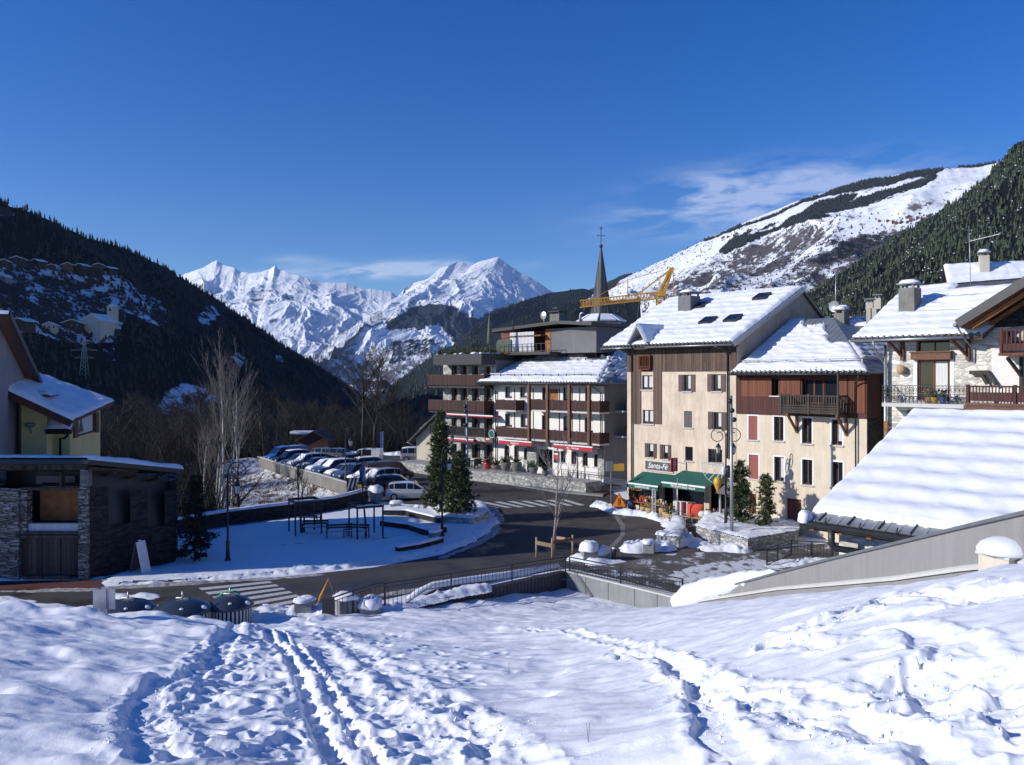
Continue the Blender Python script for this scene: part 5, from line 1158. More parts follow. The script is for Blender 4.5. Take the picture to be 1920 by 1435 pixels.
# ================================================================ small gabled house beyond the hotel
h=House('gabled_house','small tan gabled house tucked behind the left end of the hotel','house',(gp(801,852)[0],98),(.86,-.5),0)
w_=h.X(850); ez=h.Z(803,822); rzz=h.Z(836,770); m=MB(); m.add([(0,0,-.5),(w_*1.3,0,-.5),(w_*1.3,0,rzz-.6),(w_*.75,0,rzz),(0,0,ez)],[(0,1,2,3,4)]); m.add([(0,0,-.5),(0,8,-.5),(0,8,ez),(0,0,ez)],[(0,1,2,3)]); h.part('wall',m,S['beige'])
roof(h,[(-.7,8,ez-.4),(-.7,-.8,ez-.4),(w_*.75,-.8,rzz+.2),(w_*.75,8,rzz+.2)],seed=31,mat='metald',snow=.12,tiles=False,bare=lambda U,V,lu,lv,n:np.where(n>-.1,1,0))
h.part('downpipe',MB().tube([(-.75,-.8,ez-.5),(-.1,-.1,ez-1),(-.1,-.1,0)],.05,6),S['metalg'])
# ================================================================ roofs between hotel and peach house
h=House('timber_building','grey building with a zinc-edged roof and red-brown boards behind the annex','building',(10.5,93),(.70,-.71),0)
a,b_=h.X(1127,0),h.X(1205,0); z0=h.Z(1150,616); m=MB().box(a,b_+2,0,9,0,z0-.35); h.part('wall',m,S['darkgrey']); h.part('boarding',MB().box(h.X(1150),h.X(1180),-.05,-.003,z0-3,z0-.7),S['wood_or'])
m=MB().slab([(a-.5,-1.2,z0-.1),(b_+2,-1.2,h.Z(1200,606,-1.2)),(b_+2,9,h.Z(1200,606,-1.2)),(a-.5,9,z0-.1)],.4); rr_=m.build('roof',S['metal'],h.root)
# ================================================================ church spire
c=vp(1127,600,150); 
ch=thing('church_spire','slender dark slate church spire with ball and iron cross','church spire',(c.x,c.y,0))
zb_=c.z; hw=5.0
m=MB(); m.box(-3.2,3.2,-3.2,3.2,-1,zb_-.5); m.build('tower',S['stoneg'],ch)
zt_=vp(1127,462,150).z
m=MB(); n=8
k=[(hw*.97,zb_-.6),(2.1,zb_+.9),(1.75,zb_+2.2),(0.12,zt_)]
vs=[];fs_=[]
for r,z in k:
    for j in range(n): a=2*math.pi*(j+.5)/n+.2; vs.append((r*math.cos(a),r*math.sin(a),z))
for i in range(3):
    for j in range(n): fs_.append((i*n+j,i*n+(j+1)%n,(i+1)*n+(j+1)%n,(i+1)*n+j))
fs_.append(tuple(range(n))[::-1]); m.add(vs,fs_); sp_=m.build('spire',S['slate'],ch)
m=MB()
for j in (3,4,5,6,7):
    a0=2*math.pi*(j+.5)/n+.2+.07; a1=a0+2*math.pi/n-.14
    q=[Vector((r*math.cos(a),r*math.sin(a),z+.12)) for r,a,z in ((hw*.92,a0,zb_-.45),(hw*.92,a1,zb_-.45),(2.5,a1,zb_+.75),(2.5,a0,zb_+.75))]; m.slab([p+Vector((0,0,.12)) for p in q],.3)
m.build('spire_snow',S['snow'],sp_)
m=MB(); m.tube([(0,0,zt_-.3),(0,0,zt_+3.6)],.07,6); m.ball((0,0,zt_),.34,0,10); m.bar((-.65,0,zt_+1.9),(.65,0,zt_+1.9),.09); 
for x in (-.65,.65): m.ball((x,0,zt_+1.9),.11,0,6)
m.bar((-.35,0,zt_+3.4),(0,0,zt_+3.1),.07); m.bar((.35,0,zt_+3.4),(0,0,zt_+3.1),.07); m.ball((0,0,zt_+3.3),.12,0,6); m.build('cross',S['metald'],ch)
# ================================================================ crane
cp=vp(1240,600,130); cr=thing('tower_crane','yellow lattice tower crane with its jib folded out over the roofs','crane',(cp.x,cp.y,0))
def lattice(m,a,b,w,n,dirs,tri=False,r=.1):
    a=Vector(a); b=Vector(b); x,y=[Vector(d)*w/2 for d in dirs]
    cs=[(x+y),(x-y),(-x-y),(-x+y)]
    for c_ in cs: m.bar(a+c_,b+c_,r)
    for i in range(n):
        p=a.lerp(b,i/n); q=a.lerp(b,(i+1)/n)
        for j in range(4):
            c0,c1=cs[j],cs[(j+1)%4]; m.bar(p+c0,q+c1,r*.6); m.bar(p+c0,p+c1,r*.6)
zj=cp.z+ (600-548)/F*130 ; L0=Vector((0,0,0))
def cl(px,py): v_=vp(px,py,130); return Vector((v_.x-cp.x,0,v_.z))
m=MB(); lattice(m,(0,0,0),(0,0,cl(1240,556).z),1.3,24,((1,0,0),(0,1,0)),r=.16); m.build('mast',S['crane'],cr)
m=MB(); lattice(m,cl(1236,554),cl(1088,570),1.05,26,((0,0,1),(0,1,0)),r=.10); m.build('jib',S['crane'],cr)
m=MB(); t=cl(1262,502); m.bar(cl(1236,548),t+Vector((-.3,0,0)),.32); m.bar(cl(1246,550),t,.32); m.bar(cl(1241,545),t+Vector((0,.5,0)),.2); m.bar(cl(1250,528),cl(1236,536),.15); m.box(cl(1233,550).x,cl(1247,550).x,-.8,.8,cl(1240,556).z,cl(1240,546).z); m.build('tower_head',S['crane'],cr)
m=MB(); m.bar(t,cl(1195,553),.24); m.bar(t,cl(1178,525),.07); m.bar(cl(1178,525),cl(1100,566),.07); m.bar(cl(1177,524),cl(1177,555),.13); m.bar(t,cl(1263,571),.09); m.build('tie_bar',S['crane'],cr)
m=MB().box(cl(1218,550).x,cl(1234,550).x,-.4,.4,cl(1226,555).z,cl(1226,547).z); m.build('equipment_box',S['whitep'],cr)
# ================================================================ stone chalet on the right
h=House('stone_chalet','pale stone chalet with wrought-iron balcony, orange-brown gable soffit and big patio door','house',(22.7,50),D0); SC=h
XS=12.5; ev=h.Z(1700,632,-1.1); rz=h.Z(1800,533,6); print('chalet ev',ev,'rz',rz)
J=[]; pd=h.R(1720,675,1781,752); J.append((pd,dict(mul=1,fm='wood_or',curt=2,door=True,fw=.10)))
tp=h.R(1718,634,1781,660); lw=h.R(1700,770,1722,800)
ub=h.R(1900,640,1916,680)
mb=MB(); wall(mb,'x',0,0,XS,-1,ev+.4,[pd,tp,lw,ub],t=.35); rzg=h.Z(1920,525,-1.4)+1.3
xg=h.X(1797,0)
mb.quad((0,0,-1),(0,11,-1),(0,11,ev+.2),(0,0,ev+.2)); mb.tri((0,0,ev+.2),(0,11,ev+.2),(0,6,rz-.25)); mb.quad((XS,0,-1),(XS,11,-1),(XS,11,ev+.2),(XS,0,ev+.2))
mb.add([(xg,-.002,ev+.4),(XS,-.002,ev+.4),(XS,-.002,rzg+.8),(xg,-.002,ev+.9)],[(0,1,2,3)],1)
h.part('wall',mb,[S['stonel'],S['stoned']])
r=h.R(1860,662,1905,722); m=MB().box(r[0],XS,-.03,-.003,h.Z(1880,752),h.Z(1880,655)); h.part('render_patch',m,S['white'])
window(h,pd,0,**J[0][1]); window(h,tp,0,mul=1,fm='wood_brn',dep=.3); window(h,lw,0,mul=0,fm='wood_brn',dep=.3,door=True); window(h,ub,0,mul=1,dep=.3)
m=MB().box(pd[0]-.25,pd[1]+.15,-.32,-.003,pd[3]+.02,pd[3]+.42); m.box(pd[0]-.3,pd[1]+.2,-.4,-.003,pd[3]+.42,pd[3]+.5); h.part('blind_box',m,S['wood_brn'])
for a,b_ in ((pd[0]-.22,pd[0]-.02),(pd[1]+.02,pd[1]+.22)): h.part('door_surround',MB().box(a,b_,-.02,-.003,pd[2],pd[3]),S['whitep'])
# lower slab and left iron balcony
bx0,bx1=h.X(1655,-1.4),h.X(1815,-1.4); bz=h.Z(1730,757,-1.4)
m=MB().box(bx0,bx1,-1.5,-.003,bz-.22,bz); bo=m.build('iron_balcony',S['conc_top'],h.root)
m=MB(); top=h.Z(1735,723,-1.4)-bz
m.box(bx0,bx1,-1.45,-1.41,bz+top-.04,bz+top); m.box(bx0,bx1,-1.44,-1.42,bz+.1,bz+.13); m.box(bx0,bx1,-1.44,-1.42,bz+top*.52,bz+top*.52+.03); m.box(bx0,bx0+.04,-1.42,0,bz+top-.04,bz+top); vbars(m,-1.4,-.1,bx0+.02,bz+.1,bz+top,.14,.02,ax='y')
n=int((bx1-bx0)/.22)
for i in range(n):
    x=bx0+(bx1-bx0)*(i+.5)/n; m.box(x-.115,x-.095,-1.44,-1.42,bz,bz+top)
    for zc_,rr_ in ((bz+top*.28,.085),(bz+top*.74,.085)):
        pts=[(x+rr_*math.sin(t)*(1 if math.cos(t/2)>0 else 1),-1.43,zc_+(.14*math.cos(t))) for t in [2*math.pi*j/8 for j in range(9)]]; m.tube(pts,.011,4,cap=False)
        m.tube([(x-.06,-1.43,zc_+.02),(x,-1.43,zc_-.05),(x+.06,-1.43,zc_+.02)],.01,4,cap=False)
m.build('iron_railing',S['metald'],bo)
def flowerpot(loc,label,r=.16,hh=.3,mat='conc',plant='shrub',n=30,ph=.45,g=None,cat='plant pot'):
    t=thing('plant_pot',label,cat,loc,group=g); MB().lathe((0,0,0),[(r*.7,0),(r,hh),(r*.85,hh),(r*.8,hh-.04),(0,hh-.05)],12).build('pot',S[mat],t); m=MB(); rr=random.Random(int(loc[0]*100))
    for k in range(n):
        a=rr.uniform(0,6.28); l=ph*rr.uniform(.4,1.1); s_=r*rr.uniform(.2,1.1); p=Vector((0,0,hh-.05)); q_=p+Vector((math.cos(a)*s_*1.3,math.sin(a)*s_*1.3,l)); m.bar(p,q_,.025,.008)
        if k%2: m.ball(q_,rr.uniform(.03,.07),0,5)
    m.build('foliage',S[plant],t); return t
# right timber balcony
rx0,rx1=h.X(1816,-1.6),XS; m=MB().box(rx0-.2,rx1,-1.75,-.01,bz-.34,bz-.02); m.box(rx0-.1,rx1,-1.8,-1.6,bz-.02,bz+.12); bo=m.build('timber_balcony',S['wood_brn'],h.root)
m=MB(); rt=bz+top+.02; m.box(rx0,rx1,-1.72,-1.62,rt-.09,rt); m.box(rx0,rx1,-1.70,-1.64,bz+.62,bz+.70); vbars(m,rx0+.1,rx1,-1.67,bz+.70,rt-.09,.16,.05); m.box(rx0,rx1,-1.69,-1.65,bz+.22,bz+.62)
for k in range(5): x=rx0+k*2.3; m.box(x-.07,x+.07,-1.76,-1.58,bz+.1,rt+.05)
m.build('timber_railing',S['wood_red'],bo)
# upper right balcony
ux0=h.X(1877,-1.3); uz=h.Z(1900,662,-1.3); ut=h.Z(1900,618,-1.3); m=MB().box(ux0-.1,XS,-1.4,-.01,uz-.14,uz); bo=m.build('timber_balcony',S['wood_or'],h.root)
m=MB(); m.box(ux0,XS,-1.36,-1.28,ut-.08,ut); vbars(m,ux0+.1,XS,-1.32,uz+.5,ut-.08,.2,.08); m.box(ux0,XS,-1.34,-1.30,uz+.12,uz+.5); m.box(ux0-.05,ux0+.07,-1.4,-1.24,uz,ut+.05); vbars(m,-1.2,-.1,ux0,uz,ut,.2,.08,ax='y'); m.build('timber_railing',S['wood_red'],bo)
m=MB(); m.bar((h.X(1915,-.1),-.1,uz-2.2),(h.X(1915,-.1),-.1,uz-.2),.16,.16); m.bar((h.X(1903,-.1),-1.2,uz-.25),(h.X(1915,-.1),-.15,uz-1.2),.14,.14); h.part('bracket',m,S['wood_bl'])
# eave brackets
for p in (1692,1815):
    x=h.X(p,-.1); zb_=h.Z(p,676); zt_=h.Z(p,634); m=MB(); m.bar((x,-.1,zb_),(x,-.1,zt_),.2,.2); m.bar((x-.0,-.15,zb_+.25),(x-.5,-1.1,zt_-.1),.15,.15); m.bar((x,-.0,zt_),(x,-1.1,zt_),.16,.16); h.part('bracket',m,S['wood_brn'])
# main roof
x0=h.X(1596,-1.1); x1=h.X(1808,-1.1); q=[(x0,-1.1,ev),(x1,-1.1,ev),(h.X(1892,6),6,rz),(h.X(1722,6)-3.0,6,rz)]
q=[(x0,-1.1,ev),(x1+.9,-1.1,ev),(x1+2.6,6,rz),(x0,6,rz)]; SQ=q
def bare2(U,V,lu,lv,n):
    a=np.where((V>.86)&(U>.38),1,0); c_=np.where((np.abs(V-.74)<.028)&(U>.42)&(U<.98),1,0)+np.where((np.abs(V-.59)<.024)&(U>.40)&(U<.9),1,0)+np.where((np.abs(V-.45)<.012)&(U>.36)&(U<.8),1,0)
    return a+c_
roof(h,q,seed=33,snow=.24,course=1.05,bare=bare2,mat='tile')
roof(h,[(x1+2.6,13,ev),(x0,13,ev),(x0,6,rz),(x1+2.6,6,rz)],seed=34)
m=MB(); m.slab([(x1+.9,-1.0,ev-.2),(x0+.1,-1.0,ev-.2),(x0+.1,0.3,ev+.3),(x1+.9,.3,ev+.3)],.08); h.part('soffit',m,S['wood_brn'])
xp=h.X(1664); gutter(h,(x0,-1.2,ev-.14),(x1+.3,-1.2,ev-.14),r=.09,pipe=[(h.X(1637,-1.2),-1.2,ev-.2),(h.X(1637,-1.2),-1.1,ev-.6),(xp-.1,-.25,ev-1.5),(xp,-.15,ev-1.8),(xp,-.15,-1)])
h.part('corner_pipe',MB().tube([(xp+.02,-.32,-1),(xp+.02,-.32,ev-.4)],.09,8),S['metalg'])
P=plane_hit(h,q,1706,585); chimney(h,(P.x,P.y),.95,1.0,P.z-.8,h.Z(1706,541,P.y),'conc','conc_l')
x=h.X(1820,6); z=h.Z(1820,530,6); m=MB().tube([(x,6,z-.3),(x-.1,6,z+3.6)],.02,6); m.bar((x-.1,6,z+2.6),(x+1.7,6,z+2.85),.018)
for k in range(7): m.bar((x+.1+k*.28,5.6,z+2.65+.04*k),(x+.1+k*.28,6.4,z+2.65+.04*k),.015)
h.part('aerial',m,S['metalg'])
# cross gable with orange soffit: left slope snow-covered
gx0=h.X(1795,-2.0); gz=h.Z(1795,606,-2.0); sl=math.tan(math.radians(27)); gx1=gx0+6.2; gz1=gz+6.2*sl
za=h.Z(1918,528,-2.0); xa=h.X(1918,-2.0); sl=(za-gz)/(xa-gx0); gx1=gx0+6.5; gz1=gz+6.5*sl; print('gable slope',sl)
q=[(gx0,9,gz),(gx0,-2.0,gz),(gx1,-2.0,gz1),(gx1,9,gz1)]
roof(h,q,seed=36,snow=.26,thick=.22,mat='metald')
roof(h,[(gx1+6.5,-2.0,gz),(gx1+6.5,9,gz),(gx1,9,gz1),(gx1,-2.0,gz1)],seed=37,mat='metald')
m=MB(); m.slab([(gx0+.15,-1.95,gz-.25),(gx1,-1.95,gz1-.25-.0),(gx1,0.1,gz1-.25),(gx0+.15,.1,gz-.25)],.06); h.part('soffit',m,S['wood_soffit'])
m=MB(); m.slab([(gx0-.1,-2.14,gz+.16),(gx0-.1,-2.02,gz+.16),(gx1,-2.02,gz1+.16),(gx1,-2.14,gz1+.16)],.48); h.part('verge_board',m,S['metald'])
m=MB(); m.bar((gx0+.6,-1.6,gz-.25),(gx1,-1.6,gz1-.55),.2,.2); m.bar((gx0+.6,-.2,gz-.3),(gx1,-.2,gz1-.6),.2,.2); h.part('purlin',m,S['wood_panel'])
gutter(h,(gx0-.08,-2.1,gz-.12),(gx0-.08,-.9,gz-.12),r=.11,pipe=[(gx0-.05,-1.9,gz-.2),(gx0+.1,-1.2,gz-.9),(gx0+.1,-.2,gz-1.3),(gx0+.1,-.15,ev-1.5)],mat='metal')
m=MB(); r=h.R(1818,695,1868,702,-.3); m.box(r[0],r[1]-.4,-.36,-.06,r[2],r[3]); m.bar((r[1]-.8,-.3,r[3]-.1),(r[1]-.45,-.3,r[2]-.55),.16,.16); m.bar((r[1]-.45,-.3,r[3]-.1),(r[1],-.3,r[2]-.6),.16,.16); h.part('timber_stub',m,S['wood_bl'])
for i,(px,lb,mt) in enumerate(((1665,'small pot plant at the left end of the iron balcony','conc'),(1741,'tan pot with a dry plant in front of the patio door','wicker'),(1752,'yellowish plant low behind the iron balcony bars','yel'),(1768,'blue-grey pot plant right of the patio door','blue'))):
    P=h.W(h.X(px,-.9),-.9,bz); flowerpot(P,lb,.2,.35,mt,'shrub' if i!=1 else 'wicker')
P=h.W(h.X(1688,-.15),-.15,h.Z(1688,694)); bk=thing('hanging_basket','round wicker hanging basket on the chalet wall left of the patio door','basket',P); MB().ball((0,-.15,0),.28,0,10).build('basket',S['wicker'],bk); MB().bar((0,0,.3),(0,-.2,.2),.03).build('hook',S['metald'],bk)
P=h.W(h.X(1663,-1.4),-1.1,h.Z(1663,822,-1.4)); ch_=thing('terrace_chair','tan wooden chair on the lower terrace of the stone chalet','chair',P)
MB().box(-.22,.22,-.22,.22,.40,.45).build('seat',S['wood_panel'],ch_); MB().box(-.22,-.18,-.22,.22,.45,1.0).build('backrest',S['wood_panel'],ch_)
for a in (-.2,.2):
    for b_ in (-.2,.2): MB().box(a-.02,a+.02,b_-.02,b_+.02,0,.40).build('leg',S['wood_panel'],ch_)
# far right snowy roof behind the chalet and two background walls/chimneys
def backhouse(name,label,P0,u,w,dp,ze,zr,mat,seed,snow=.22,bare=None,tiles=False):
    h=House(name,label,'house',P0,u,0); m=MB(); m.box(0,w,0,dp,0,ze-.1); m.add([(0.02,.02,ze-.1),(0.02,dp-.02,ze-.1),(0.02,dp/2,zr-.1)],[(0,1,2)]); m.add([(w-.02,.02,ze-.1),(w-.02,dp-.02,ze-.1),(w-.02,dp/2,zr-.1)],[(0,1,2)]); h.part('wall',m,S[mat])
    sl=(zr-ze)/(dp/2); o=.6
    roof(h,[(-o,-o,ze-o*sl),(w+o,-o,ze-o*sl),(w+o,dp/2,zr),(-o,dp/2,zr)],seed=seed,snow=snow,bare=bare,tiles=tiles,mat='metald'); roof(h,[(w+o,dp+o,ze-o*sl),(-o,dp+o,ze-o*sl),(-o,dp/2,zr),(w+o,dp/2,zr)],seed=seed+1,snow=snow,tiles=False,mat='metald')
    return h
pz=vp(1800,560,66); h=backhouse('snowy_roofed_house','house with a broad snowy roof rising behind the stone chalet',(vp(1798,560,66).x,66),(.93,-.36),16,9,vp(1798,560,66).z,vp(1900,490,68).z,'beige',41)
chimney(h,(h.X(1845,3.2),3.2),.7,.7,h.Z(1845,505,3.2)-.4,h.Z(1845,480,3.2),'beige','conc_l')
# white chimney ball of snow at right edge
h=House('beige_house','narrow beige house wall with twin chimneys between the cream house and the chalet','house',(vp(1624,600,62).x,62),(.9,-.43),0)
z=h.Z(1640,578); x1=h.X(1655); m=MB().box(0,x1*.62,0,2.4,z-6,z); m.box(0,x1+.3,.4,5,0,h.Z(1640,631)); h.part('wall',m,S['beige'])
roof(h,[(-.4,0,h.Z(1640,631)-.1),(x1+1.2,0,h.Z(1650,640)-.1),(x1+1.2,4,h.Z(1650,626)+.2),(-.4,4,h.Z(1640,620)+.2)],seed=44,snow=.15,tiles=False,mat='seam')
for p in (1630,1645): chimney(h,(h.X(p,1.2),1.2),.5,.6,z+.003,h.Z(p,560 if p>1640 else 568,1.2),'beige','conc_l',snow=False)
m=MB(); x=h.X(1567,0)
h=House('low_roofed_house','low house with grey metal roof and small chimney between the two lit roofs','house',(vp(1580,600,64).x,64),(.9,-.43),0)
z=h.Z(1600,612); m=MB().box(-2,4,0,5,0,z); h.part('wall',m,S['darkgrey']); roof(h,[(-2.4,-.5,z-.2),(4.5,-.5,z-.2),(4.5,3,z+.9),(-2.4,3,z+.9)],seed=46,snow=.14,tiles=False,mat='seam',bare=lambda U,V,lu,lv,n:np.where(n>0,1,0))
chimney(h,(h.X(1580,1.6),1.6),.7,.7,z-.4,h.Z(1580,585,1.6),'conc','conc_l')
# ================================================================ near snowy roof and parapet building
E0=Vector((11.3,32,4.95)); h=House('low_chalet','low chalet whose thick snow-covered roof fills the right foreground','house',(11.3,32),D0,-1.2); LC=h
z0=4.95+1.2; L_=19; dd=9.3; 
# ridge height so that its left end appears at (1700,768)
zr=h.Z(1702,774,dd)
q=[(0,0,z0),(L_,0,z0),(L_,dd,zr),(0,dd,zr)]
roof(h,q,seed=51,snow=.36,course=1.25,res=.085,mat='seam',cstep=.10,nz=.022,tiles=False,tstep=.42,soft=True,bare=lambda U,V,lu,lv,n:np.where((lv<.62+.05*n+.03*np.sin(lu*14)),1,np.where((np.abs(lv-3.9)<.05)&(np.sin(lu*2.6)>.72)&(lu>6),1,0)))
m=MB()
for k in range(16): x=.6+k*1.15; m.bar((x,.01,z0+.03),(x,.6,z0+.03+.6*(zr-z0)/dd),.05,.05)
h.part('roof_seam',m,S['metald'])
roof(h,[(L_,2*dd,z0),(0,2*dd,z0),(0,dd,zr),(L_,dd,zr)],seed=52,snow=.34,tiles=False,mat='seam')
m=MB().box(.9,L_-.5,1.0,2*dd-1,0,z0-.05); m.add([(.9,1.0,z0-.05),(.9,2*dd-1,z0-.05),(.9,dd,zr-.4)],[(0,1,2)]); h.part('wall',m,S['stonel'])
m=MB()
for i in range(9): x=.35+i*1.12; m.box(x-.09,x+.09,-.05,1.2,z0-.38,z0-.19)
h.part('rafter',m,S['wood_panel'])
m=MB().slab([(0,-.13,z0-.02),(L_,-.13,z0-.02),(L_,-.11,z0-.02+.01),(0,-.11,z0-.01)],.22); m.tube([(0,-.16,z0-.16),(L_,-.16,z0-.16)],.11,8); m.box(0,L_,.0,.06,z0-.36,z0-.19); h.part('gutter',m,S['metald'])
m=MB(); 
for k in range(11): x=.9+k*1.35; m.bar((x,-.24,z0-.2),(x,.05,z0+.16),.04,.04)
h.part('gutter_bracket',m,S['metald'])
xp=h.X(1558,-.2); m=MB().tube([(xp,-.16,z0-.2),(xp,-.16,z0-.75),(xp+.15,-.1,z0-.9),(xp+1.0,.4,z0-1.0),(xp+1.15,.5,z0-1.2),(xp+1.15,.5,0)],.13,8); h.part('downpipe',m,S['metald'])
o_=MB(); o_.lump((0.05,.0,z0-.1),.30,.42,5); h.part('snow_lump',o_,S['snow'])
# parapet building: sloped wall rising to the right, parallel to the hillside
pw=thing('parapet_building','grey rendered parapet wall rising to the right with a pale metal coping','building',(7.6,38,0))
def pb(px,Yd,py): r=vp(px,py,Yd); return r.z
pts_t=[];pts_b=[]
for px,pt,pbt in ((1292,1121,1136),(1311,1116,1129),(1459,1076,1107),(1560,1050,1099),(1679,1022,1089),(1800,993,1072),(1920,965.5,1060),(2050,934,1049),(2300,872,1028)):
    Yd=7.55/ray(px); pts_t.append((7.55,Yd,H-(pt-HY)/F*Yd)); pts_b.append((7.55,Yd,H-(pbt-HY)/F*Yd))
o0=Vector((7.6,38,0)); m=MB(); 
for i in range(len(pts_t)-1):
    a,b_=Vector(pts_t[i])-o0,Vector(pts_t[i+1])-o0; c_,d_=Vector(pts_b[i])-o0,Vector(pts_b[i+1])-o0; dn=Vector((0,0,2.2)); w_=Vector((.35,0,0))
    m.quad(c_-dn,d_-dn,b_,a); m.quad(a+w_-dn*2,b_+w_-dn*2,b_+w_,a+w_); m.quad(a,b_,b_+w_,a+w_)
a=Vector(pts_t[0])-o0; m.quad(a-dn*1.2,a,a+w_,a+w_-dn*1.2); m.build('wall',S['greyw'],pw)
m=MB()
for i in range(len(pts_t)-1):
    a,b_=Vector(pts_t[i])-o0,Vector(pts_t[i+1])-o0; x=Vector((.06,0,0)); u_=Vector((0,0,.055)); W_=Vector((.47,0,0))
    m.add([a-x,b_-x,b_-x+u_,a-x+u_,a-x+W_,b_-x+W_,b_-x+W_+u_,a-x+W_+u_],[(0,1,2,3),(4,7,6,5),(3,2,6,7),(0,4,5,1)])
m.build('coping',S['metal'],pw)
m=MB(); u_=Vector((0,0,.09)); x=Vector((.05,0,0))
for i in range(len(pts_t)-1):
    c_,d_=Vector(pts_b[i])-o0,Vector(pts_b[i+1])-o0
    m.add([c_-x,d_-x,d_-x+u_*.6,c_-x+u_*.6,c_,d_,d_+u_*1.1,c_+u_*1.1],[(0,1,2,3),(3,2,6,7)])
m.build('base_flashing',S['conc_top'],pw)
# snow lying on the low end of the parapet
m=MB(); pp_=[]
for px_,py_ in ((1268,1134),(1285,1124),(1310,1113),(1345,1103),(1385,1093),(1425,1083),(1462,1074)): Yd=7.75/ray(px_); pp_.append(Vector((7.75,Yd,H-(py_-HY)/F*Yd)))
rq=random.Random(3); fine=[]; fr_=[]
for i in range(len(pp_)-1):
    for j in range(6): t_=j/6; fine.append(pp_[i].lerp(pp_[i+1],t_)+Vector((rq.uniform(-.08,.08),0,rq.uniform(-.05,.05)))); u_=(i+t_)/6; fr_.append((.12+.5*math.sin(min(1,u_*4)*math.pi/2))*(1-u_)**.7+.05)
m.tube(fine,fr_,12); o=m.build('snow_cap',S['snow']); tag(o,'thick snow draped over the low left end of the parapet wall','snow',kind='stuff')
# snow-capped vent block on the slope
Yv=12.6; c=vp(1886,1075,Yv); vb=thing('vent_block','pale square roof vent capped by a thick cushion of snow at right edge','vent',(c.x-.0,Yv,c.z-.35)); vb.rotation_euler=(0,0,.35)
MB().box(-.26,.26,-.26,.26,0,.62).build('block',S['beige'],vb); MB().box(-.29,.29,-.29,.29,.62,.66).build('lid',S['conc_top'],vb)
s=MB().lathe((0,0,.66),[(.40,0),(.40,.06),(.34,.15),(.20,.22),(0,.24)],14); s.build('snow_cap',S['snow'],vb)
# ================================================================ lower retaining walls of the railings
def rwall(name,label,P,Q,z0,zt,mat,cap='conc_top',capw=.42,snow=False,th=.3,cat='wall'):
    t=thing(name,label,cat,(P[0],P[1],0)); a=Vector((0,0,0)); b_=Vector((Q[0]-P[0],Q[1]-P[1],0)); u=b_.normalized(); n=Vector((-u.y,u.x,0))
    zts=zt if isinstance(zt,tuple) else (zt,zt)
    m=MB(); m.add([a+Vector((0,0,z0)),b_+Vector((0,0,z0)),b_+Vector((0,0,zts[1])),a+Vector((0,0,zts[0])),a+n*th+Vector((0,0,z0)),b_+n*th+Vector((0,0,z0)),b_+n*th+Vector((0,0,zts[1])),a+n*th+Vector((0,0,zts[0]))],[(0,1,2,3),(5,4,7,6),(3,2,6,7),(0,3,7,4),(1,5,6,2)]); m.build('wall_face',S[mat],t)
    c0=a-n*.06; 
    m=MB(); k=n*capw; m.add([c0+Vector((0,0,zts[0]+.003)),b_-n*.06+Vector((0,0,zts[1]+.003)),b_-n*.06+Vector((0,0,zts[1]+.08)),c0+Vector((0,0,zts[0]+.08)),c0+k+Vector((0,0,zts[0]+.003)),b_+k+Vector((0,0,zts[1]+.003)),b_+k+Vector((0,0,zts[1]+.08)),c0+k+Vector((0,0,zts[0]+.08))],[(0,1,2,3),(5,4,7,6),(3,2,6,7),(0,3,7,4),(1,5,6,2),(0,4,5,1)]); m.build('coping',S[cap],t); return t
Wm=gp(800,1108); Wm=Vector(W1).lerp(W2,(gp(800,1104).x-W1.x)/(W2.x-W1.x))
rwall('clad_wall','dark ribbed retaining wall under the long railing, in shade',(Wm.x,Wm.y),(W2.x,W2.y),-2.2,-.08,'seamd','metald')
rwall('concrete_wall','pale panelled concrete retaining wall right of the railing corner',(W2.x,W2.y),(W3.x,W3.y),-2.6,-.02,'conc_l')
t=bpy.data.objects.get('concrete_wall')
u=(W3-W2).normalized(); m=MB()
for k in (.2,.42,.66,.86): p=(W3-W2)*k; n_=Vector((-u.y,u.x,0)); m.bar(p-n_*.004+Vector((0,0,-2.4)),p-n_*.004+Vector((0,0,-.03)),.03,.008)
m.build('panel_joint',S['metald'],t)
# curved steps wall with snow, left of the clad wall
t=thing('stair_wall','sloping stone stair wall capped with a thick band of snow','wall',(Wm.x,Wm.y,0)); n_=Vector((-(W2-W1).normalized().y,(W2-W1).normalized().x,0))
tops=[(728,1165,.0),(760,1138,.2),(790,1116,.5),(815,1104,.7),(860,1096,.85),(950,1084,.9),(1050,1068,.9)]
P=[]; 
for px,py,_ in tops:
    # on a line 0.9 m behind the railing line
    A_=Vector((W1.x,W1.y,0))+n_*.9; u=(W2-W1).normalized(); s_=(ray(px)*A_.y-A_.x)/(u.x-ray(px)*u.y); q_=A_+u*s_; P.append(Vector((q_.x-Wm.x,q_.y-Wm.y,H-(py-HY)/F*q_.y)))
m=MB(); ms=MB()
for a,b_ in zip(P[:-1],P[1:]):
    m.add([Vector((a.x,a.y,-1.2)),Vector((b_.x,b_.y,-1.2)),b_,a]+[v_+n_*.35 for v_ in (Vector((a.x,a.y,-1.2)),Vector((b_.x,b_.y,-1.2)),b_,a)],[(0,1,2,3),(5,4,7,6),(3,2,6,7)])
m.build('stonework',S['stone'],t)
ms.tube([p+n_*.17+Vector((0,0,.08)) for p in P],[.10,.20,.22,.22,.2,.22,.22],8); ms.build('snow_cap',S['snow'],t)
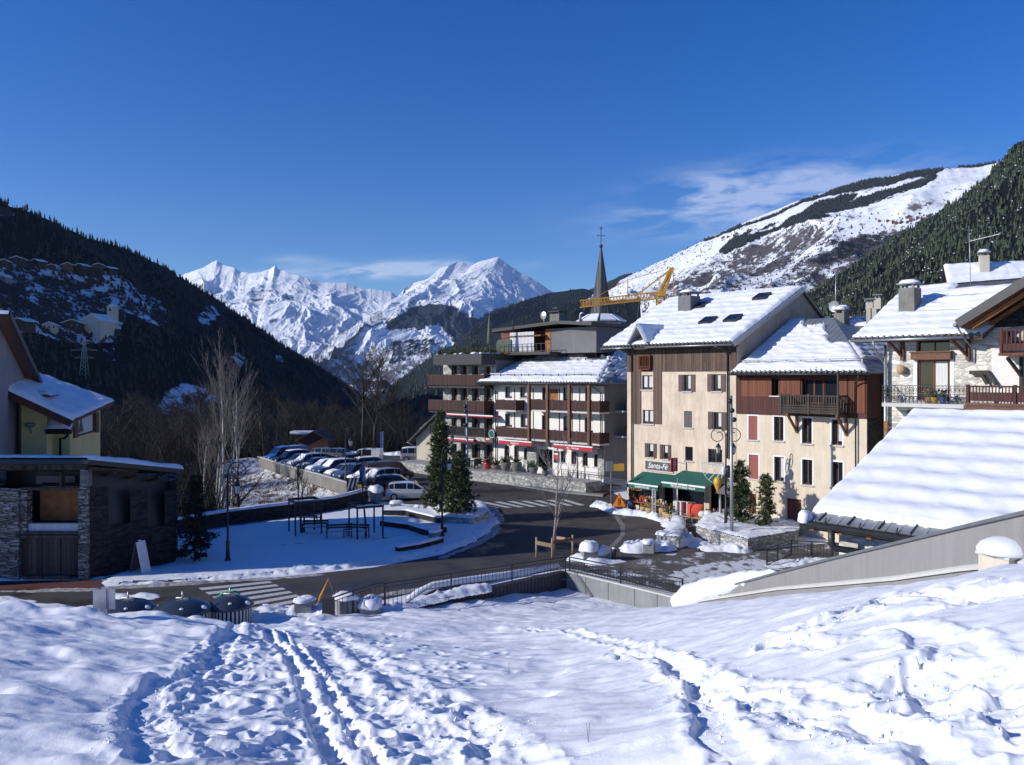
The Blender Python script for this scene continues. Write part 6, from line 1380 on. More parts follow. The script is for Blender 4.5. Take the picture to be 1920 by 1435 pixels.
# ================================================================ park walls
def polywall(name,label,pts,h_,th,mat,cap='snow',z=0,caph=.10,px=True,cat='wall'):
    Pw=[gp(*p,z) if px else Vector((*p,z)) for p in pts]; o=Pw[0]; t=thing(name,label,cat,tuple(o)); m=MB(); c_=MB()
    nn=[]
    for i in range(len(Pw)):
        d_=(Pw[min(i+1,len(Pw)-1)]-Pw[max(0,i-1)]).normalized(); nn.append(Vector((-d_.y,d_.x,0)))
    up=Vector((0,0,h_))
    for i in range(len(Pw)-1):
        a,b_=Pw[i]-o,Pw[i+1]-o; na,nb=nn[i]*th,nn[i+1]*th; lo=Vector((0,0,-.4))
        m.add([a+lo,b_+lo,b_+up,a+up,a+na+lo,b_+nb+lo,b_+nb+up,a+na+up],[(0,1,2,3),(5,4,7,6),(3,2,6,7)]+([(0,3,7,4)] if i==0 else [])+([(1,5,6,2)] if i==len(Pw)-2 else []))
    m.build('wall_face',S[mat],t)
    # snow cap with a rounded section, fine steps
    sec=[(-.04,.004),(-.05,.06),(.05,caph),(th*.5,caph*1.25),(th-.05,caph),(th+.05,.06),(th+.04,.004)]
    fine=[];fn=[]
    for i in range(len(Pw)-1):
        L=(Pw[i+1]-Pw[i]).length; k=max(2,int(L/.3))
        for j in range(k+(i==len(Pw)-2)): fine.append((Pw[i]-o).lerp(Pw[i+1]-o,j/k)); fn.append(nn[i].lerp(nn[i+1],j/k).normalized())
    vs=[];rr=random.Random(len(pts)*7); jl=0
    for i,(p,n2) in enumerate(zip(fine,fn)):
        jl=jl*.6+rr.uniform(-.04,.04); e=0 if i in(0,len(fine)-1) else 1
        for s_,zz in sec: vs.append(p+n2*(s_+jl*.3)+up+Vector((0,0,zz*(e*(1+jl*3)) +.004)))
    k=len(sec); c_.add(vs,[(i*k+j,(i+1)*k+j,(i+1)*k+j+1,i*k+j+1) for i in range(len(fine)-1) for j in range(k-1)],0,True); c_.build('snow_cap' if cap=='snow' else 'coping',S[cap],t); return t
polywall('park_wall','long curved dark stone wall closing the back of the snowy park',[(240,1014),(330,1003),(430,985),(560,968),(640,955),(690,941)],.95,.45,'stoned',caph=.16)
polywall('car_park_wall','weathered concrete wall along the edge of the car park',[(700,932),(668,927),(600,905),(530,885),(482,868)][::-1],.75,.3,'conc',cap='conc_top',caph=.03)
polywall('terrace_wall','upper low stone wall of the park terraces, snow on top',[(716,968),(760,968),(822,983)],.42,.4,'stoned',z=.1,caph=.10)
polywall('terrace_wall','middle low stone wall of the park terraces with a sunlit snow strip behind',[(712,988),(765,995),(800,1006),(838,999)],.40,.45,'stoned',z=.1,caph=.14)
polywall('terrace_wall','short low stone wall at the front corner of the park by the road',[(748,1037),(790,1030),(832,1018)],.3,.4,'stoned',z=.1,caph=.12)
# conifer planter, shop planter
def planter(name,label,pts,h_,mat,seed,z=0):
    Pw=[gp(*p,z) for p in pts]; o=Pw[0]; t=thing(name,label,'planter',tuple(o)); MB().prism([(p.x-o.x,p.y-o.y) for p in Pw],-.3,h_).build('planter_wall',S[mat],t)
    xs=[p.x for p in Pw]; yl=[p.y for p in Pw]; n1=int((max(xs)-min(xs))/.08)+2; n2=int((max(yl)-min(yl))/.08)+2
    X,Y=np.meshgrid(np.linspace(min(xs)-.1,max(xs)+.1,n1),np.linspace(min(yl)-.1,max(yl)+.1,n2),indexing='ij'); pl=[(p.x,p.y) for p in Pw]
    ins=inpoly(X,Y,pl); d_,_=polydist(X,Y,pl+[pl[0]]); e=np.clip(np.where(ins,d_,-d_)+.14+.08*fbm(X/.4,Y/.4,2,seed+3),0,1)
    Z=h_+.02+.16*np.sqrt(np.clip(e/.5,0,1))+fbm(X/.6,Y/.6,4,seed)*.10*np.clip(e*3,0,1)
    f=gridfaces(n1,n2); k=(e.ravel()[f]>0).all(1); npmesh('snow_cover',np.stack([X-o.x,Y-o.y,Z],-1).reshape(-1,3),f[k],S['snow'],parent=t); return t
planter('tree_planter','low stone-faced planter under the two big conifers at the bend of the road',[(806,950),(832,984),(886,988),(916,972),(905,955),(860,944)],.5,'ashlar',61)
planter('shop_planter','stone planter in front of the cream house carrying two pines and the tall pole',[(1305,1010),(1402,1035),(1496,1018),(1500,990),(1460,978),(1385,970),(1325,985)],.75,'stoneg',63)
planter('stone_divider','curved low stone wall thick with snow left of the shop walkway',[(1240,1026),(1272,1030),(1284,1005),(1278,990),(1262,990),(1256,1006)],.7,'stoneg',65)
# ================================================================ left side: grey gable house, yellow house, barn
P0=(-29.45,50); h=House('grey_house','tall grey rendered gable house cut by the left edge of the picture','house',P0,(-.35,.94),0)
# facade runs from near (x<0) to far corner (x=0); outward normal faces right/camera
pk=8.0; GS=.40; zf=h.Z(47,703); 
m=MB(); zr=zf+pk*GS; NE=8.1; zn=zr-(NE-pk)*GS
m.add([(-NE,0,0),(0,0,0),(0,0,zf),(-pk,0,zr),(-NE,0,zn)],[(0,1,2,3,4)]); m.quad((0,0,0),(0,14,0),(0,14,zf),(0,0,zf)); m.quad((-NE,0,0),(-NE,14,0),(-NE,14,zn),(-NE,0,zn)); m.add([(-NE,14,0),(0,14,0),(0,14,zf),(-pk,14,zr),(-NE,14,zn)],[(0,1,2,3,4)])
h.part('wall',m,S['grey'])
print('grey zf',zf,'ridge',zr)
q=[(1.0,-.7,zf-GS),(1.0,14,zf-GS),(-pk,14,zr+.1),(-pk,-.7,zr+.1)]
roof(h,q,seed=71,snow=.06,tiles=False,mat='metald',cstep=0); roof(h,[(-NE-.1,14,zn-.05),(-NE-.1,-.7,zn-.05),(-pk,-.7,zr+.1),(-pk,14,zr+.1)],seed=72,snow=.06,tiles=False,mat='metald',cstep=0)
m=MB().slab([(1.0,-.72,zf-GS-.19),(1.0,.0,zf-GS-.19),(-pk,0,zr-.09),(-pk,-.72,zr-.09)],.07); h.part('soffit',m,S['wood_brn'])
m=MB().slab([(1.0,-.78,zf-GS-.0),(1.0,-.71,zf-GS-.0),(-pk,-.71,zr+.1),(-pk,-.78,zr+.1)],.35); h.part('verge_board',m,S['metald'])
gutter(h,(1.05,-.6,zf-.6),(1.05,13,zf-.6),mat='metald',pipe=[(1.0,-.6,zf-.65),(.3,-.25,zf-2.2),(.12,-.15,zf-2.6),(.12,-.15,zf-4.6),(2.4,-.4,zf-6.0)])
# the next house along, outside the frame to the left: it throws the shade over the park and the road
h=House('neighbour_house','tall grey rendered house standing outside the picture beside the gabled one','house',(-31.2,41.9),(.30,.95),0)
m=MB().box(0,5.6,0,9,0,12.8); m.add([(0,0,12.8),(5.6,0,12.8),(5.6,0,15.6),(4.5,0,16.5)],[(0,1,2,3)]); m.add([(0,9,12.8),(5.6,9,12.8),(5.6,9,15.6),(4.5,9,16.5)],[(0,1,2,3)]); m.quad((5.6,0,12.8),(5.6,9,12.8),(5.6,9,15.6),(5.6,0,15.6)); h.part('wall',m,S['grey']); roof(h,[(-.2,9.2,12.75),(-.2,-.1,12.75),(4.5,-.1,16.6),(4.5,9.2,16.6)],seed=74,snow=.2,tiles=False,thick=.1)
# yellow house: its long front faces right, its end wall faces the camera
P0=(ray(131)*49,49.); h=House('yellow_house','yellow rendered house with thick snowy roof and a brown-shuttered bay, in shade','house',P0,(-.23,.97),-2); YH=h
x1=h.X(188); z0_=h.Z(137,789,-.9); z1_=h.Z(214,754,-.9); ex0=h.X(137,-.9); ex1=h.X(214,-.9); zr_=vp(95,696,57).z+2; dR=4.6
wr=h.R(144.5,777,177,813); m=MB(); wall(m,'x',0,0,x1,0,z0_+.35,[wr],t=.2); m.quad((0,0,z0_+.3),(x1,0,z0_+.3),(x1,0,z0_+.9),(0,0,z0_+.3))
m.add([(0,0,0),(0,9,0),(0,9,z0_),(0,4.6,zr_-.3),(0,0,z0_+.3)],[(0,1,2,3,4)]); m.add([(x1,0,0),(x1,9,0),(x1,9,z0_),(x1,4.6,zr_-.3),(x1,0,z0_+.9)],[(0,1,2,3,4)])
h.part('wall',m,S['yellow'])
m=MB(); m.box(wr[0],wr[1],.10,.14,wr[2],wr[3]); bl=h.part('window_mural',m,S['curtain'])
m=MB(); m.box(wr[0]-.03,wr[0]+.05,-.03,.12,wr[2]-.05,wr[3]+.05); m.box(wr[1]-.05,wr[1]+.03,-.03,.12,wr[2]-.05,wr[3]+.05); m.box(wr[0]+.05,wr[1]-.05,-.03,.12,wr[3]-.04,wr[3]+.05); m.box(wr[0]+.05,wr[1]-.05,-.03,.12,wr[2]-.05,wr[2]+.04); m.build('window_frame',S['wood_brn'],h.root)
r=h.R(137,780,144,818); h.part('shutter',MB().box(wr[0]-.85,wr[0]-.06,-.1,-.04,wr[2]-.1,wr[3]),S['wood_brn']); h.part('shutter',MB().box(wr[1]+.06,wr[1]+.85,-.1,-.04,wr[2]-.1,wr[3]),S['wood_brn'])
cx_=wr[0]+(wr[1]-wr[0])*.3; m=MB(); m.add([(cx_-.6,.09,wr[2]+.15),(cx_+.6,.09,wr[2]+.15),(cx_+.1,.09,wr[3]-.2),(cx_-.1,.09,wr[3]-.2)],[(0,1,2,3)]); m.build('mural_figure',S['shut_gr'],bl)
roof(h,[(ex0,-.9,z0_),(ex1,-.9,z1_),(ex1,dR,zr_),(ex0,dR,zr_)],seed=77,snow=.34,tiles=False,mat='wood_brn',cstep=0,nz=.03,thick=.22,res=.12)
roof(h,[(ex1,10,z0_),(ex0,10,z0_),(ex0,dR,zr_),(ex1,dR,zr_)],seed=78,snow=.3,tiles=False,mat='wood_brn',cstep=0)
m=MB(); m.slab([(ex0-.06,-.9,z0_-.02),(ex0-.003,-.9,z0_-.02),(ex0-.003,dR,zr_-.02),(ex0-.06,dR,zr_-.02)],.36); h.part('verge_board',m,S['wood_red'])
m=MB()
for k in range(4): y=-.2+1.4*k; zz=z0_+(zr_-z0_)*(y+.9)/(dR+.9)-.42; m.box(ex0+.02,0,y-.08,y+.08,zz,zz+.18)
h.part('purlin',m,S['wood_or'])
# chimney block and porch on the end wall
d1=(h.A.x,); 
def endpt(px,py,x=-1.2):
    # point on plane local x = const
    P=h.A+h.u*x; r=ray(px); t=(r*P.y-P.x)/(h.n.x-r*h.n.y); q=P+h.n*t; return t,H-(py-HY)/F*q.y-h.z0
ta,za=endpt(88,742); tb,zb_=endpt(40,742); m=MB().box(-1.2,-.01,ta,tb,0,za); h.part('stair_block',m,S['yellow'])
m=MB(); n1=18; 
roof(h,[(-1.45,tb,za),(-1.45,ta-.25,za),(.1,ta-.25,za+.05),(.1,tb,za+.05)],seed=80,snow=.3,tiles=False,mat='metald',cstep=0,name='block_cap',thick=.08)
tc,zc=endpt(130,806,-1.5); td,zd=endpt(88,770,-.1)
roof(h,[(-1.6,ta,endpt(101,806,-1.6)[1]),(-1.6,tc-.1,zc),(0,tc-.1,zc+1.0),(0,ta,endpt(101,806,-1.6)[1]+1.0)],seed=79,snow=.25,tiles=False,mat='metald',cstep=0,name='porch_roof',thick=.3)
te,ze=endpt(113,822,-.12); h.part('downpipe',MB().tube([(-1.55,tc,zc-.2),(-1.3,tc+.3,zc-.5),(-.12,te,ze),(-.12,te,0)],.07,8),S['metald']); h.part('downpipe',MB().tube([(-.12,-.1,z0_-.3),(-.12,-.1,zc+.3)],.06,6),S['metald'])
tl,zl_=endpt(58,802,-1.3); m=MB(); m.lathe((-1.45,tl,zl_),[(0,0),(.25,.1),(.28,.25),(.1,.3)],10); m.bar((-1.45,tl,zl_),(-1.22,tl,zl_-.3),.05); h.part('wall_lamp',m,S['metal'])
print('yellow',ex0,ex1,z0_,z1_,zr_)
# ---------------------------------------------------------------- barn
G0=gp(0,1085,.8); Yb=42.6; A=(ray(165)*Yb,Yb); 
bn=House('stone_barn','dilapidated dark stone barn with boarded doors under a thin snowy roof','barn',A,(1,0.0),0); h=bn; FL=h.X(-24)
op=h.R(50,918,150,997); up=h.R(42,890,150,912); dr=h.R(38,1008,150,1083)
m=MB(); wall(m,'x',0,FL,0,-.3,h.Z(80,916),[op,dr],t=.5); m.quad((FL,1.6,-.3),(-.2,1.6,-.3),(-.2,1.6,h.Z(80,866)-.35),(FL,1.6,h.Z(80,866)-.35),2)  # black back sheet stands in for the darkness of the open loft
q_=Vector((-18.9,46.5))-Vector(A); rt=Vector(q_); 
sd_=[Vector((0,0,0)),Vector((rt.x,rt.y,0))]
def sp(t,z): return (rt.x*t,rt.y*t,z)
zt=h.Z(160,880)
for (t0,t1,za,zb_) in ((0,.22,-.3,zt-1.0),(.22,.46,-.3,2.6),(.46,.66,-.3,zt-1.3),(.66,.86,-.3,2.2),(.86,1,-.3,zt-1.6)): m.quad(sp(t0,za),sp(t1,za),sp(t1,zb_),sp(t0,zb_),1)  # right-facing side built in darker stone, shade painted into the material
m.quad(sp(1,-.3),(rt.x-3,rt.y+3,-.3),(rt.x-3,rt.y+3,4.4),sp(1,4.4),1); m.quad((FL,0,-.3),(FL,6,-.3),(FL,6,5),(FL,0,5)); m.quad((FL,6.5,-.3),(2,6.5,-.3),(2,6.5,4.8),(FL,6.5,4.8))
m.quad(sp(.02,0),sp(.98,0),(rt.x*.98-.6,rt.y*.98+.6,4.6),(rt.x*.02-.6,rt.y*.02+.6,6),2); h.part('wall',m,[S['stone'],S['stoned'],S['black']])  # black sheet behind the side gaps paints the dark interior
r=h.R(150,912,172,1083); h.part('stone_pier',MB().box(r[0]+.0,r[1]-.1,-.18,-.003,-.3,r[3]),S['stone']); r2=h.R(-10,920,38,1083); h.part('stone_pier',MB().box(r2[0],r2[1],-.12,-.003,-.3,r2[3]),S['stone'])
m=MB(); r=h.R(153,877,170,912); m.box(r[0],r[1]-.05,-.16,.25,r[2]+.003,r[3]+.3); bp_=h.part('block_pier',m,S['conc']); m=MB()
for i in range(4):
    for j in range(2): x=r[0]+.06+i*.09; z=r[2]+.15+j*.42; m.box(x,x+.035,-.165,-.158,z,z+.22)
m.build('block_hole',S['black'],bp_)
m=MB(); m.box(op[0],op[1],1.2,1.25,op[2]+.35,op[3]); h.part('plywood_panel',m,S['wood_panel']); m=MB().box(op[0],op[1],.15,.5,op[2],op[2]+.38); h.part('white_board',m,S['tarp'])
m=MB().box(up[0]+.2,up[1]-.3,.9,.94,up[2],up[2]+(up[3]-up[2])*.7); h.part('loft_glazing',m,S['glass']); m=MB(); m.box(up[0],up[1],-.12,.05,up[2]-.2,up[2]-.05); m.box(h.X(112),h.X(116),-.05,.3,up[2]-.05,up[3]+.1); m.box(FL,.1,-.2,.2,h.Z(80,880)+.0,h.Z(80,868)); h.part('timber_beam',m,S['wood_bl'])
for a,b_ in ((40,77),(77.5,112),(112.5,146)): r=h.R(a,1010,b_,1082); m=MB().box(r[0]+.02,r[1]-.02,.08,.14,r[2]+.1,r[3]); m.box(r[0]+.08,r[1]-.08,.05,.078,r[2]+.35,r[2]+.5); m.box(r[0]+.08,r[1]-.08,.05,.078,r[3]-.4,r[3]-.25); h.part('barn_door',m,S['wood_barn'])
m=MB(); m.box(dr[0]-.1,dr[1]+.1,-.2,.05,dr[3],dr[3]+.14); h.part('lintel',m,S['wood_barn']); h.part('sill_beam',MB().box(op[0]-.1,op[1]+.05,-.1,.3,op[2]-.14,op[2]-.003),S['wood_barn']); h.part('threshold',MB().box(h.X(48),h.X(135),-.3,-.12,dr[2],dr[2]+.16),S['wood_barn'])
ex=.45; zr0=h.Z(100,850,-ex)-.0; B=(.25,-ex,h.Z(165,862,-ex)); Cc=vp(345,880,47); C_=(Cc.x-A[0],Cc.y-A[1],Cc.z); A_=(FL-.5,-ex,B[2]); D_=(A_[0]+C_[0]-B[0],C_[1]-B[1]+A_[1],C_[2]) 
roof(h,[A_,B,C_,D_],seed=85,snow=.36,tiles=False,mat='black',cstep=0,nz=.02,thick=.24,res=.1)
m=MB(); 
for i in range(9): x=FL+(0-FL)*i/8; m.bar((x,-ex+.1,B[2]-.46),(x+1.5,2.4,B[2]-.9),.12,.16)
for i in range(5): p=Vector(sp(i/4,0)); m.bar((p.x+.4,p.y-.4,B[2]-.5-i*.26),(p.x-1,p.y+1,B[2]-.9-i*.26),.12,.16)
h.part('rafter',m,S['wood_bl'])
# ---------------------------------------------------------------- houses on the shaded hill
from mathutils.bvhtree import BVHTree
def bvh(o):
    me=o.data; return BVHTree.FromPolygons([v.co[:] for v in me.vertices],[tuple(p.vertices) for p in me.polygons])
T8=bvh(HILLS['hill101'][5]); T4=bvh(HILLS['mountain75'][5]); T1=bvh(HILLS['mountain21'][5])
def hit(T,px,py):
    d=Vector((ray(px),1,-(py-HY)/F)).normalized(); r=T.ray_cast(Vector((0,0,H)),d); return r[0]
def hillhouse(px,py,w,hh,label,mat='wood_bl',rot=.3,rh=.4,T=None,dpt=.8,name='hill_house'):
    P=hit(T or T8,px,py); 
    if P is None: return
    k=P.y/F*.68; w_=w*k; e=hh*k; d_=w_*dpt; t=thing(name,label,'house',tuple(P),rot,group=None)
    m=MB(); m.box(-w_/2,w_/2,-d_/2,d_/2,-e*.8,e*.62); m.add([(-w_/2,-d_/2,e*.62),(w_/2,-d_/2,e*.62),(0,-d_/2,e)],[(0,1,2)]); m.add([(-w_/2,d_/2,e*.62),(w_/2,d_/2,e*.62),(0,d_/2,e)],[(0,1,2)]); m.build('wall',S[mat],t)
    m=MB(); o=w_*.12; sl=e*.38/(w_/2)
    for s in (-1,1): m.slab([(s*(w_/2+o),-d_/2-o,e*.62-o*sl+.3),(s*(w_/2+o),d_/2+o,e*.62-o*sl+.3),(0,d_/2+o,e+.3),(0,-d_/2-o,e+.3)],.35)
    m.build('roof',S['snow'],t)
    m=MB(); rr=random.Random(int(px*7))
    for i in range(3):
        x=-w_*.32+i*w_*.32; MB().box(x-w_*.05,x+w_*.05,-d_/2-.05,-d_/2-.01,e*.15,e*.42).build('window',S['glass'],t)
    return t
for i,(px,py,w,hh,lb,mt,ro) in enumerate([
 (8,497,30,14,'dark chalet at the far left of the upper hamlet','wood_bl',.4),(35,493,34,16,'dark wide chalet second from the left in the upper hamlet','wood_bl',.2),
 (72,497,30,15,'dark chalet with a pale gable patch in the upper hamlet','wood_bl',-.4),(96,503,22,10,'low dark barn between two chalets of the upper hamlet','wood_bl',.5),
 (128,503,26,14,'chalet with a white chimney in the upper hamlet','wood_brn',.3),(155,506,30,16,'dark gabled chalet above the snow meadow in the middle right of the upper hamlet','wood_bl',-.3),
 (186,504,26,14,'chalet second from the right end of the upper hamlet','wood_bl',.3),(207,509,26,12,'low dark chalet at the right end of the upper hamlet','wood_bl',-.5),
 (10,527,24,16,'grey-fronted house alone below the upper hamlet at the left edge','grey',-.3),
 (44,612,46,22,'dark chalet with snowy roof left of the pale hillside houses','wood_bl',-.2),(95,618,34,20,'small pale house with dark windows in the church hamlet','beige',.25),
 (138,615,44,22,'dark balconied chalet between the small pale house and the church','wood_bl',.2)]): hillhouse(px,py,w,hh,lb,mt,ro)
P=hit(T8,180,620); k=P.y/F
ch=thing('hill_church','pale chapel with a square bell tower in the shaded hillside hamlet','church',tuple(P),-.25)
m=MB(); w_=46*k;e=30*k; m.box(-w_/2,w_/2,-6,10,-8,e*.6); m.add([(-w_/2,-6,e*.6),(w_/2,-6,e*.6),(w_*.1,-6,e)],[(0,1,2)]); m.build('wall',S['beige'],ch)
m=MB(); m.slab([(-w_/2-1,-7,e*.6-.3),(-w_/2-1,11,e*.6-.3),(w_*.1,11,e+.5),(w_*.1,-7,e+.5)],.4); m.slab([(w_/2+.6,-7,e*.6-.3),(w_/2+.6,11,e*.6-.3),(w_*.1,11,e+.5),(w_*.1,-7,e+.5)],.4); m.build('roof',S['snow'],ch)
m=MB(); tx=12*k; tw=7*k; m.box(tx-tw,tx+tw,9,9+2*tw,-5,46*k); m.box(tx-tw*1.15,tx+tw*1.15,9-tw*.15,9+2.15*tw,46*k,47.5*k); m.build('bell_tower',S['beige'],ch)
m=MB(); m.lathe((tx,9+tw,47.5*k),[(tw*1.3,0),(tw*1.0,2.5*k),(0,6*k)],8,sm=False); m.build('tower_roof',S['snow'],ch); MB().box(tx-tw*.3,tx+tw*.3,8.8,8.99,38*k,43*k).build('bell_opening',S['black'],ch)
def pylon(px,py,hpx,label,T=T8):
    P=hit(T,px,py); 
    if P is None: return
    k=P.y/F; e=hpx*k; t=thing('electricity_pylon',label,'pylon',tuple(P)); m=MB(); b=e*.09; r=max(.12,.35*k)
    c4=[(1,1),(1,-1),(-1,-1),(-1,1)]
    for sx,sy in c4: m.bar((sx*b,sy*b,-3),(sx*b*.2,sy*b*.2,e),r)
    for i in range(9):
        z0,z1=e*i/9,e*(i+1)/9; w0,w1=b*(1-.8*i/9),b*(1-.8*(i+1)/9)
        for j in range(4): a,b_=c4[j],c4[(j+1)%4]; m.bar((a[0]*w0,a[1]*w0,z0),(b_[0]*w1,b_[1]*w1,z1),r*.6)
    m.build('lattice_tower',S['metalg'],t); m=MB()
    for z,l in ((.9,.22),(.68,.34),(.48,.26)): m.bar((-e*l,0,e*z),(e*l,0,e*z),r); m.bar((-e*l,0,e*z),(0,0,e*(z+.06)),r*.6); m.bar((e*l,0,e*z),(0,0,e*(z+.06)),r*.6)
    m.build('cross_arm',S['metalg'],t)
pylon(158,706,72,'grey lattice pylon standing behind the yellow house roof')
pylon(377,540,26,'small distant pylon on the crest of the shaded hill')
rr=random.Random(9); 
for i in range(26):
    px=rr.uniform(1290,1420) if i<15 else rr.uniform(1640,1740); py=(448-(px-1290)*.10+rr.uniform(-4,6)) if i<15 else 415+rr.uniform(-6,6)-(px-1640)*.05
    P=hit(T4,px,py)
    if P is None: continue
    k=P.y/F; w_=rr.uniform(4,6)*k; m=MB(); m.box(-w_/2,w_/2,-w_/2,w_/2,-3*k,2.4*k); t=thing('distant_chalet','tiny distant chalet in the hamlet on the long snowy slope' if i<15 else 'tiny distant chalet on the upper right of the snowy slope','house',tuple(P),rr.uniform(-.5,.5),group='distant chalets on the slope' if i<15 else 'upper distant chalets'); m.build('wall',S['wood_brn'],t); m=MB()
    for s in (-1,1): m.slab([(s*w_*.6,-w_*.6,2.2*k),(s*w_*.6,w_*.6,2.2*k),(0,w_*.6,3.6*k),(0,-w_*.6,3.6*k)],.5)
    m.build('roof',S['snow'],t)
TV=bvh(bpy.data.objects['valley_slope'])
def ground(x,y,default=0.):
    if inpoly(np.array([x]),np.array([y]),plateau)[0]: return 0.
    r=TV.ray_cast(Vector((x,y,300)),Vector((0,0,-1))); return r[0].z if r[0] else default
# ================================================================ trees
def bare_tree(name,label,loc,hgt,seed,bark='bark',twig='twig',levels=4,spread=.55,nb=(4,5,4,4),r0=.16,stems=1,lean=.05,group=None,upright=.5,tk=3,low=.25,cat='tree'):
    rr=random.Random(seed); T=MB(); B=MB()
    def grow(p,d,L,r,lv):
        n=5 if lv==0 else 4 if lv<3 else 2; pts=[p]; rs=[r]; q=p.copy(); dd=d.copy()
        for i in range(n):
            dd=(dd+Vector((rr.uniform(-1,1),rr.uniform(-1,1),rr.uniform(-.4,.8)))*(.07+.05*lv)).normalized(); q=q+dd*(L/n); pts.append(q.copy()); rs.append(r*(1-.75*(i+1)/n) if lv<3 else r*(1-.6*(i+1)/n))
        (T if lv==0 else B).tube(pts,rs,6 if lv==0 else 4 if lv==1 else 3,cap=False)
        if lv>=levels: return
        k=nb[min(lv,len(nb)-1)]; k=int(k*(2.2 if lv==0 else 1.4))
        for i in range(k):
            t=low+(1-low)*(i+rr.random())/k if lv==0 else .2+.8*(i+rr.random())/k
            t=min(t,.98); j=t*n; a=pts[int(j)].lerp(pts[min(int(j)+1,n)],j-int(j))
            az=rr.uniform(0,6.283); side=Vector((math.cos(az),math.sin(az),0)); 
            nd_=(dd*upright+side*spread*rr.uniform(.7,1.4)+Vector((0,0,.25))).normalized()
            grow(a,nd_,L*(.62 if lv==0 else .58)*rr.uniform(.6,1.1)*(1.15-.6*t),max(r*(1-.7*t)*.55,.012),lv+1)
    for s in range(stems):
        az=rr.uniform(0,6.283); o=Vector((math.cos(az),math.sin(az),0))*(.25 if stems>1 else 0)
        grow(o,Vector((o.x*lean*4+rr.uniform(-lean,lean),o.y*lean*4+rr.uniform(-lean,lean),1)).normalized(),hgt*(1 if s==0 else rr.uniform(.65,.98))*.86,r0*(1 if s==0 else .75),0)
    t=thing(name,label,cat,loc,0,group); T.build('trunk',S[bark],t); B.build('crown',S[twig],t); return t
def conifer(name,label,loc,hgt,seed,rad=.28,mat='pine',tuft=.16,step=.26,nbr=8,snowy=0,droop=.1,low=.08,dens=1.,pw=.75):
    rr=np.random.default_rng(seed); t=thing(name,label,'tree',loc); MB().tube([(0,0,-.1),(0,0,hgt*.55),(0,0,hgt*.98)],[.035*hgt*.35+.03,.03,.01],6).build('trunk',S['barkd'],t)
    C=[];D_=[];Bm=MB(); z=hgt*low
    while z<hgt*.97:
        f=1-z/hgt; R=hgt*rad*(f**pw)*rr.uniform(.8,1.15)+.08
        for i in range(nbr if f>.15 else 5):
            a=rr.uniform(0,6.283); L=R*rr.uniform(.55,1.12); up=.35*(1-f)+.12-droop*f; e=np.array([np.cos(a)*L,np.sin(a)*L,L*up]); o=np.array([0,0,z+rr.uniform(-.1,.1)])
            Bm.tube([Vector(o),Vector(o+e*.95)],[.018,.008],3,cap=False)
            k=max(2,int(L/tuft*1.5*dens))
            for j in range(k):
                s=.25+.75*(j+rr.random())/k; lat=rr.normal(0,.09*L+.02,3)*[1,1,.5]; C.append(o+e*s+lat); D_.append(e/np.linalg.norm(e))
        z+=step*rr.uniform(.7,1.2)*(.5+.6*f)
    C=np.array(C);D_=np.array(D_); n=len(C); k=7
    dirs=rr.normal(0,1,(n,k,3)); dirs=dirs/np.linalg.norm(dirs,axis=2,keepdims=True)+D_[:,None]*.9+np.array([0,0,.35]); dirs/=np.linalg.norm(dirs,axis=2,keepdims=True)
    l=tuft*rr.uniform(.6,1.25,(n,k,1)); side=np.cross(dirs,rr.normal(0,1,(n,k,3))); side/=np.linalg.norm(side,axis=2,keepdims=True)+1e-9
    w_=tuft*.16
    p0=C[:,None]+side*w_; p1=C[:,None]-side*w_; p2=C[:,None]+dirs*l
    V=np.stack([p0,p1,p2],2).reshape(-1,3); Fq=np.arange(len(V)).reshape(-1,3)
    npmesh('foliage',V,Fq,S[mat],smooth=False,parent=t); Bm.build('branches',S['barkd'],t)
    if snowy:
        m=MB(); idx=rr.choice(n,snowy)
        for i in idx: m.ball(Vector(C[i])+Vector((0,0,.03)),rr.uniform(.04,.11),0,6,.6)
        m.build('snow_clumps',S['snow'],t)
    return t
P=gp(1387,984,.75); conifer('pine_tree','bushy young pine rising behind the tall pole by the shop',tuple(P),4.1,1,rad=.225,pw=.45,tuft=.2,nbr=11,step=.19,dens=1.3)
P=gp(1437,990,.75); conifer('pine_tree','smaller bushy pine right of the tall pole, in front of the cream house',tuple(P),3.45,2,rad=.20,pw=.45,tuft=.2,nbr=10,step=.19,dens=1.3)
P=gp(1488,985,.3); conifer('pine_tree','small pine close to the wooden door of the cream house',(P.x,P.y,0),2.2,12,rad=.22,tuft=.18,nbr=6)
P=gp(826,962,.5); conifer('conifer_tree','tall spire-shaped conifer at the bend of the road',tuple(P),7.6,3,rad=.19,tuft=.25,nbr=12,snowy=14,step=.22,dens=1.3)
P=gp(862,966,.5); conifer('conifer_tree','shorter broad dark pine right of the spire-shaped conifer',tuple(P),4.6,4,rad=.31,tuft=.25,nbr=12,snowy=14,step=.2,dens=1.3)
P=gp(366,1050,.13); conifer('conifer_tree','dark spreading conifer in the shade beside the stone barn',tuple(P),4.9,5,rad=.24,mat='spruce',tuft=.26,nbr=9,droop=.25)
def slopept(px,py,Y): 
    x=ray(px)*Y; return (x,Y,ground(x,Y))
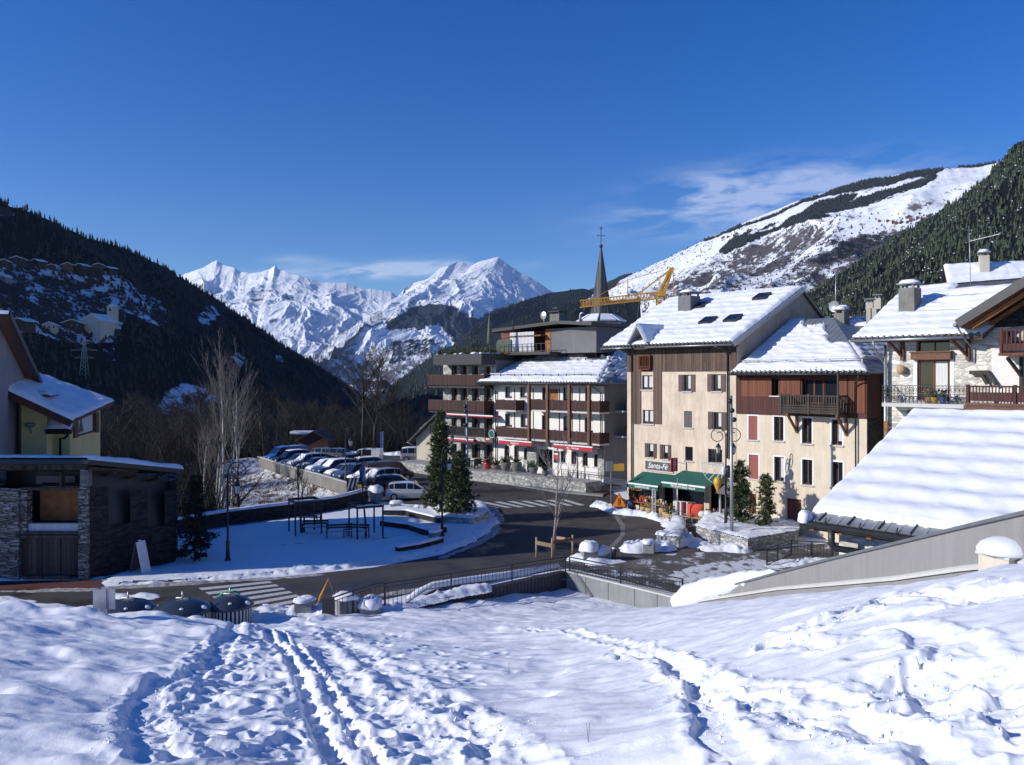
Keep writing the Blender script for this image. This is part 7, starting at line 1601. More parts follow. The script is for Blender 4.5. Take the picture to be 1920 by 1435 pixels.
# birches
def birch(px,Yv,top,base,label,seed,stems=1,r=.10):
    x=ray(px)*Yv; z=ground(x,Yv); zt=H-(top-HY)/F*Yv; return bare_tree('birch_tree',label,(x,Yv,z),(zt-z),seed,bark='birch',twig='birchtw',levels=3,spread=.38,upright=.95,nb=(6,4,3),r0=r*1.3,stems=stems,lean=.04,low=.35,group=None)
birch(417,70,672,900,'tallest white birch in the middle of the birch clump',21); birch(404,71,712,900,'slender birch with twin stems left of the tallest one',22,2,.08); birch(432,70,700,900,'leaning white birch right of the tallest one',24,1,.09); birch(446,72,728,900,'short birch at the right side of the birch clump',25,1,.07); birch(385,70,810,900,'small leaning birch at the left side of the birch clump',26,1,.06)
x,y,z=slopept(449,930,64); bare_tree('bare_tree','dark gnarled tree with low spreading branches in front of the lit snow bank',(x,y,z-.3),6.4,31,bark='barkd',twig='barkd',levels=3,spread=.9,upright=.35,nb=(5,4,4),r0=.22,low=.3)
# large trees beyond the car park
bt=bare_tree('bare_tree','tall leafless tree with a dense rounded crown against the snowy mountain',(ray(702)*121,121,-1),15.2,41,bark='barkd',twig='barkd',levels=4,nb=(7,5,5,4),r0=.34,low=.28)
b2=dup(bt,(ray(680)*124,124,-1),1.9,'tall leafless tree just left of the one with the densest crown',.95)
b3=bare_tree('bare_tree','leafless spreading tree between the white van and the silver car',(ray(744)*122,122,-1),9.5,43,bark='barkd',twig='barkd',levels=4,nb=(6,5,4,4),r0=.25,low=.25)
b4=bare_tree('bare_tree','upright leafless tree at the edge of the valley',(ray(770)*140,140,-6),14,44,levels=3,nb=(7,5,4),r0=.2,low=.2)
b5=bare_tree('bare_tree','thin leafless tree among the dark valley trees',(ray(500)*112,112,-4),13,45,levels=4,nb=(5,4,3,3),r0=.2,low=.2)
gr='leafless trees on the valley side'
rr=random.Random(77); src=[b4,b5,b3,bt]
vx=[]
for i in range(150):
    px=rr.uniform(-60,800); Yv=rr.uniform(84,260) if px<520 else rr.uniform(120,280)
    x=ray(px)*Yv
    if inpoly(np.array([x]),np.array([Yv]),plateau)[0] or (400<px<640 and Yv<104): continue
    z=ground(x,Yv); 
    if z<-60: z=-60
    zt=H-((rr.uniform(752,830) if rr.random()<.8 else rr.uniform(715,760))-HY)/F*Yv
    if px>640: zt=H-(rr.uniform(765,815)-HY)/F*Yv
    hh=min(max(zt-z,5),22); s=rr.choice(src); base={id(b4):14,id(b5):13,id(b3):9.5,id(bt):15.2}[id(s)]
    k=hh/base; dup(s,(x,Yv,zt-hh),rr.uniform(0,6.28),'leafless brown-grey tree in the mass on the valley side',(k*1.15,k*1.15,k),group=gr)
# undergrowth as one mass
m_n=3000; px=rng.uniform(-80,800,m_n); Yv=np.where(px<420,rng.uniform(60,180,m_n),rng.uniform(118,230,m_n)); X_=(px-960)/F*Yv
V=[];Fq=[]
zz=np.array([ground(a,b) for a,b in zip(X_,Yv)]); ok=np.array([not inpoly(np.array([a]),np.array([b]),plateau)[0] for a,b in zip(X_,Yv)])&~((px>395)&(Yv<105))
X_,Yv,zz=X_[ok],Yv[ok],zz[ok]; n=len(X_); k=16
base=np.stack([X_,Yv,zz],-1)[:,None]+rng.normal(0,1.0,(n,k,3))*[1,1,0]; dr_=rng.normal(0,.35,(n,k,3)); dr_[...,2]=1; L=rng.uniform(1.5,5.5,(n,k,1)); tip=base+dr_*L
sd_=rng.normal(0,1,(n,k,3)); sd_[...,2]=0; sd_/=np.linalg.norm(sd_,axis=2,keepdims=True); mid=base+dr_*L*.5+rng.normal(0,.25,(n,k,3))
V=np.stack([base-sd_*.05,base+sd_*.05,mid,tip],2).reshape(-1,4,3); V[:,2]=V[:,2]; 
Vt=np.stack([V[:,0],V[:,1],V[:,3]],1).reshape(-1,3); o=npmesh('undergrowth',Vt,np.arange(len(Vt)).reshape(-1,3),S['twig'],smooth=False); tag(o,'dense leafless brushwood filling the valley side','brushwood',kind='stuff')
# dry scrub on the lit bank
n=420; px=rng.uniform(410,640,n); Yv=rng.uniform(62,100,n); X_=(px-960)/F*Yv; ok=np.array([not inpoly(np.array([a]),np.array([b]),plateau)[0] for a,b in zip(X_,Yv)]); X_,Yv=X_[ok],Yv[ok]; zz=np.array([ground(a,b) for a,b in zip(X_,Yv)]); n=len(X_); k=14
base=np.stack([X_,Yv,zz],-1)[:,None]+rng.normal(0,.25,(n,k,3))*[1,1,0]; dr_=rng.normal(0,.8,(n,k,3)); dr_[...,2]=np.abs(dr_[...,2])+.4; tip=base+dr_*rng.uniform(.3,1.1,(n,k,1))*.8; sd_=rng.normal(0,1,(n,k,3)); sd_/=np.linalg.norm(sd_,axis=2,keepdims=True)
Vt=np.stack([base-sd_*.02,base+sd_*.02,tip],2).reshape(-1,3); o=npmesh('dry_scrub',Vt,np.arange(len(Vt)).reshape(-1,3),S['dry'],smooth=False); tag(o,'dry brown scrub poking through the sunlit snow bank','scrub',kind='stuff')
# saplings
P=gp(1037,1040,0); 
sap=bare_tree('young_tree','pale bare young tree between wooden stakes at the railing corner',(P.x,P.y,0),6.9,53,bark='barkp',twig='barkp',levels=3,spread=.55,upright=.9,nb=(4,4,3),r0=.10,low=.14,cat='tree')
st=thing('tree_stakes','low pale timber guard of posts and rails round the young tree','tree guard',(P.x,P.y,0)); m=MB()
for (x,y) in ((-1.0,-.7),(-.1,-.95),(.15,.75),(1.15,.0)): MB().tube([(x,y,-.1),(x,y,1.15)],.06,7).build('stake',S['wood_pale'],st)
MB().bar((-1.0,-.76,.85),(-.1,-1.0,.72),.04,.22).build('rail',S['wood_pale'],st); MB().bar((.15,.8,.85),(1.15,.05,.85),.04,.18).build('rail',S['wood_pale'],st); MB().bar((-.1,-.95,.9),(1.15,0,.9),.05,.16).build('rail',S['wood_brn'],st)
P=gp(1165,900,0); bare_tree('bare_tree','small leaning bare tree with pinkish leaves left beside the peach house',(P.x,P.y-3,0),4.2,57,bark='barkp',twig='barkp',levels=3,nb=(4,4,3),r0=.07,low=.2)
def tree_guard(px,py,label,w_=1.45,hh=2.1,seed=1):
    P=gp(px,py,.13); t=thing('tree_guard',label,'tree guard',tuple(P),.5)
    for x in (-w_,w_):
        for y in (-w_,w_): MB().box(x-.045,x+.045,y-.045,y+.045,-.1,hh).build('post',S['metald'],t)
    m=MB(); 
    for s in (-w_,w_): m.box(-w_-.06,w_+.06,s-.05,s+.05,hh,hh+.16); m.box(s-.05,s+.05,-w_+.051,w_-.051,hh+.002,hh+.158)
    m.build('top_frame',S['metald'],t)
    s=MB(); s.box(-w_,w_,-w_-.05,-w_+.05,hh+.16,hh+.2); s.build('snow_line',S['snow'],t); return P
P=tree_guard(572,1000,'dark square tree guard on four posts, the left of the two in the park',.85,2.1); 
bare_tree('young_tree','bare thin-stemmed young tree inside the left tree guard',(P.x,P.y,.13),4.8,61,bark='barkd',twig='barkd',levels=3,nb=(4,3,3),r0=.07,stems=2,low=.35,spread=.3,upright=1.1)
P=tree_guard(686,1006,'dark square tree guard on four posts, the right of the two in the park',.85,1.95)
bare_tree('young_tree','bare young tree inside the right tree guard',(P.x,P.y,.13),4.9,63,bark='barkd',twig='barkd',levels=3,nb=(4,4,3),r0=.09,low=.35,spread=.35,upright=1.1)
# ================================================================ park furniture
def park_seat(px,py,label,rz,w_=.55,name='park_chair',cat='bench'):
    P=gp(px,py,.13); t=thing(name,label,cat,tuple(P),rz)
    m=MB(); 
    for k in range(4): m.box(-w_,w_,-.22+k*.12,-.13+k*.12,.42,.46)
    m.build('seat',S['wood_bl'],t); m=MB(); m.box(-w_,w_,.26,.30,.55,.66); m.box(-w_,w_,.28,.32,.70,.82); m.build('backrest',S['wood_bl'],t)
    for x in (-w_,w_): 
        m=MB(); m.box(x-.03,x+.03,-.24,-.18,0,.66); m.box(x-.03,x+.03,.24,.30,0,.85); m.box(x-.03,x+.03,-.24,.24,.62,.66); m.build('side_frame',S['metald'],t)
    MB().box(-w_+.02,w_-.02,-.22,.22,.462,.49).build('snow_dusting',S['snow'],t)
park_seat(636,1008,'dark slatted park chair standing alone between the two tree guards',.25,.78)
park_seat(591,1000,'dark park seat in front of the left tree guard',.1,.8); park_seat(668,1008,'dark park seat under the right tree guard',-.2,.75); park_seat(583,982,'dark park seat half hidden behind the left tree guard',2.9,.6)
def lampbody(t,c,k=1.):
    """lantern hanging from point c"""
    m=MB(); x,y,z=c
    m.lathe((x,y,z-.18*k),[(.02,.18*k),(.05*k,.10*k),(.10*k,.04*k),(.19*k,-.12*k),(.21*k,-.16*k)],6,sm=False); m.lathe((x,y,z-.80*k),[(0,-.1*k),(.06*k,-.03*k),(.13*k,.02*k),(.13*k,.05*k)],6,sm=False)
    for j in range(6):
        a=2*math.pi*j/6; m.bar((x+.19*k*math.cos(a),y+.19*k*math.sin(a),z-.34*k),(x+.13*k*math.cos(a),y+.13*k*math.sin(a),z-.76*k),.02*k)
    o=m.build('lantern',S['metald'],t); MB().lathe((x,y,z-.76*k),[(.115*k,0),(.175*k,.42*k)],6,sm=False).build('lantern_glass',S['lampglass'],o)
def scroll(m,x0,z0,s,R,y=0,r=.035):
    """arm rising from the stem top and curling over into a spiral, s = side"""
    pts=[Vector((x0,y,z0))]
    cx,cz=x0+s*R*1.05,z0+R*.35
    for i in range(26):
        t=i/25; a=math.pi-.35-t*(2*math.pi*1.28); rr_=R*(1-.62*max(0,t-.35)/.65)
        pts.append(Vector((cx+s*-math.cos(math.pi-a)*rr_*-1*-1 if False else cx+s*math.cos(a)*rr_,y,cz+math.sin(a)*rr_)))
    m.tube(pts,r,6); return (cx+s*.0,y,cz-R*.98)
def street_lamp(px,base,top,label,zb=0.,arms=(-1,1),R=.85,rz=0.,k=1.,Y=None,mat='metald'):
    P=gp(px,base,zb) if Y is None else Vector((ray(px)*Y,Y,zb)); zt=H-(top-HY)/F*P.y-zb; t=thing('street_lamp',label,'street lamp',tuple(P),rz)
    st=zt-R*1.3; m=MB(); m.tube([(0,0,0),(0,0,1.1),(0,0,1.15),(0,0,st)],[.11,.10,.065,.045],10); m.lathe((0,0,0),[(.17,0),(.17,.08),(.12,.2)],10); m.build('pole',S[mat],t)
    m=MB(); L=[scroll(m,0,st,s,R,r=.03) for s in arms]; 
    m.build('scroll_arms',S[mat],t)
    for c in L: lampbody(t,c,k)
    return t,P
street_lamp(1361,985,804,'double lantern lamp with two curling iron arms beside the shop awnings',.75,(-1,1),.47,k=.92)
street_lamp(427,1052,868,'dark lamp post with one lantern near the dark conifer in the park',.13,(1,),.5,k=1.0)
street_lamp(829,1006,836,'slim dark lamp post in front of the tall conifer',.13,(1,),.42,k=1.)
street_lamp(838,900,796,'iron lamp post with curled arms in front of the hotel terrace',.1,(-1,1),.5,k=1.)
street_lamp(648,916,802,'lamp post with one lantern among the parked cars',0,(1,),.45,k=1.1)
street_lamp(1083,905,842,'thin lamp post in front of the white annex',.6,(),.3)
def festive_pole(px,base,top,zb,label,balls):
    P=gp(px,base,zb); zt=H-(top-HY)/F*P.y-zb; t=thing('tall_pole',label,'pole',tuple(P)); MB().tube([(0,0,0),(0,0,2.4),(-.03,0,zt)],[.115,.105,.07],12).build('pole',S['metal'],t)
    for py,s in balls: z=H-(py-HY)/F*P.y-zb; m=MB(); m.ball((s*.13,-.09,z),.16,0,12); m.bar((0,0,z),(s*.13,-.09,z),.04); m.build('ball',S['black'],t)
    return t,P
festive_pole(1372,1001,742,.75,'tall grey pole with three dark balls between the two pines by the shop',((752,-1),(770,0),(787,1)))
festive_pole(876,962,752,.5,'tall grey pole with dark balls right of the big conifers',((762,-1),(797,-1),(772,-.6)))
# decorations on the shop lamp
P=gp(1361,985,.75); t=thing('street_decoration','white wire fan holding a yellow drop-shaped festive ornament by the shop awning','decoration',(P.x-.95,P.y-.15,P.z+2.2)); m=MB()
for a in range(6): m.tube([(.8,0,1.9-.02*a),(.8-1.5*math.cos(.28*a),0,1.9-1.5*math.sin(.28*a))],.018,4)
m.tube([(.8-1.5*math.cos(.1*a),0,1.9-1.5*math.sin(.1*a)) for a in range(15)],.02,4); m.tube([(.8-.8*math.cos(.1*a),0,1.9-.8*math.sin(.1*a)) for a in range(15)],.018,4); m.build('wire_fan',S['whitep'],t)
m=MB(); m.lathe((.35,-.1,.0),[(0,-.1),(.1,.15),(.24,.5),(.27,.75),(.16,.95),(0,1.0)],12); m.build('yellow_drop',S['yel'],t); m=MB(); m.ball((.35,-.26,.68),.10,0,8); m.bar((.2,-.34,.5),(.5,-.34,.45),.05); m.build('red_ornament',S['cushion'],t)
m=MB(); m.lathe((.75,0,1.05),[(0,0),(.14,.1),(.18,.4),(.1,.55),(0,.57)],7,sm=False); m.build('white_bag',S['whitep'],t); MB().ball((1.1,.1,1.3),.28,0,12,1.5).build('dark_disc',S['black'],t)
# ================================================================ railings
def railing(name,label,A_,B_,tops,bots,step=.22,posts=(),mat='metald',lower=.0,label2=None):
    """upright railing standing on the line A-B; tops/bots: (px,py) along it"""
    A_=Vector((A_[0],A_[1],0)); B_=Vector((B_[0],B_[1],0)); u=(B_-A_).normalized()
    def at(px,py): s=(ray(px)*A_.y-A_.x)/(u.x-ray(px)*u.y); q=A_+u*s; return Vector((q.x,q.y,H-(py-HY)/F*q.y))
    T=[at(*p) for p in tops]; B=[at(*p) for p in bots]; o=Vector((A_.x,A_.y,B[0].z)); t=thing(name,label,'railing',tuple(o))
    def zi(L,q):
        s=(q-A_).dot(u); 
        ss=[((p-A_).dot(u),p.z) for p in L]
        return float(np.interp(s,[a for a,_ in ss],[b for _,b in ss]))
    m=MB()
    for a,b in zip(T[:-1],T[1:]): m.bar(a-o,b-o,.06,.05); m.bar(a-o-Vector((0,0,.16)),b-o-Vector((0,0,.16)),.03,.03)
    for a,b in zip(B[:-1],B[1:]): m.bar(a-o+Vector((0,0,.07)),b-o+Vector((0,0,.07)),.03,.03)
    m.build('rails',S[mat],t); s0=(T[0]-A_).dot(u); s1=(T[-1]-A_).dot(u); n=int(abs(s1-s0)/step); m=MB()
    for i in range(1,n):
        q=A_+u*(s0+(s1-s0)*i/n); m.bar(Vector((q.x-o.x,q.y-o.y,zi(B,q)-o.z+.05)),Vector((q.x-o.x,q.y-o.y,zi(T,q)-o.z-.15)),.022)
    m.build('balusters',S[mat],t)
    for px in posts:
        q=at(px,700); MB().bar(Vector((q.x-o.x,q.y-o.y,zi(B,q)-o.z-.1)),Vector((q.x-o.x,q.y-o.y,zi(T,q)-o.z+.02)),.07).build('post',S[mat],t)
    return t
t=railing('railing','long black railing climbing from the bins to the wall corner',W1,W2,[(606,1127),(662,1108),(713,1092),(722,1094),(1062,1044)],[(606,1167),(662,1166),(722,1160),(800,1108),(1062,1074)],.23,(609,662,722,846,960,1060))
MB().box(-.02,.5,-.05,.10,-.1,1.0).build('corner_panel',S['metald'],t)
railing('railing','shorter black railing on the pale concrete wall, ending at the parapet',W2,W3+(W3-W2)*.12,[(1064,1044),(1281,1086)],[(1064,1072),(1281,1117)],.2,(1068,1164,1280))
Pa,Pb,Pc=gp(1437,1062),gp(1484,1040),gp(1600,1050)
railing('railing','dark railing with round-headed corner post on the plaza under the low roof',Pa,Pb,[(1437,1029),(1484,1013)],[(1437,1062),(1484,1041)],.16,(1438,1458,1484))
railing('railing','dark railing running behind the downpipe of the low roof',Pb,Pc,[(1484,1014),(1600,1020)],[(1484,1042),(1600,1052)],.17,(1522,1560,1599))
Pa,Pb=gp(1052,905,.4),gp(1128,915,.4); railing('railing','thin grey railing on the terrace of the white annex',Pa,Pb,[(1052,880),(1128,888)],[(1052,905),(1128,916)],.3,(1053,1090,1127),mat='metal')
# terrace wall of the hotel + annex with plants
polywall('terrace_retaining_wall','rough stone terrace wall in front of the hotel and annex',[(872,872),(905,882),(960,893),(1030,901),(1050,905)],1.0,.5,'ashlar',z=.1,caph=.14)
o=MB(); Q=[AN.W(-12,-.4,0),AN.W(XA,-.4,0),AN.W(XA,-2.6,0),AN.W(-2,-3.6,0),AN.W(-12,-3.4,0)]; o.prism([(p.x,p.y) for p in Q],-.5,1.0); o=o.build('terrace',S['stoneg']); tag(o,kind='structure')
def urn(px,py,z,label,hh=1.1,r=.32,mat='red',Y=None,**k):
    P=gp(px,py,z); t=thing('plant_urn',label,'plant pot',tuple(P)); MB().lathe((0,0,0),[(r*.62,0),(r*.75,.1),(r*1.05,hh*.75),(r,hh),(r*.85,hh),(r*.8,hh-.1),(0,hh-.1)],14).build('pot',S[mat],t); m=MB(); rr=random.Random(px)
    for q in range(46):
        a=rr.uniform(0,6.28); l=rr.uniform(.3,1.1); e=rr.uniform(.2,1.2); m.bar((0,0,hh-.1),(math.cos(a)*l*e,math.sin(a)*l*e,hh+l*.6),.05,.02)
    m.build('foliage',S['shrub'],t); return t
urn(980,895,.2,'tall crimson urn on the kerb in front of the annex windows'); urn(1075,908,.2,'crimson pot with bushy plant near the annex railing',.95,.36); 
for i,(px,py,lb,mt,hh,r) in enumerate(((915,878,'red-rimmed planter with green shrub on the hotel terrace','red',.6,.5),(948,882,'grey planter with spreading plant on the hotel terrace','conc',.8,.55),(968,884,'large grey pot with spiky leaves beside the crimson urn','conc',.9,.5),(1000,888,'dark planter with drooping shrub left of the annex door','darkgrey',.6,.45),(1022,893,'small dark pot plant in front of the annex door','darkgrey',.5,.3),(930,880,'round green bush in a low pot on the hotel terrace','conc',.4,.5))): urn(px,py,1.1,lb,hh,r,mt)
for i,(px,py) in enumerate(((893,880),(907,884),(922,886),(938,888),(955,891),(990,894),(1008,897),(1038,902),(1112,912))):
    P=gp(px,py,.1); t=thing('shrub',['bare winter shrub with snow at its foot along the hotel terrace wall','low green shrub spilling over the hotel terrace wall'][i%2],'shrub',(P.x,P.y-.2,.1),group='shrubs along the hotel terrace wall'); m=MB(); q_=random.Random(i*5)
    for k in range(60): a=q_.uniform(0,6.28); l=q_.uniform(.3,1.3); m.bar((0,0,.2),(math.cos(a)*l,math.sin(a)*l*.5,.3+l*q_.uniform(.3,1.1)),.035,.02)
    m.build('foliage',S['shrub' if i%2 else 'dry'],t)
# hedge-like shrubs and tables on the terrace
rr=random.Random(4)
for i,(px,lb) in enumerate(((860,'dark parasol table with chairs at the left end of the hotel terrace'),(885,'dark terrace table near the hotel entrance'),(900,'dark terrace table right of the hotel entrance'))):
    P=HO.W(HO.X(px,-2.2),-2.2,0); t=thing('terrace_table',lb,'table',(P.x,P.y,1.0)); MB().lathe((0,0,0),[(.5,.72),(.5,.76),(0,.76)],12).build('table_top',S['black'],t); MB().tube([(0,0,0),(0,0,.72)],.05,6).build('pedestal',S['black'],t)
    for a in range(3): m=MB(); an=a*2.1; c=Vector((math.cos(an)*.8,math.sin(an)*.8,0)); m.box(c.x-.2,c.x+.2,c.y-.2,c.y+.2,.4,.46); m.box(c.x-.2,c.x+.2,c.y+.16,c.y+.2,.46,.95); [m.box(c.x+sx-.02,c.x+sx+.02,c.y+sy-.02,c.y+sy+.02,0,.4) for sx in (-.17,.17) for sy in (-.17,.17)]; m.build('chair',S['black'],t)
# ================================================================ vehicles
ST={'hatch':[(-2.00,.45,.84,.86,.70,.66),(-1.95,.32,.95,1.0,.80,.70),(-1.72,.26,.97,1.36,.84,.62),(-1.3,.22,.97,1.47,.86,.60),(-.2,.20,.95,1.50,.86,.60),(.35,.20,.93,1.43,.86,.60),(1.05,.22,.92,.96,.86,.72),(1.75,.26,.83,.86,.82,.68),(1.98,.34,.68,.71,.74,.62),(2.04,.44,.60,.62,.68,.56)],
 'suv':[(-2.15,.45,.95,1.0,.78,.72),(-2.1,.35,1.05,1.25,.86,.72),(-1.95,.3,1.05,1.62,.9,.68),(-1.3,.28,1.05,1.72,.92,.66),(-.2,.28,1.03,1.73,.92,.66),(.4,.28,1.02,1.66,.92,.66),(1.1,.28,1.0,1.06,.92,.78),(1.85,.30,.95,.98,.88,.74),(2.12,.38,.78,.82,.82,.7),(2.18,.46,.66,.68,.76,.66)],
 'van':[(-2.5,.4,1.0,1.85,.92,.84),(-2.45,.3,1.05,1.98,.95,.85),(-1.5,.28,1.05,2.02,.96,.85),(.3,.28,1.05,2.02,.96,.85),(1.0,.28,1.03,1.92,.96,.82),(1.75,.28,1.0,1.12,.94,.80),(2.25,.32,.86,.92,.88,.74),(2.45,.42,.66,.70,.8,.68)],
 'boxvan':[(-1.9,.5,1.05,1.80,.80,.76),(-1.86,.4,1.05,1.88,.84,.78),(-.9,.38,1.05,1.90,.85,.78),(.3,.38,1.05,1.90,.85,.78),(.75,.38,1.05,1.82,.85,.76),(1.15,.4,1.02,1.10,.84,.74),(1.75,.42,.95,1.0,.80,.70),(1.85,.5,.75,.78,.76,.66)]}
PAINT={}
def paint(c):
    if c not in PAINT: 
        m=simple('car_paint',c,.28,.25,.03,coat=.6); PAINT[c]=m
    return PAINT[c]
def vehicle(kind,loc,rz,col,label,snow=(),name='parked_car',cat='car',group='cars in the car park'):
    s=ST[kind]; t=thing(name,label,cat,loc,rz,group); B=MB(); G=MB(); sec=[]
    for x,zl,zb,zt,w_,wt in s:
        sec.append([(x,-w_*.93,zl),(x,-w_,(zl+zb)*.55),(x,-w_*.985,zb),(x,-wt,zt-.03),(x,-wt*.8,zt),(x,wt*.8,zt),(x,wt,zt-.03),(x,w_*.985,zb),(x,w_,(zl+zb)*.55),(x,w_*.93,zl)])
    n=10; gl=[]
    for i in range(len(s)-1):
        tall=(s[i][3]-s[i][2]>.2) or (s[i+1][3]-s[i+1][2]>.2)
        for j in range(n):
            a,b,c,d=sec[i][j],sec[i+1][j],sec[i+1][(j+1)%n],sec[i][(j+1)%n]
            ws=abs(s[i+1][3]-s[i][3])>.3 and 3<=j<=5
            sidew=tall and j in (2,6) and (kind not in('van','boxvan') or s[i][0]>.2 or (kind=='boxvan' and -1<s[i][0]<.2))
            if ws or sidew:
                q=[Vector(v_) for v_ in (a,b,c,d)]; ce=sum(q,Vector())/4
                G.quad(*[ce+(v_-ce)*.90+((q[1]-q[0]).cross(q[3]-q[0]).normalized()*-.0) for v_ in q]); 
                # frame strip
                B.quad(a,b,c,d)
            else: B.quad(a,b,c,d)
    B.add(sec[0],[tuple(range(n))]); B.add(sec[-1],[tuple(range(n))[::-1]])
    for f in range(len(B.f)): B.sm[f]=False
    B.build('body',paint(col),t)
    # push the panes 8 mm outwards
    for k in range(0,len(G.v),4):
        q=[Vector(v_) for v_ in G.v[k:k+4]]; nn=(q[1]-q[0]).cross(q[3]-q[0]).normalized(); ce=sum(q,Vector())/4
        if nn.dot(ce-Vector((0,0,.8)))<0: nn=-nn
        for i in range(4): G.v[k+i]=tuple(q[i]+nn*.010)
    G.build('windows',S['glass'],t)
    L0,L1=s[0][0],s[-1][0]; W_=max(a[4] for a in s); rw=.31 if kind in('hatch','boxvan') else .36
    for x in (L0+.72,L1-.78):
        for sy in (-1,1):
            m=MB(); k=16; y0,y1=sy*(W_-.16),sy*(W_+.015); vs=[]; 
            for yy_ in (y0,y1):
                for j in range(k): a=2*math.pi*j/k; vs.append((x+rw*math.cos(a),yy_,rw+rw*math.sin(a)))
            m.add(vs,[(j,(j+1)%k,(j+1)%k+k,j+k) for j in range(k)]+[tuple(range(k)),tuple(range(k,2*k))]); w=m.build('wheel',S['rubber'],t); m=MB(); m.add([(x+rw*.6*math.cos(2*math.pi*j/12),sy*(W_+.022),rw+rw*.6*math.sin(2*math.pi*j/12)) for j in range(12)],[tuple(range(12))]); m.build('rim',S['metalg'],w)
    for sy in (-1,1):
        MB().box(L1-.16,L1-.0,sy*.62-.13,sy*.62+.13,s[-2][2]-.16,s[-2][2]-.02).build('headlight',S['headl'],t)
        hb=.25 if kind in('hatch',) else .5
        MB().box(L0-.012,L0+.14,sy*.70-.09,sy*.70+.09,s[0][2]-.12,s[0][2]+hb*.5).build('tail_light',S['taill'],t)
    MB().box(L0-.015,L0+.05,-.26,.26,.52,.63).build('number_plate',S['whitep'],t)
    if snow:
        m=MB()
        for i in range(len(s)-1):
            xm=(s[i][0]+s[i+1][0])/2; zone='roof' if min(s[i][3],s[i+1][3])>1.3 else 'hood' if xm>.8 and abs(s[i+1][3]-s[i][3])<.3 else 'front' if xm>0 else 'back'
            if zone in snow:
                a,b=s[i],s[i+1]; h0=.05
                vs=[(a[0],-a[5]*.92,a[3]+.01),(b[0],-b[5]*.92,b[3]+.01),(b[0],b[5]*.92,b[3]+.01),(a[0],a[5]*.92,a[3]+.01),(a[0],-a[5]*.8,a[3]+h0),(b[0],-b[5]*.8,b[3]+h0),(b[0],b[5]*.8,b[3]+h0),(a[0],a[5]*.8,a[3]+h0)]; m.add(vs,[(4,5,6,7),(0,1,5,4),(1,2,6,5),(2,3,7,6),(3,0,4,7)])
        if m.v: m.build('snow_cover',S['snow'],t)
    return t
wa,wb=Vector((-14.2,76.0)),Vector((-31,100)); wd=(wb-wa).normalized(); inn=Vector((.83,.55)); hd=math.atan2(-inn.y,-inn.x)+.12
cars=[('suv',(.45,.46,.48),('front','hood'),'silver-white estate nearest the curved wall, striped barrier in front'),('hatch',(.62,.63,.64),('front','hood','roof'),'white car with a snow-covered windscreen, second from the near end of the wall'),
 ('suv',(.06,.08,.14),(),'dark blue tall car third from the near end of the wall'),('hatch',(.30,.32,.35),('hood',),'grey small car with snowy bonnet, fourth along the wall'),
 ('suv',(.03,.06,.16),('front','roof'),'dark blue people carrier with snow sliding on its windscreen'),('hatch',(.55,.56,.58),('front','roof','hood'),'pale car fully capped in snow in the middle of the row'),
 ('hatch',(.07,.10,.17),('hood',),'small dark blue car just beyond the snow-capped pale one'),('suv',(.40,.42,.44),('hood','front'),'silver car with glinting headlamp, fourth from the far end'),
 ('hatch',(.04,.05,.08),(),'black low car third from the far end of the wall row'),('suv',(.02,.025,.04),('roof',),'black estate second from the far end of the wall row'),('van',(.02,.13,.42),(),'bright blue pick-up style van at the far end of the wall')]
for i,(k,c,sn,lb) in enumerate(cars):
    p=wa+wd*(1.2+2.62*i)+inn*(2.7 if k!='van' else 3.0); vehicle(k,(p.x,p.y,0),hd,c,lb,sn)
def vat(kind,px,py,rz,col,label,snow=(),**kw): P=gp(px,py); vehicle(kind,tuple(P),rz,col,label,snow,group='cars in the car park' if not kw.get('g') else kw['g'],**{a:b for a,b in kw.items() if a!='g'})
vat('hatch',768,936,.10,(.66,.66,.67),'white hatchback with red tail light and snow on its bumper, closest to the conifers',())
vat('hatch',742,920,.12,(.03,.04,.07),'dark low car directly behind the white hatchback')
vat('van',728,902,.55,(.04,.045,.06),'large dark van in the second row of the car park',name='parked_van',cat='van')
vat('boxvan',686,871,3.05,(.70,.70,.69),'white boxy little van at the back of the car park',name='parked_van',cat='van')
vat('suv',784,865,.12,(.42,.43,.45),'silver car with snow on its back near the small gabled house',('roof',))
vat('hatch',640,863,-.3,(.10,.11,.13),'dark grey car at the back of the car park left of the boxy van'); vat('hatch',655,872,1.9,(.16,.17,.18),'grey car seen end-on beside the white boxy van'); vat('hatch',612,862,-.4,(.13,.14,.17),'dusky car at the back beside the small red hut'); vat('suv',700,886,.5,(.22,.24,.28),'blue-grey car between the wall row and the dark van',('roof','front'))
# red hut
P=gp(586,852); t=thing('small_hut','small red-brown wooden hut with snowy roof behind the parked cars','hut',(P.x,P.y+2,0)); m=MB(); m.box(-2,2,-1.5,1.5,0,2.0); m.add([(-2,-1.5,2.0),(2,-1.5,2.0),(0,-1.5,3.0)],[(0,1,2)]); m.build('wall',S['wood_red'],t); m=MB(); m.slab([(-2.4,-1.9,1.85),(-2.4,1.9,1.85),(0,1.9,3.1),(0,-1.9,3.1)],.12); m.slab([(2.4,-1.9,1.85),(2.4,1.9,1.85),(0,1.9,3.1),(0,-1.9,3.1)],.12); m.build('roof',S['wood_bl'],t)
P=gp(572,850); t=thing('bus_shelter','pale flat-roofed shelter with snow on top beside the red hut','shelter',(P.x,P.y,0)); MB().box(-1.8,1.6,-1,1,2.6,2.75).build('roof',S['metal'],t); MB().box(-1.8,1.6,-1,1,2.753,3.0).build('snow_cover',S['snow'],t); [MB().box(x-.05,x+.05,.8,.9,0,2.6).build('post',S['metald'],t) for x in (-1.6,1.4)]
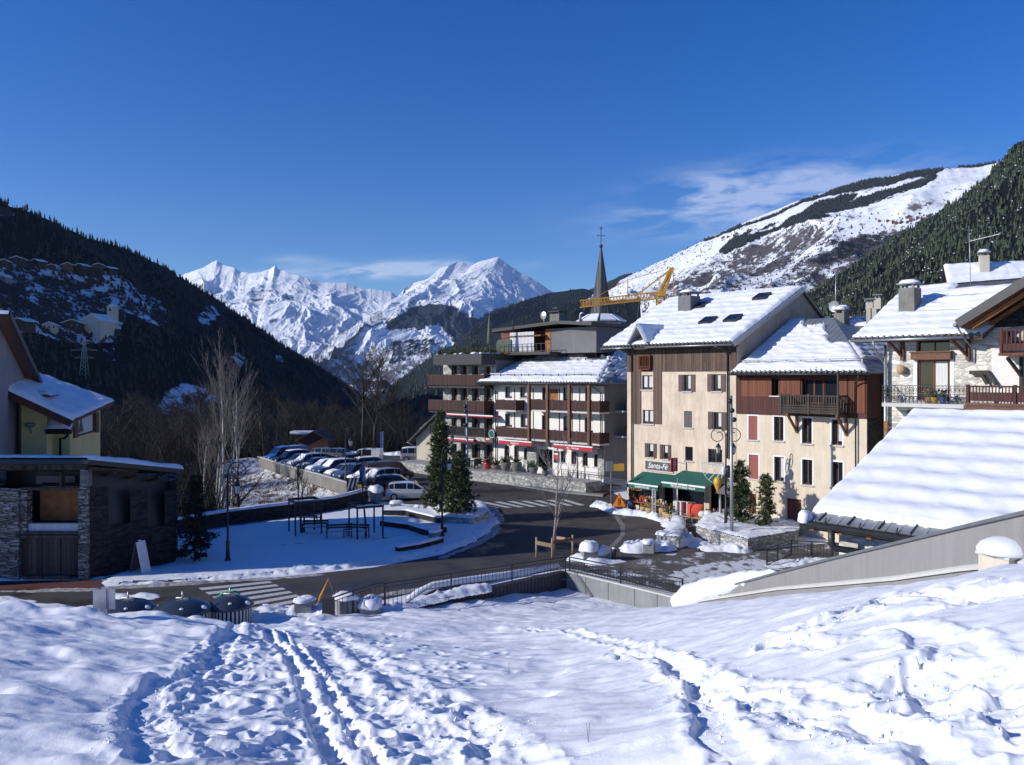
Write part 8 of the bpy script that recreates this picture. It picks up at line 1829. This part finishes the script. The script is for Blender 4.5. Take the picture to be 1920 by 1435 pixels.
# ================================================================ signs, barriers, bins, blocks
def blue_sign(px,py,label,hh,w_,zt,mat='blue'):
    P=gp(px,py); t=thing('sign',label,'sign',tuple(P)); MB().box(-w_/2,w_/2,-.04,.04,zt-hh,zt).build('panel',S[mat],t); MB().tube([(w_/2+.05,0,0),(w_/2+.05,0,zt+.1)],.04,6).build('post',S['metalg'],t); return t
blue_sign(679,924,'tall narrow blue sign standing at the end of the car park wall',2.0,.45,2.3)
t=blue_sign(715,852,'blue sign on a white post at the back of the car park',2.4,.35,3.0,'signdk'); 
P=gp(664,928); t=thing('striped_barrier','dark panel with white diagonal stripes at the end of the car park wall','barrier',(P.x,P.y,.2),.1); MB().box(-.65,.65,-.04,.04,.3,1.3).build('panel',S['black'],t); m=MB()
for k in range(4): x=-.62+k*.33; m.add([(x,-.045,.32),(x+.14,-.045,.32),(x+.14+.26,-.045,1.28 if k<3 else .95),(x+.26,-.045,1.28 if k<3 else .95)],[(0,1,2,3)])
m.build('stripe',S['whitep'],t); MB().box(-.5,.5,-.1,.1,0,.3).build('foot',S['black'],t)
P=gp(676,932); t=thing('recycling_post','yellow and black post box beside the tall blue sign','post box',tuple(P)); MB().box(-.25,.25,-.2,.2,0,1.3).build('box',S['black'],t); MB().box(-.2,.2,-.21,-.203,.3,1.1).build('front_label',S['yel'],t); MB().ball((-.1,-.35,.25),.18,0,8).build('red_cap',S['red'],t)
P=gp(812,855); t=thing('no_entry_sign','small round red and white road sign left of the tall conifer','road sign',(P.x,P.y,0)); n=20
MB().tube([(0,0,0),(0,0,1.9)],.03,6).build('post',S['metalg'],t); m=MB(); m.add([(.3*math.cos(2*math.pi*i/n),-.04,1.2+.3*math.sin(2*math.pi*i/n)) for i in range(n)],[tuple(range(n))]); pl=m.build('plate',S['taill'],t); m=MB(); m.add([(.2*math.cos(2*math.pi*i/n),-.046,1.2+.2*math.sin(2*math.pi*i/n)) for i in range(n)],[tuple(range(n))]); m.build('plate_centre',S['whitep'],pl)
# works warning triangle with traffic-light pictogram
P=gp(1161,955,.0); k=P.y/F; t=thing('warning_sign','orange triangular roadworks sign with a traffic light symbol on the pavement edge','road sign',(P.x,P.y,.15),-.1); w_=15*k; hh=27*k
def tri_(s,y,m,off=0): 
    c=hh/3; m.add([(-w_*s,y,c-c*s),(w_*s,y,c-c*s),(0,y,c+hh*2/3*s)],[(0,1,2)])
m=MB(); tri_(1,0,m); m.add([(-w_,.03,0),(w_,.03,0),(0,.03,hh)],[(0,2,1)]); pl=m.build('plate',S['taill'],t); m=MB(); tri_(.86,-.004,m); q_=m.build('plate_face',S['orange'],pl)
m=MB(); m.box(-.10,.10,-.016,-.008,hh*.16,hh*.62); m.build('symbol',S['black'],pl); m=MB()
for zz in (.24,.39,.54): m.add([(.055*math.cos(2*math.pi*i/12),-.02,hh*zz+.055*math.sin(2*math.pi*i/12)) for i in range(12)],[tuple(range(12))])
m.build('symbol_lamps',S['orange'],pl)
m=MB(); m.bar((0,.03,hh*.9),(0,.55,-.1),.04); m.bar((-w_*.7,.03,0),(-w_*.7,.03,-.15),.04); m.bar((w_*.7,.03,0),(w_*.7,.03,-.15),.04); m.build('stand',S['metalg'],t)
# the leaning one seen nearly edge-on
P=gp(598,1140); t=thing('warning_sign','leaning yellow-orange roadworks sign seen almost edge-on by the zebra crossing','road sign',(P.x,P.y,0),-1.42); m=MB(); m.slab([(-.55,0,.35),(.55,0,.35),(.02,.42,1.35),(-.02,.42,1.35)],.03); pl=m.build('plate',S['orange'],t); m=MB(); m.slab([(-.42,-.01,.44),(.42,-.01,.44),(.02,.36,1.2),(-.02,.36,1.2)],.02); m.build('plate_face',S['yel'],pl); m=MB(); m.bar((-.35,0,.35),(-.35,-.15,0),.03); m.bar((.35,0,.35),(.35,-.15,0),.03); m.bar((0,.40,1.3),(0,.9,0),.03); m.build('stand',S['metalg'],t)
# back of a sign over the snow edge
x,y=surf(196,1166); z=float(zbase(x,y)); t=thing('road_sign','back of a pale two-panel sign on a short post at the snow edge, bottom left','sign',(x,y,z-.1)); MB().box(-.05,.05,-.03,.03,0,.95).build('post',S['metalg'],t)
for a,b in ((-.29,-.06),(.06,.27)): MB().box(a,b,-.012,.012,.42,.92).build('panel',S['metalg'],t)
# A-board
P=gp(262,1077); t=thing('pavement_board','white-edged pavement board standing open beside the stone barn','sign board',tuple(P),1.35); 
for s in (-1,1): m=MB(); a=.42*s; m.add([(-.35,a,0),(.35,a,0),(.35,a*.06,1.75),(-.35,a*.06,1.75),(-.35,a-.04,0),(.35,a-.04,0),(.35,a*.06-.04,1.75),(-.35,a*.06-.04,1.75)],[(0,1,2,3),(5,4,7,6),(0,3,7,4),(1,5,6,2),(3,2,6,7)]); m.build('board',S['whitep' if s<0 else 'shut_gr'],t)
MB().ball((0,0,1.78),.09,0,8,.6).build('snow_cap',S['snow'],t)
def bin_(px,py,label,r,Y=34.3,z=0.,slat='beige',hh=.95):
    P=Vector((ray(px)*Y,Y,z)); t=thing('underground_bin',label,'waste bin',tuple(P)); MB().lathe((0,0,0),[(r*.95,-.6),(r*.95,hh)],28).build('drum',S['black'],t); m=MB(); n=34
    for i in range(n): a=2*math.pi*i/n; c,s=math.cos(a),math.sin(a); m.bar((r*c,r*s,-.5),(r*c,r*s,hh-.05),.085,.03,up=Vector((c,s,0)))
    m.build('slats',S['conc_top'],t); m=MB().lathe((0,0,hh),[(r*1.08,-.06),(r*1.1,0),(r*1.0,.10),(r*.75,.26),(r*.4,.38),(.12,.42),(0,.42)],28); ld=m.build('lid',S['lid'],t); m=MB(); m.tube([(0,0,hh+.40),(0,0,hh+.72)],.035,6); m.tube([(-.25,0,hh+.38),(-.25,0,hh+.46),(.25,0,hh+.46),(.25,0,hh+.38)],.03,6); m.build('lid_handle',S['metalg'],ld)
    m=MB(); m.ball((r*.25,-r*.72,hh+.22),.09,0,8,.5); m.ball((r*.85,-r*.2,hh+.12),.16,0,8,.6); m.build('snow_lump',S['snow'],ld); return t
bin_(240,0,'dark-lidded sunken bin mostly hidden behind the snow edge, left of three',1.02,34.2,-.1); bin_(342,0,'largest pale-slatted sunken bin with dark domed lid, middle of three',1.08,33.4,.12); t=bin_(431,0,'pale-slatted sunken bin with a green handle on its dark lid, right of three',.88,34.4,.02)
MB().tube([(-.55,.1,1.22),(-.3,.1,1.42),(.2,.1,1.48),(.4,.1,1.40)],.05,8).build('green_handle',S['green'],t)
def block(px,py,label,w_=.62,hh=.6,rz=.3,z=0.,snow=.25,mat='conc_l'):
    P=gp(px,py,z); t=thing('stone_block',label,'stone block',tuple(P),rz); MB().box(-w_/2,w_/2,-w_/2,w_/2,-.2,hh).build('block',S[mat],t); m=MB().lump((0,0,hh-.02),w_*.66,snow,px); m.build('snow_cap',S['snow'],t); return t
block(570,1152,'grey stone block with a crumpled snow cap left of the railing',.72,.62,.1,snow=.14); block(648,1153,'stone block half buried in snow behind the railing bars',.8,.75,.5); block(694,1152,'rounded snow-covered block behind the railing',.9,.35,.2,snow=.45); block(1217,1036,'pale stone block sunk in the snow heap by the bollard',.62,.55,-.3); block(1245,1024,'stone block with a neat snow cushion at the end of the stone divider',.7,.7,.2); block(1104,1052,'block under a pointed mound of snow at the railing corner',.8,.6,.2,snow=.55); block(1125,1050,'block under a round mound of snow right of the pointed one',.8,.4,.5,snow=.4); block(815,1010,'stone block with a snow cushion beside the slim lamp post in the park',.7,.45,.2,.13); block(742,952,'low stone block with snow in front of the white hatchback',.8,.35,.1); block(705,940,'large snow-topped block at the end of the curved park wall',1.0,.8,.2,snow=.55)
P=gp(1151,1052); t=thing('bollard','short dark cylindrical bollard with a thin snow top on the plaza','bollard',tuple(P)); MB().lathe((0,0,0),[(.13,0),(.13,.66),(.11,.70),(0,.70)],14).build('post',S['metald'],t); MB().lathe((0,0,.70),[(.12,0),(.10,.05),(0,.06)],12).build('snow_cap',S['snow'],t)
P=gp(1237,1010,.7); t=thing('info_post','thin grey post with a white tag at the end of the stone divider','post',tuple(gp(1270,985,.0))); MB().tube([(0,0,0),(0,0,3.3)],.035,8).build('post',S['metalg'],t)
P=gp(1263,975,.6); t=thing('small_sign','small white tag and grey prism sign at the shop corner','sign',tuple(P),.2); MB().add([(-.35,0,0),(.3,0,0),(0,-.2,-.75)],[(0,1,2)]).build('prism',S['metal'],t); MB().box(-.1,.1,-.06,-.02,.1,.5).build('tag',S['whitep'],t)
P=gp(1170,950,0); t=thing('mail_boxes','grey and yellow metal boxes on posts at the left corner of the peach house','letter box',(P.x-.6,P.y+1.2,0)); MB().box(-.7,-.15,-.2,.2,2.7,3.5).build('grey_box',S['metal'],t); MB().box(-.1,.75,-.25,.2,2.75,3.3).build('yellow_box',S['yel'],t); MB().box(-.35,-.28,-.05,.05,0,2.7).build('post',S['metalg'],t); MB().slab([(-1.0,-.6,1.9),(.9,-.6,1.6),(1.1,.6,1.9),(-.8,.6,2.2)],.06).build('shelter_roof',S['metal'],t)
P=PE.W(PE.X(1264,-.9),-.9,PE.Z(1264,884,-.9)); t=thing('hanging_sign','narrow dark red projecting sign with white letters by the shop sign','sign',P,PE.root.rotation_euler.z+1.2); MB().box(-.28,.28,-.04,.04,0,1.0).build('panel',S['awnr'],t); text('TABAC',.3,'whitep',t,(0,-.05,.5),(math.pi/2,math.pi/2,0)); MB().tube([(0,0,.9),(0,.9,.9)],.02,5).build('arm',S['metald'],t)
# ================================================================ shop goods
def pgood(px,py,d=-1.4): return PE.W(PE.X(px,d),d,0)
def on(px,d,z=.0):
    d*=.6; P=PE.W(PE.X(px,d),d,0); return (P.x,P.y,z)
def basket(px,d,label,r=.28,hh=.45,z=.1,fill='dry',mat='wicker'):
    t=thing('basket',label,'basket',on(px,d,z),0); MB().lathe((0,0,0),[(r*.8,0),(r*1.0,hh*.6),(r*.98,hh),(r*.9,hh),(r*.85,hh-.06),(0,hh-.06)],14).build('basket',S[mat],t); m=MB(); rr=random.Random(px)
    for k in range(26): a=rr.uniform(0,6.28); l=rr.uniform(.1,.5); m.bar((math.cos(a)*r*.3,math.sin(a)*r*.3,hh-.05),(math.cos(a)*r*.9,math.sin(a)*r*.9,hh+l),.03,.015)
    m.build('contents',S[fill],t)
for px,d,lb,r,hh,f in ((1218,-3.1,'pale round basket at the front left of the shop display',.32,.55,'wicker'),(1249,-3.6,'pale cylindrical basket next to the brown tub',.28,.5,'dry'),(1258,-3.7,'wide brown tub with dark plants in front of the shop',.45,.45,'shrub'),(1207,-2.6,'basket of dried bunches under the left awning',.3,.5,'wicker'),(1230,-2.2,'dark basket behind the striped post',.3,.5,'dry'),(1243,-2.4,'basket of upright sticks between the two awnings',.32,.6,'wicker'),(1252,-2.4,'basket with tall orange-brown sticks',.3,.6,'wood_panel')): basket(px,d,lb,r,hh,fill=f)
def table(px,d,label,w_=.9,col='wood_panel',items=12,seed=0,z=.1,cat='table'):
    t=thing('display_table',label,cat,on(px,d,z),PE.root.rotation_euler.z); MB().box(-w_,w_,-.35,.35,.70,.75).build('table_top',S[col],t)
    for x in (-w_+.06,w_-.06):
        for y in (-.3,.3): MB().box(x-.03,x+.03,y-.03,y+.03,0,.70).build('leg',S[col],t)
    rr=random.Random(seed); cols=['wicker','yel','whitep','cushion','shut_br','dry','black','curtain']
    for k in range(items): 
        x=-w_+.1+(2*w_-.2)*k/items; hh=rr.uniform(.12,.38); m=MB(); m.lathe((x,rr.uniform(-.2,.2),.752),[(.06,0),(.08,hh*.6),(.05,hh),(0,hh)],7); m.build('goods',S[rr.choice(cols)],t)
table(1196,-1.9,'wooden display table of jars and trinkets under the left awning',1.0,items=12,seed=1); table(1222,-1.5,'longer display table of bottles beside the striped post',.9,items=12,seed=2); table(1246,-2.0,'pale trestle table between the two awnings',.8,items=10,seed=3,col='wood_pale'); table(1345,-1.6,'dark bench table at the right end of the shop front',.9,items=8,seed=4,col='wood_brn')
t=thing('shelf_rack','open wooden rack of pale goods under the left awning','shelf',on(1205,-1.2,.1),PE.root.rotation_euler.z); m=MB(); [m.box(-1.2,1.2,-.2,.2,z,z+.04) for z in (.4,.95,1.5)]; [m.box(x-.03,x+.03,-.2,.2,0,1.7) for x in (-1.23,1.23)]; m.build('frame',S['wood_panel'],t); rr=random.Random(8)
for z in (.44,.99,1.54):
    for k in range(9): x=-1.1+k*.26; m=MB(); hh=rr.uniform(.15,.4); m.lathe((x,-.02,z+.002),[(.07,0),(.10,hh*.5),(.04,hh),(0,hh)],7); m.build('goods',S[rr.choice(['wicker','wood_pale','yel','dry','curtain'])],t)
t=thing('banner_post','tall narrow black and white lettered banner in front of the shop','banner',on(1226,-3.3,.1)); MB().box(-.14,.14,-.04,.04,.1,2.0).build('panel',S['whitep'],t); m=MB(); rr=random.Random(5)
for k in range(16): m.box(-.10,-.10+rr.uniform(.06,.2),-.045,-.041,.2+k*.11,.26+k*.11)
m.build('print',S['black'],t)
t=thing('cloth_rack','rack of striped scarves hanging in front of the shop','rack',on(1284,-3.0,.1),PE.root.rotation_euler.z+.4); MB().tube([(-.75,0,0),(-.75,0,1.35),(.75,0,1.35),(.75,0,0)],.025,6).build('frame',S['metalg'],t)
for k in range(9): MB().box(-.68+k*.16,-.57+k*.16,-.05,.05,.25,1.33).build('scarf',S[['whitep','shut_gr','whitep','awnr','black','curtain','awnr','shut_gr','black'][k]],t)
t=thing('cushion','large square red-orange cushion leaning in front of the shop','cushion',on(1303,-3.5,.45),-.3); m=MB(); pts=[]
for i in range(9):
    for j in range(9):
        u_,v_=i/8,j/8; b=(math.sin(math.pi*u_)*math.sin(math.pi*v_))**.5*.16; pts.append((-.55+1.1*u_,-b,1.0*v_))
bk=[(x,.0-y,z) for x,y,z in pts]; f=[(i*9+j,(i+1)*9+j,(i+1)*9+j+1,i*9+j+1) for i in range(8) for j in range(8)]; m.add(pts,f,0,True); m.add(bk,[q[::-1] for q in f],0,True); m.build('cover',S['cushion'],t)
for px,d,lb,c,s in ((1318,-3.3,'cream cushion lying right of the red-orange one','curtain',.45),(1327,-3.0,'white shaggy sheepskin heap on the shop bench','whitep',.5),(1310,-2.8,'grey cuddly cushion behind the red-orange one','tarp',.38),(1332,-3.4,'pale patterned cushion at the right end of the bench','tarp',.35)):
    t=thing('cushion',lb,'cushion',on(px,d,.55)); m=MB(); m.ball((0,0,s*.5),s*.75,0,12,.75); m.build('cover',S[c],t)
t=thing('display_bench','low wooden bench carrying the cushions in front of the shop','bench',on(1315,-3.2,.1),PE.root.rotation_euler.z+.1); MB().box(-1.5,1.5,-.4,.4,.38,.44).build('seat',S['wood_pale'],t); [MB().box(x-.04,x+.04,-.35,.35,0,.38).build('leg',S['wood_pale'],t) for x in (-1.3,0,1.3)]
flowerpot(on(1183,-2.2,.1),'tall grey zinc pot with bare plant at the left corner of the shop',.32,.8,'metal','dry',40,.9)
for px,lb in ((1268,'grey metal trolley in front of the shop doorway'),(1296,'low wire stand on the edge of the shop pavement')):
    t=thing('wire_stand',lb,'stand',on(px,-4.0,.05),.2); m=MB(); 
    for x in (-.5,0,.5): m.tube([(x,-.25,0),(x,0,.75),(x,.25,0)],.02,5)
    m.tube([(-.5,0,.75),(.5,0,.75)],.02,5); m.tube([(-.5,-.12,.4),(.5,-.12,.4)],.02,5); m.build('wire_frame',S['metalg'],t)
# side glazed hut at the right end of the shop front
t=thing('glass_lean_to','small glazed lean-to at the right end of the shop front','shelter',on(1350,-2.4,0),PE.root.rotation_euler.z); m=MB(); [m.box(x-.05,x+.05,-.05,.05,0,2.5) for x in (0,.9)]; m.build('post',S['metalg'],t); MB().slab([(-.2,-.3,2.4),(1.2,-.3,2.4),(1.2,1.2,3.0),(-.2,1.2,3.0)],.08).build('roof',S['metal'],t)
# dry grass stems in the snow
for px,py,lb in ((955,1268,'thin dry grass stalk poking from the snow in the centre'),(1104,1400,'thin dry grass stalk poking from the snow at the bottom')):
    x,y=surf(px,py); z=float(zbase(x,y)); t=MB(); 
    for k in range(2): t.tube([(0,0,-.1),(.01*k-.01,0,.10),(.03*k-.02,.01,.22)],.0022,3)
    o=t.build('grass_stalk',S['dry']); o.location=(x,y,z); tag(o,lb,'grass stalk')
# crust lumps and chunks on the trodden snow
rr=np.random.default_rng(4)
# ================================================================ air
HZ=True
if HZ:
    m=MB(); m.box(-9000,9500,-120,11500,-217,2300)
    o=m.build('haze',[]); tag(o,kind='stuff'); o['label']='thin blue air between the village and the far mountains'; o['category']='haze'
    mt=bpy.data.materials.new('air'); mt.use_nodes=True; t=mt.node_tree; t.nodes.clear(); ou=t.nodes.new('ShaderNodeOutputMaterial'); pv=t.nodes.new('ShaderNodeVolumePrincipled')
    pv.inputs['Color'].default_value=(.50,.68,1,1); pv.inputs['Density'].default_value=.000022; pv.inputs['Anisotropy'].default_value=.2
    t.links.new(pv.outputs[0],ou.inputs['Volume']); o.data.materials.append(mt)
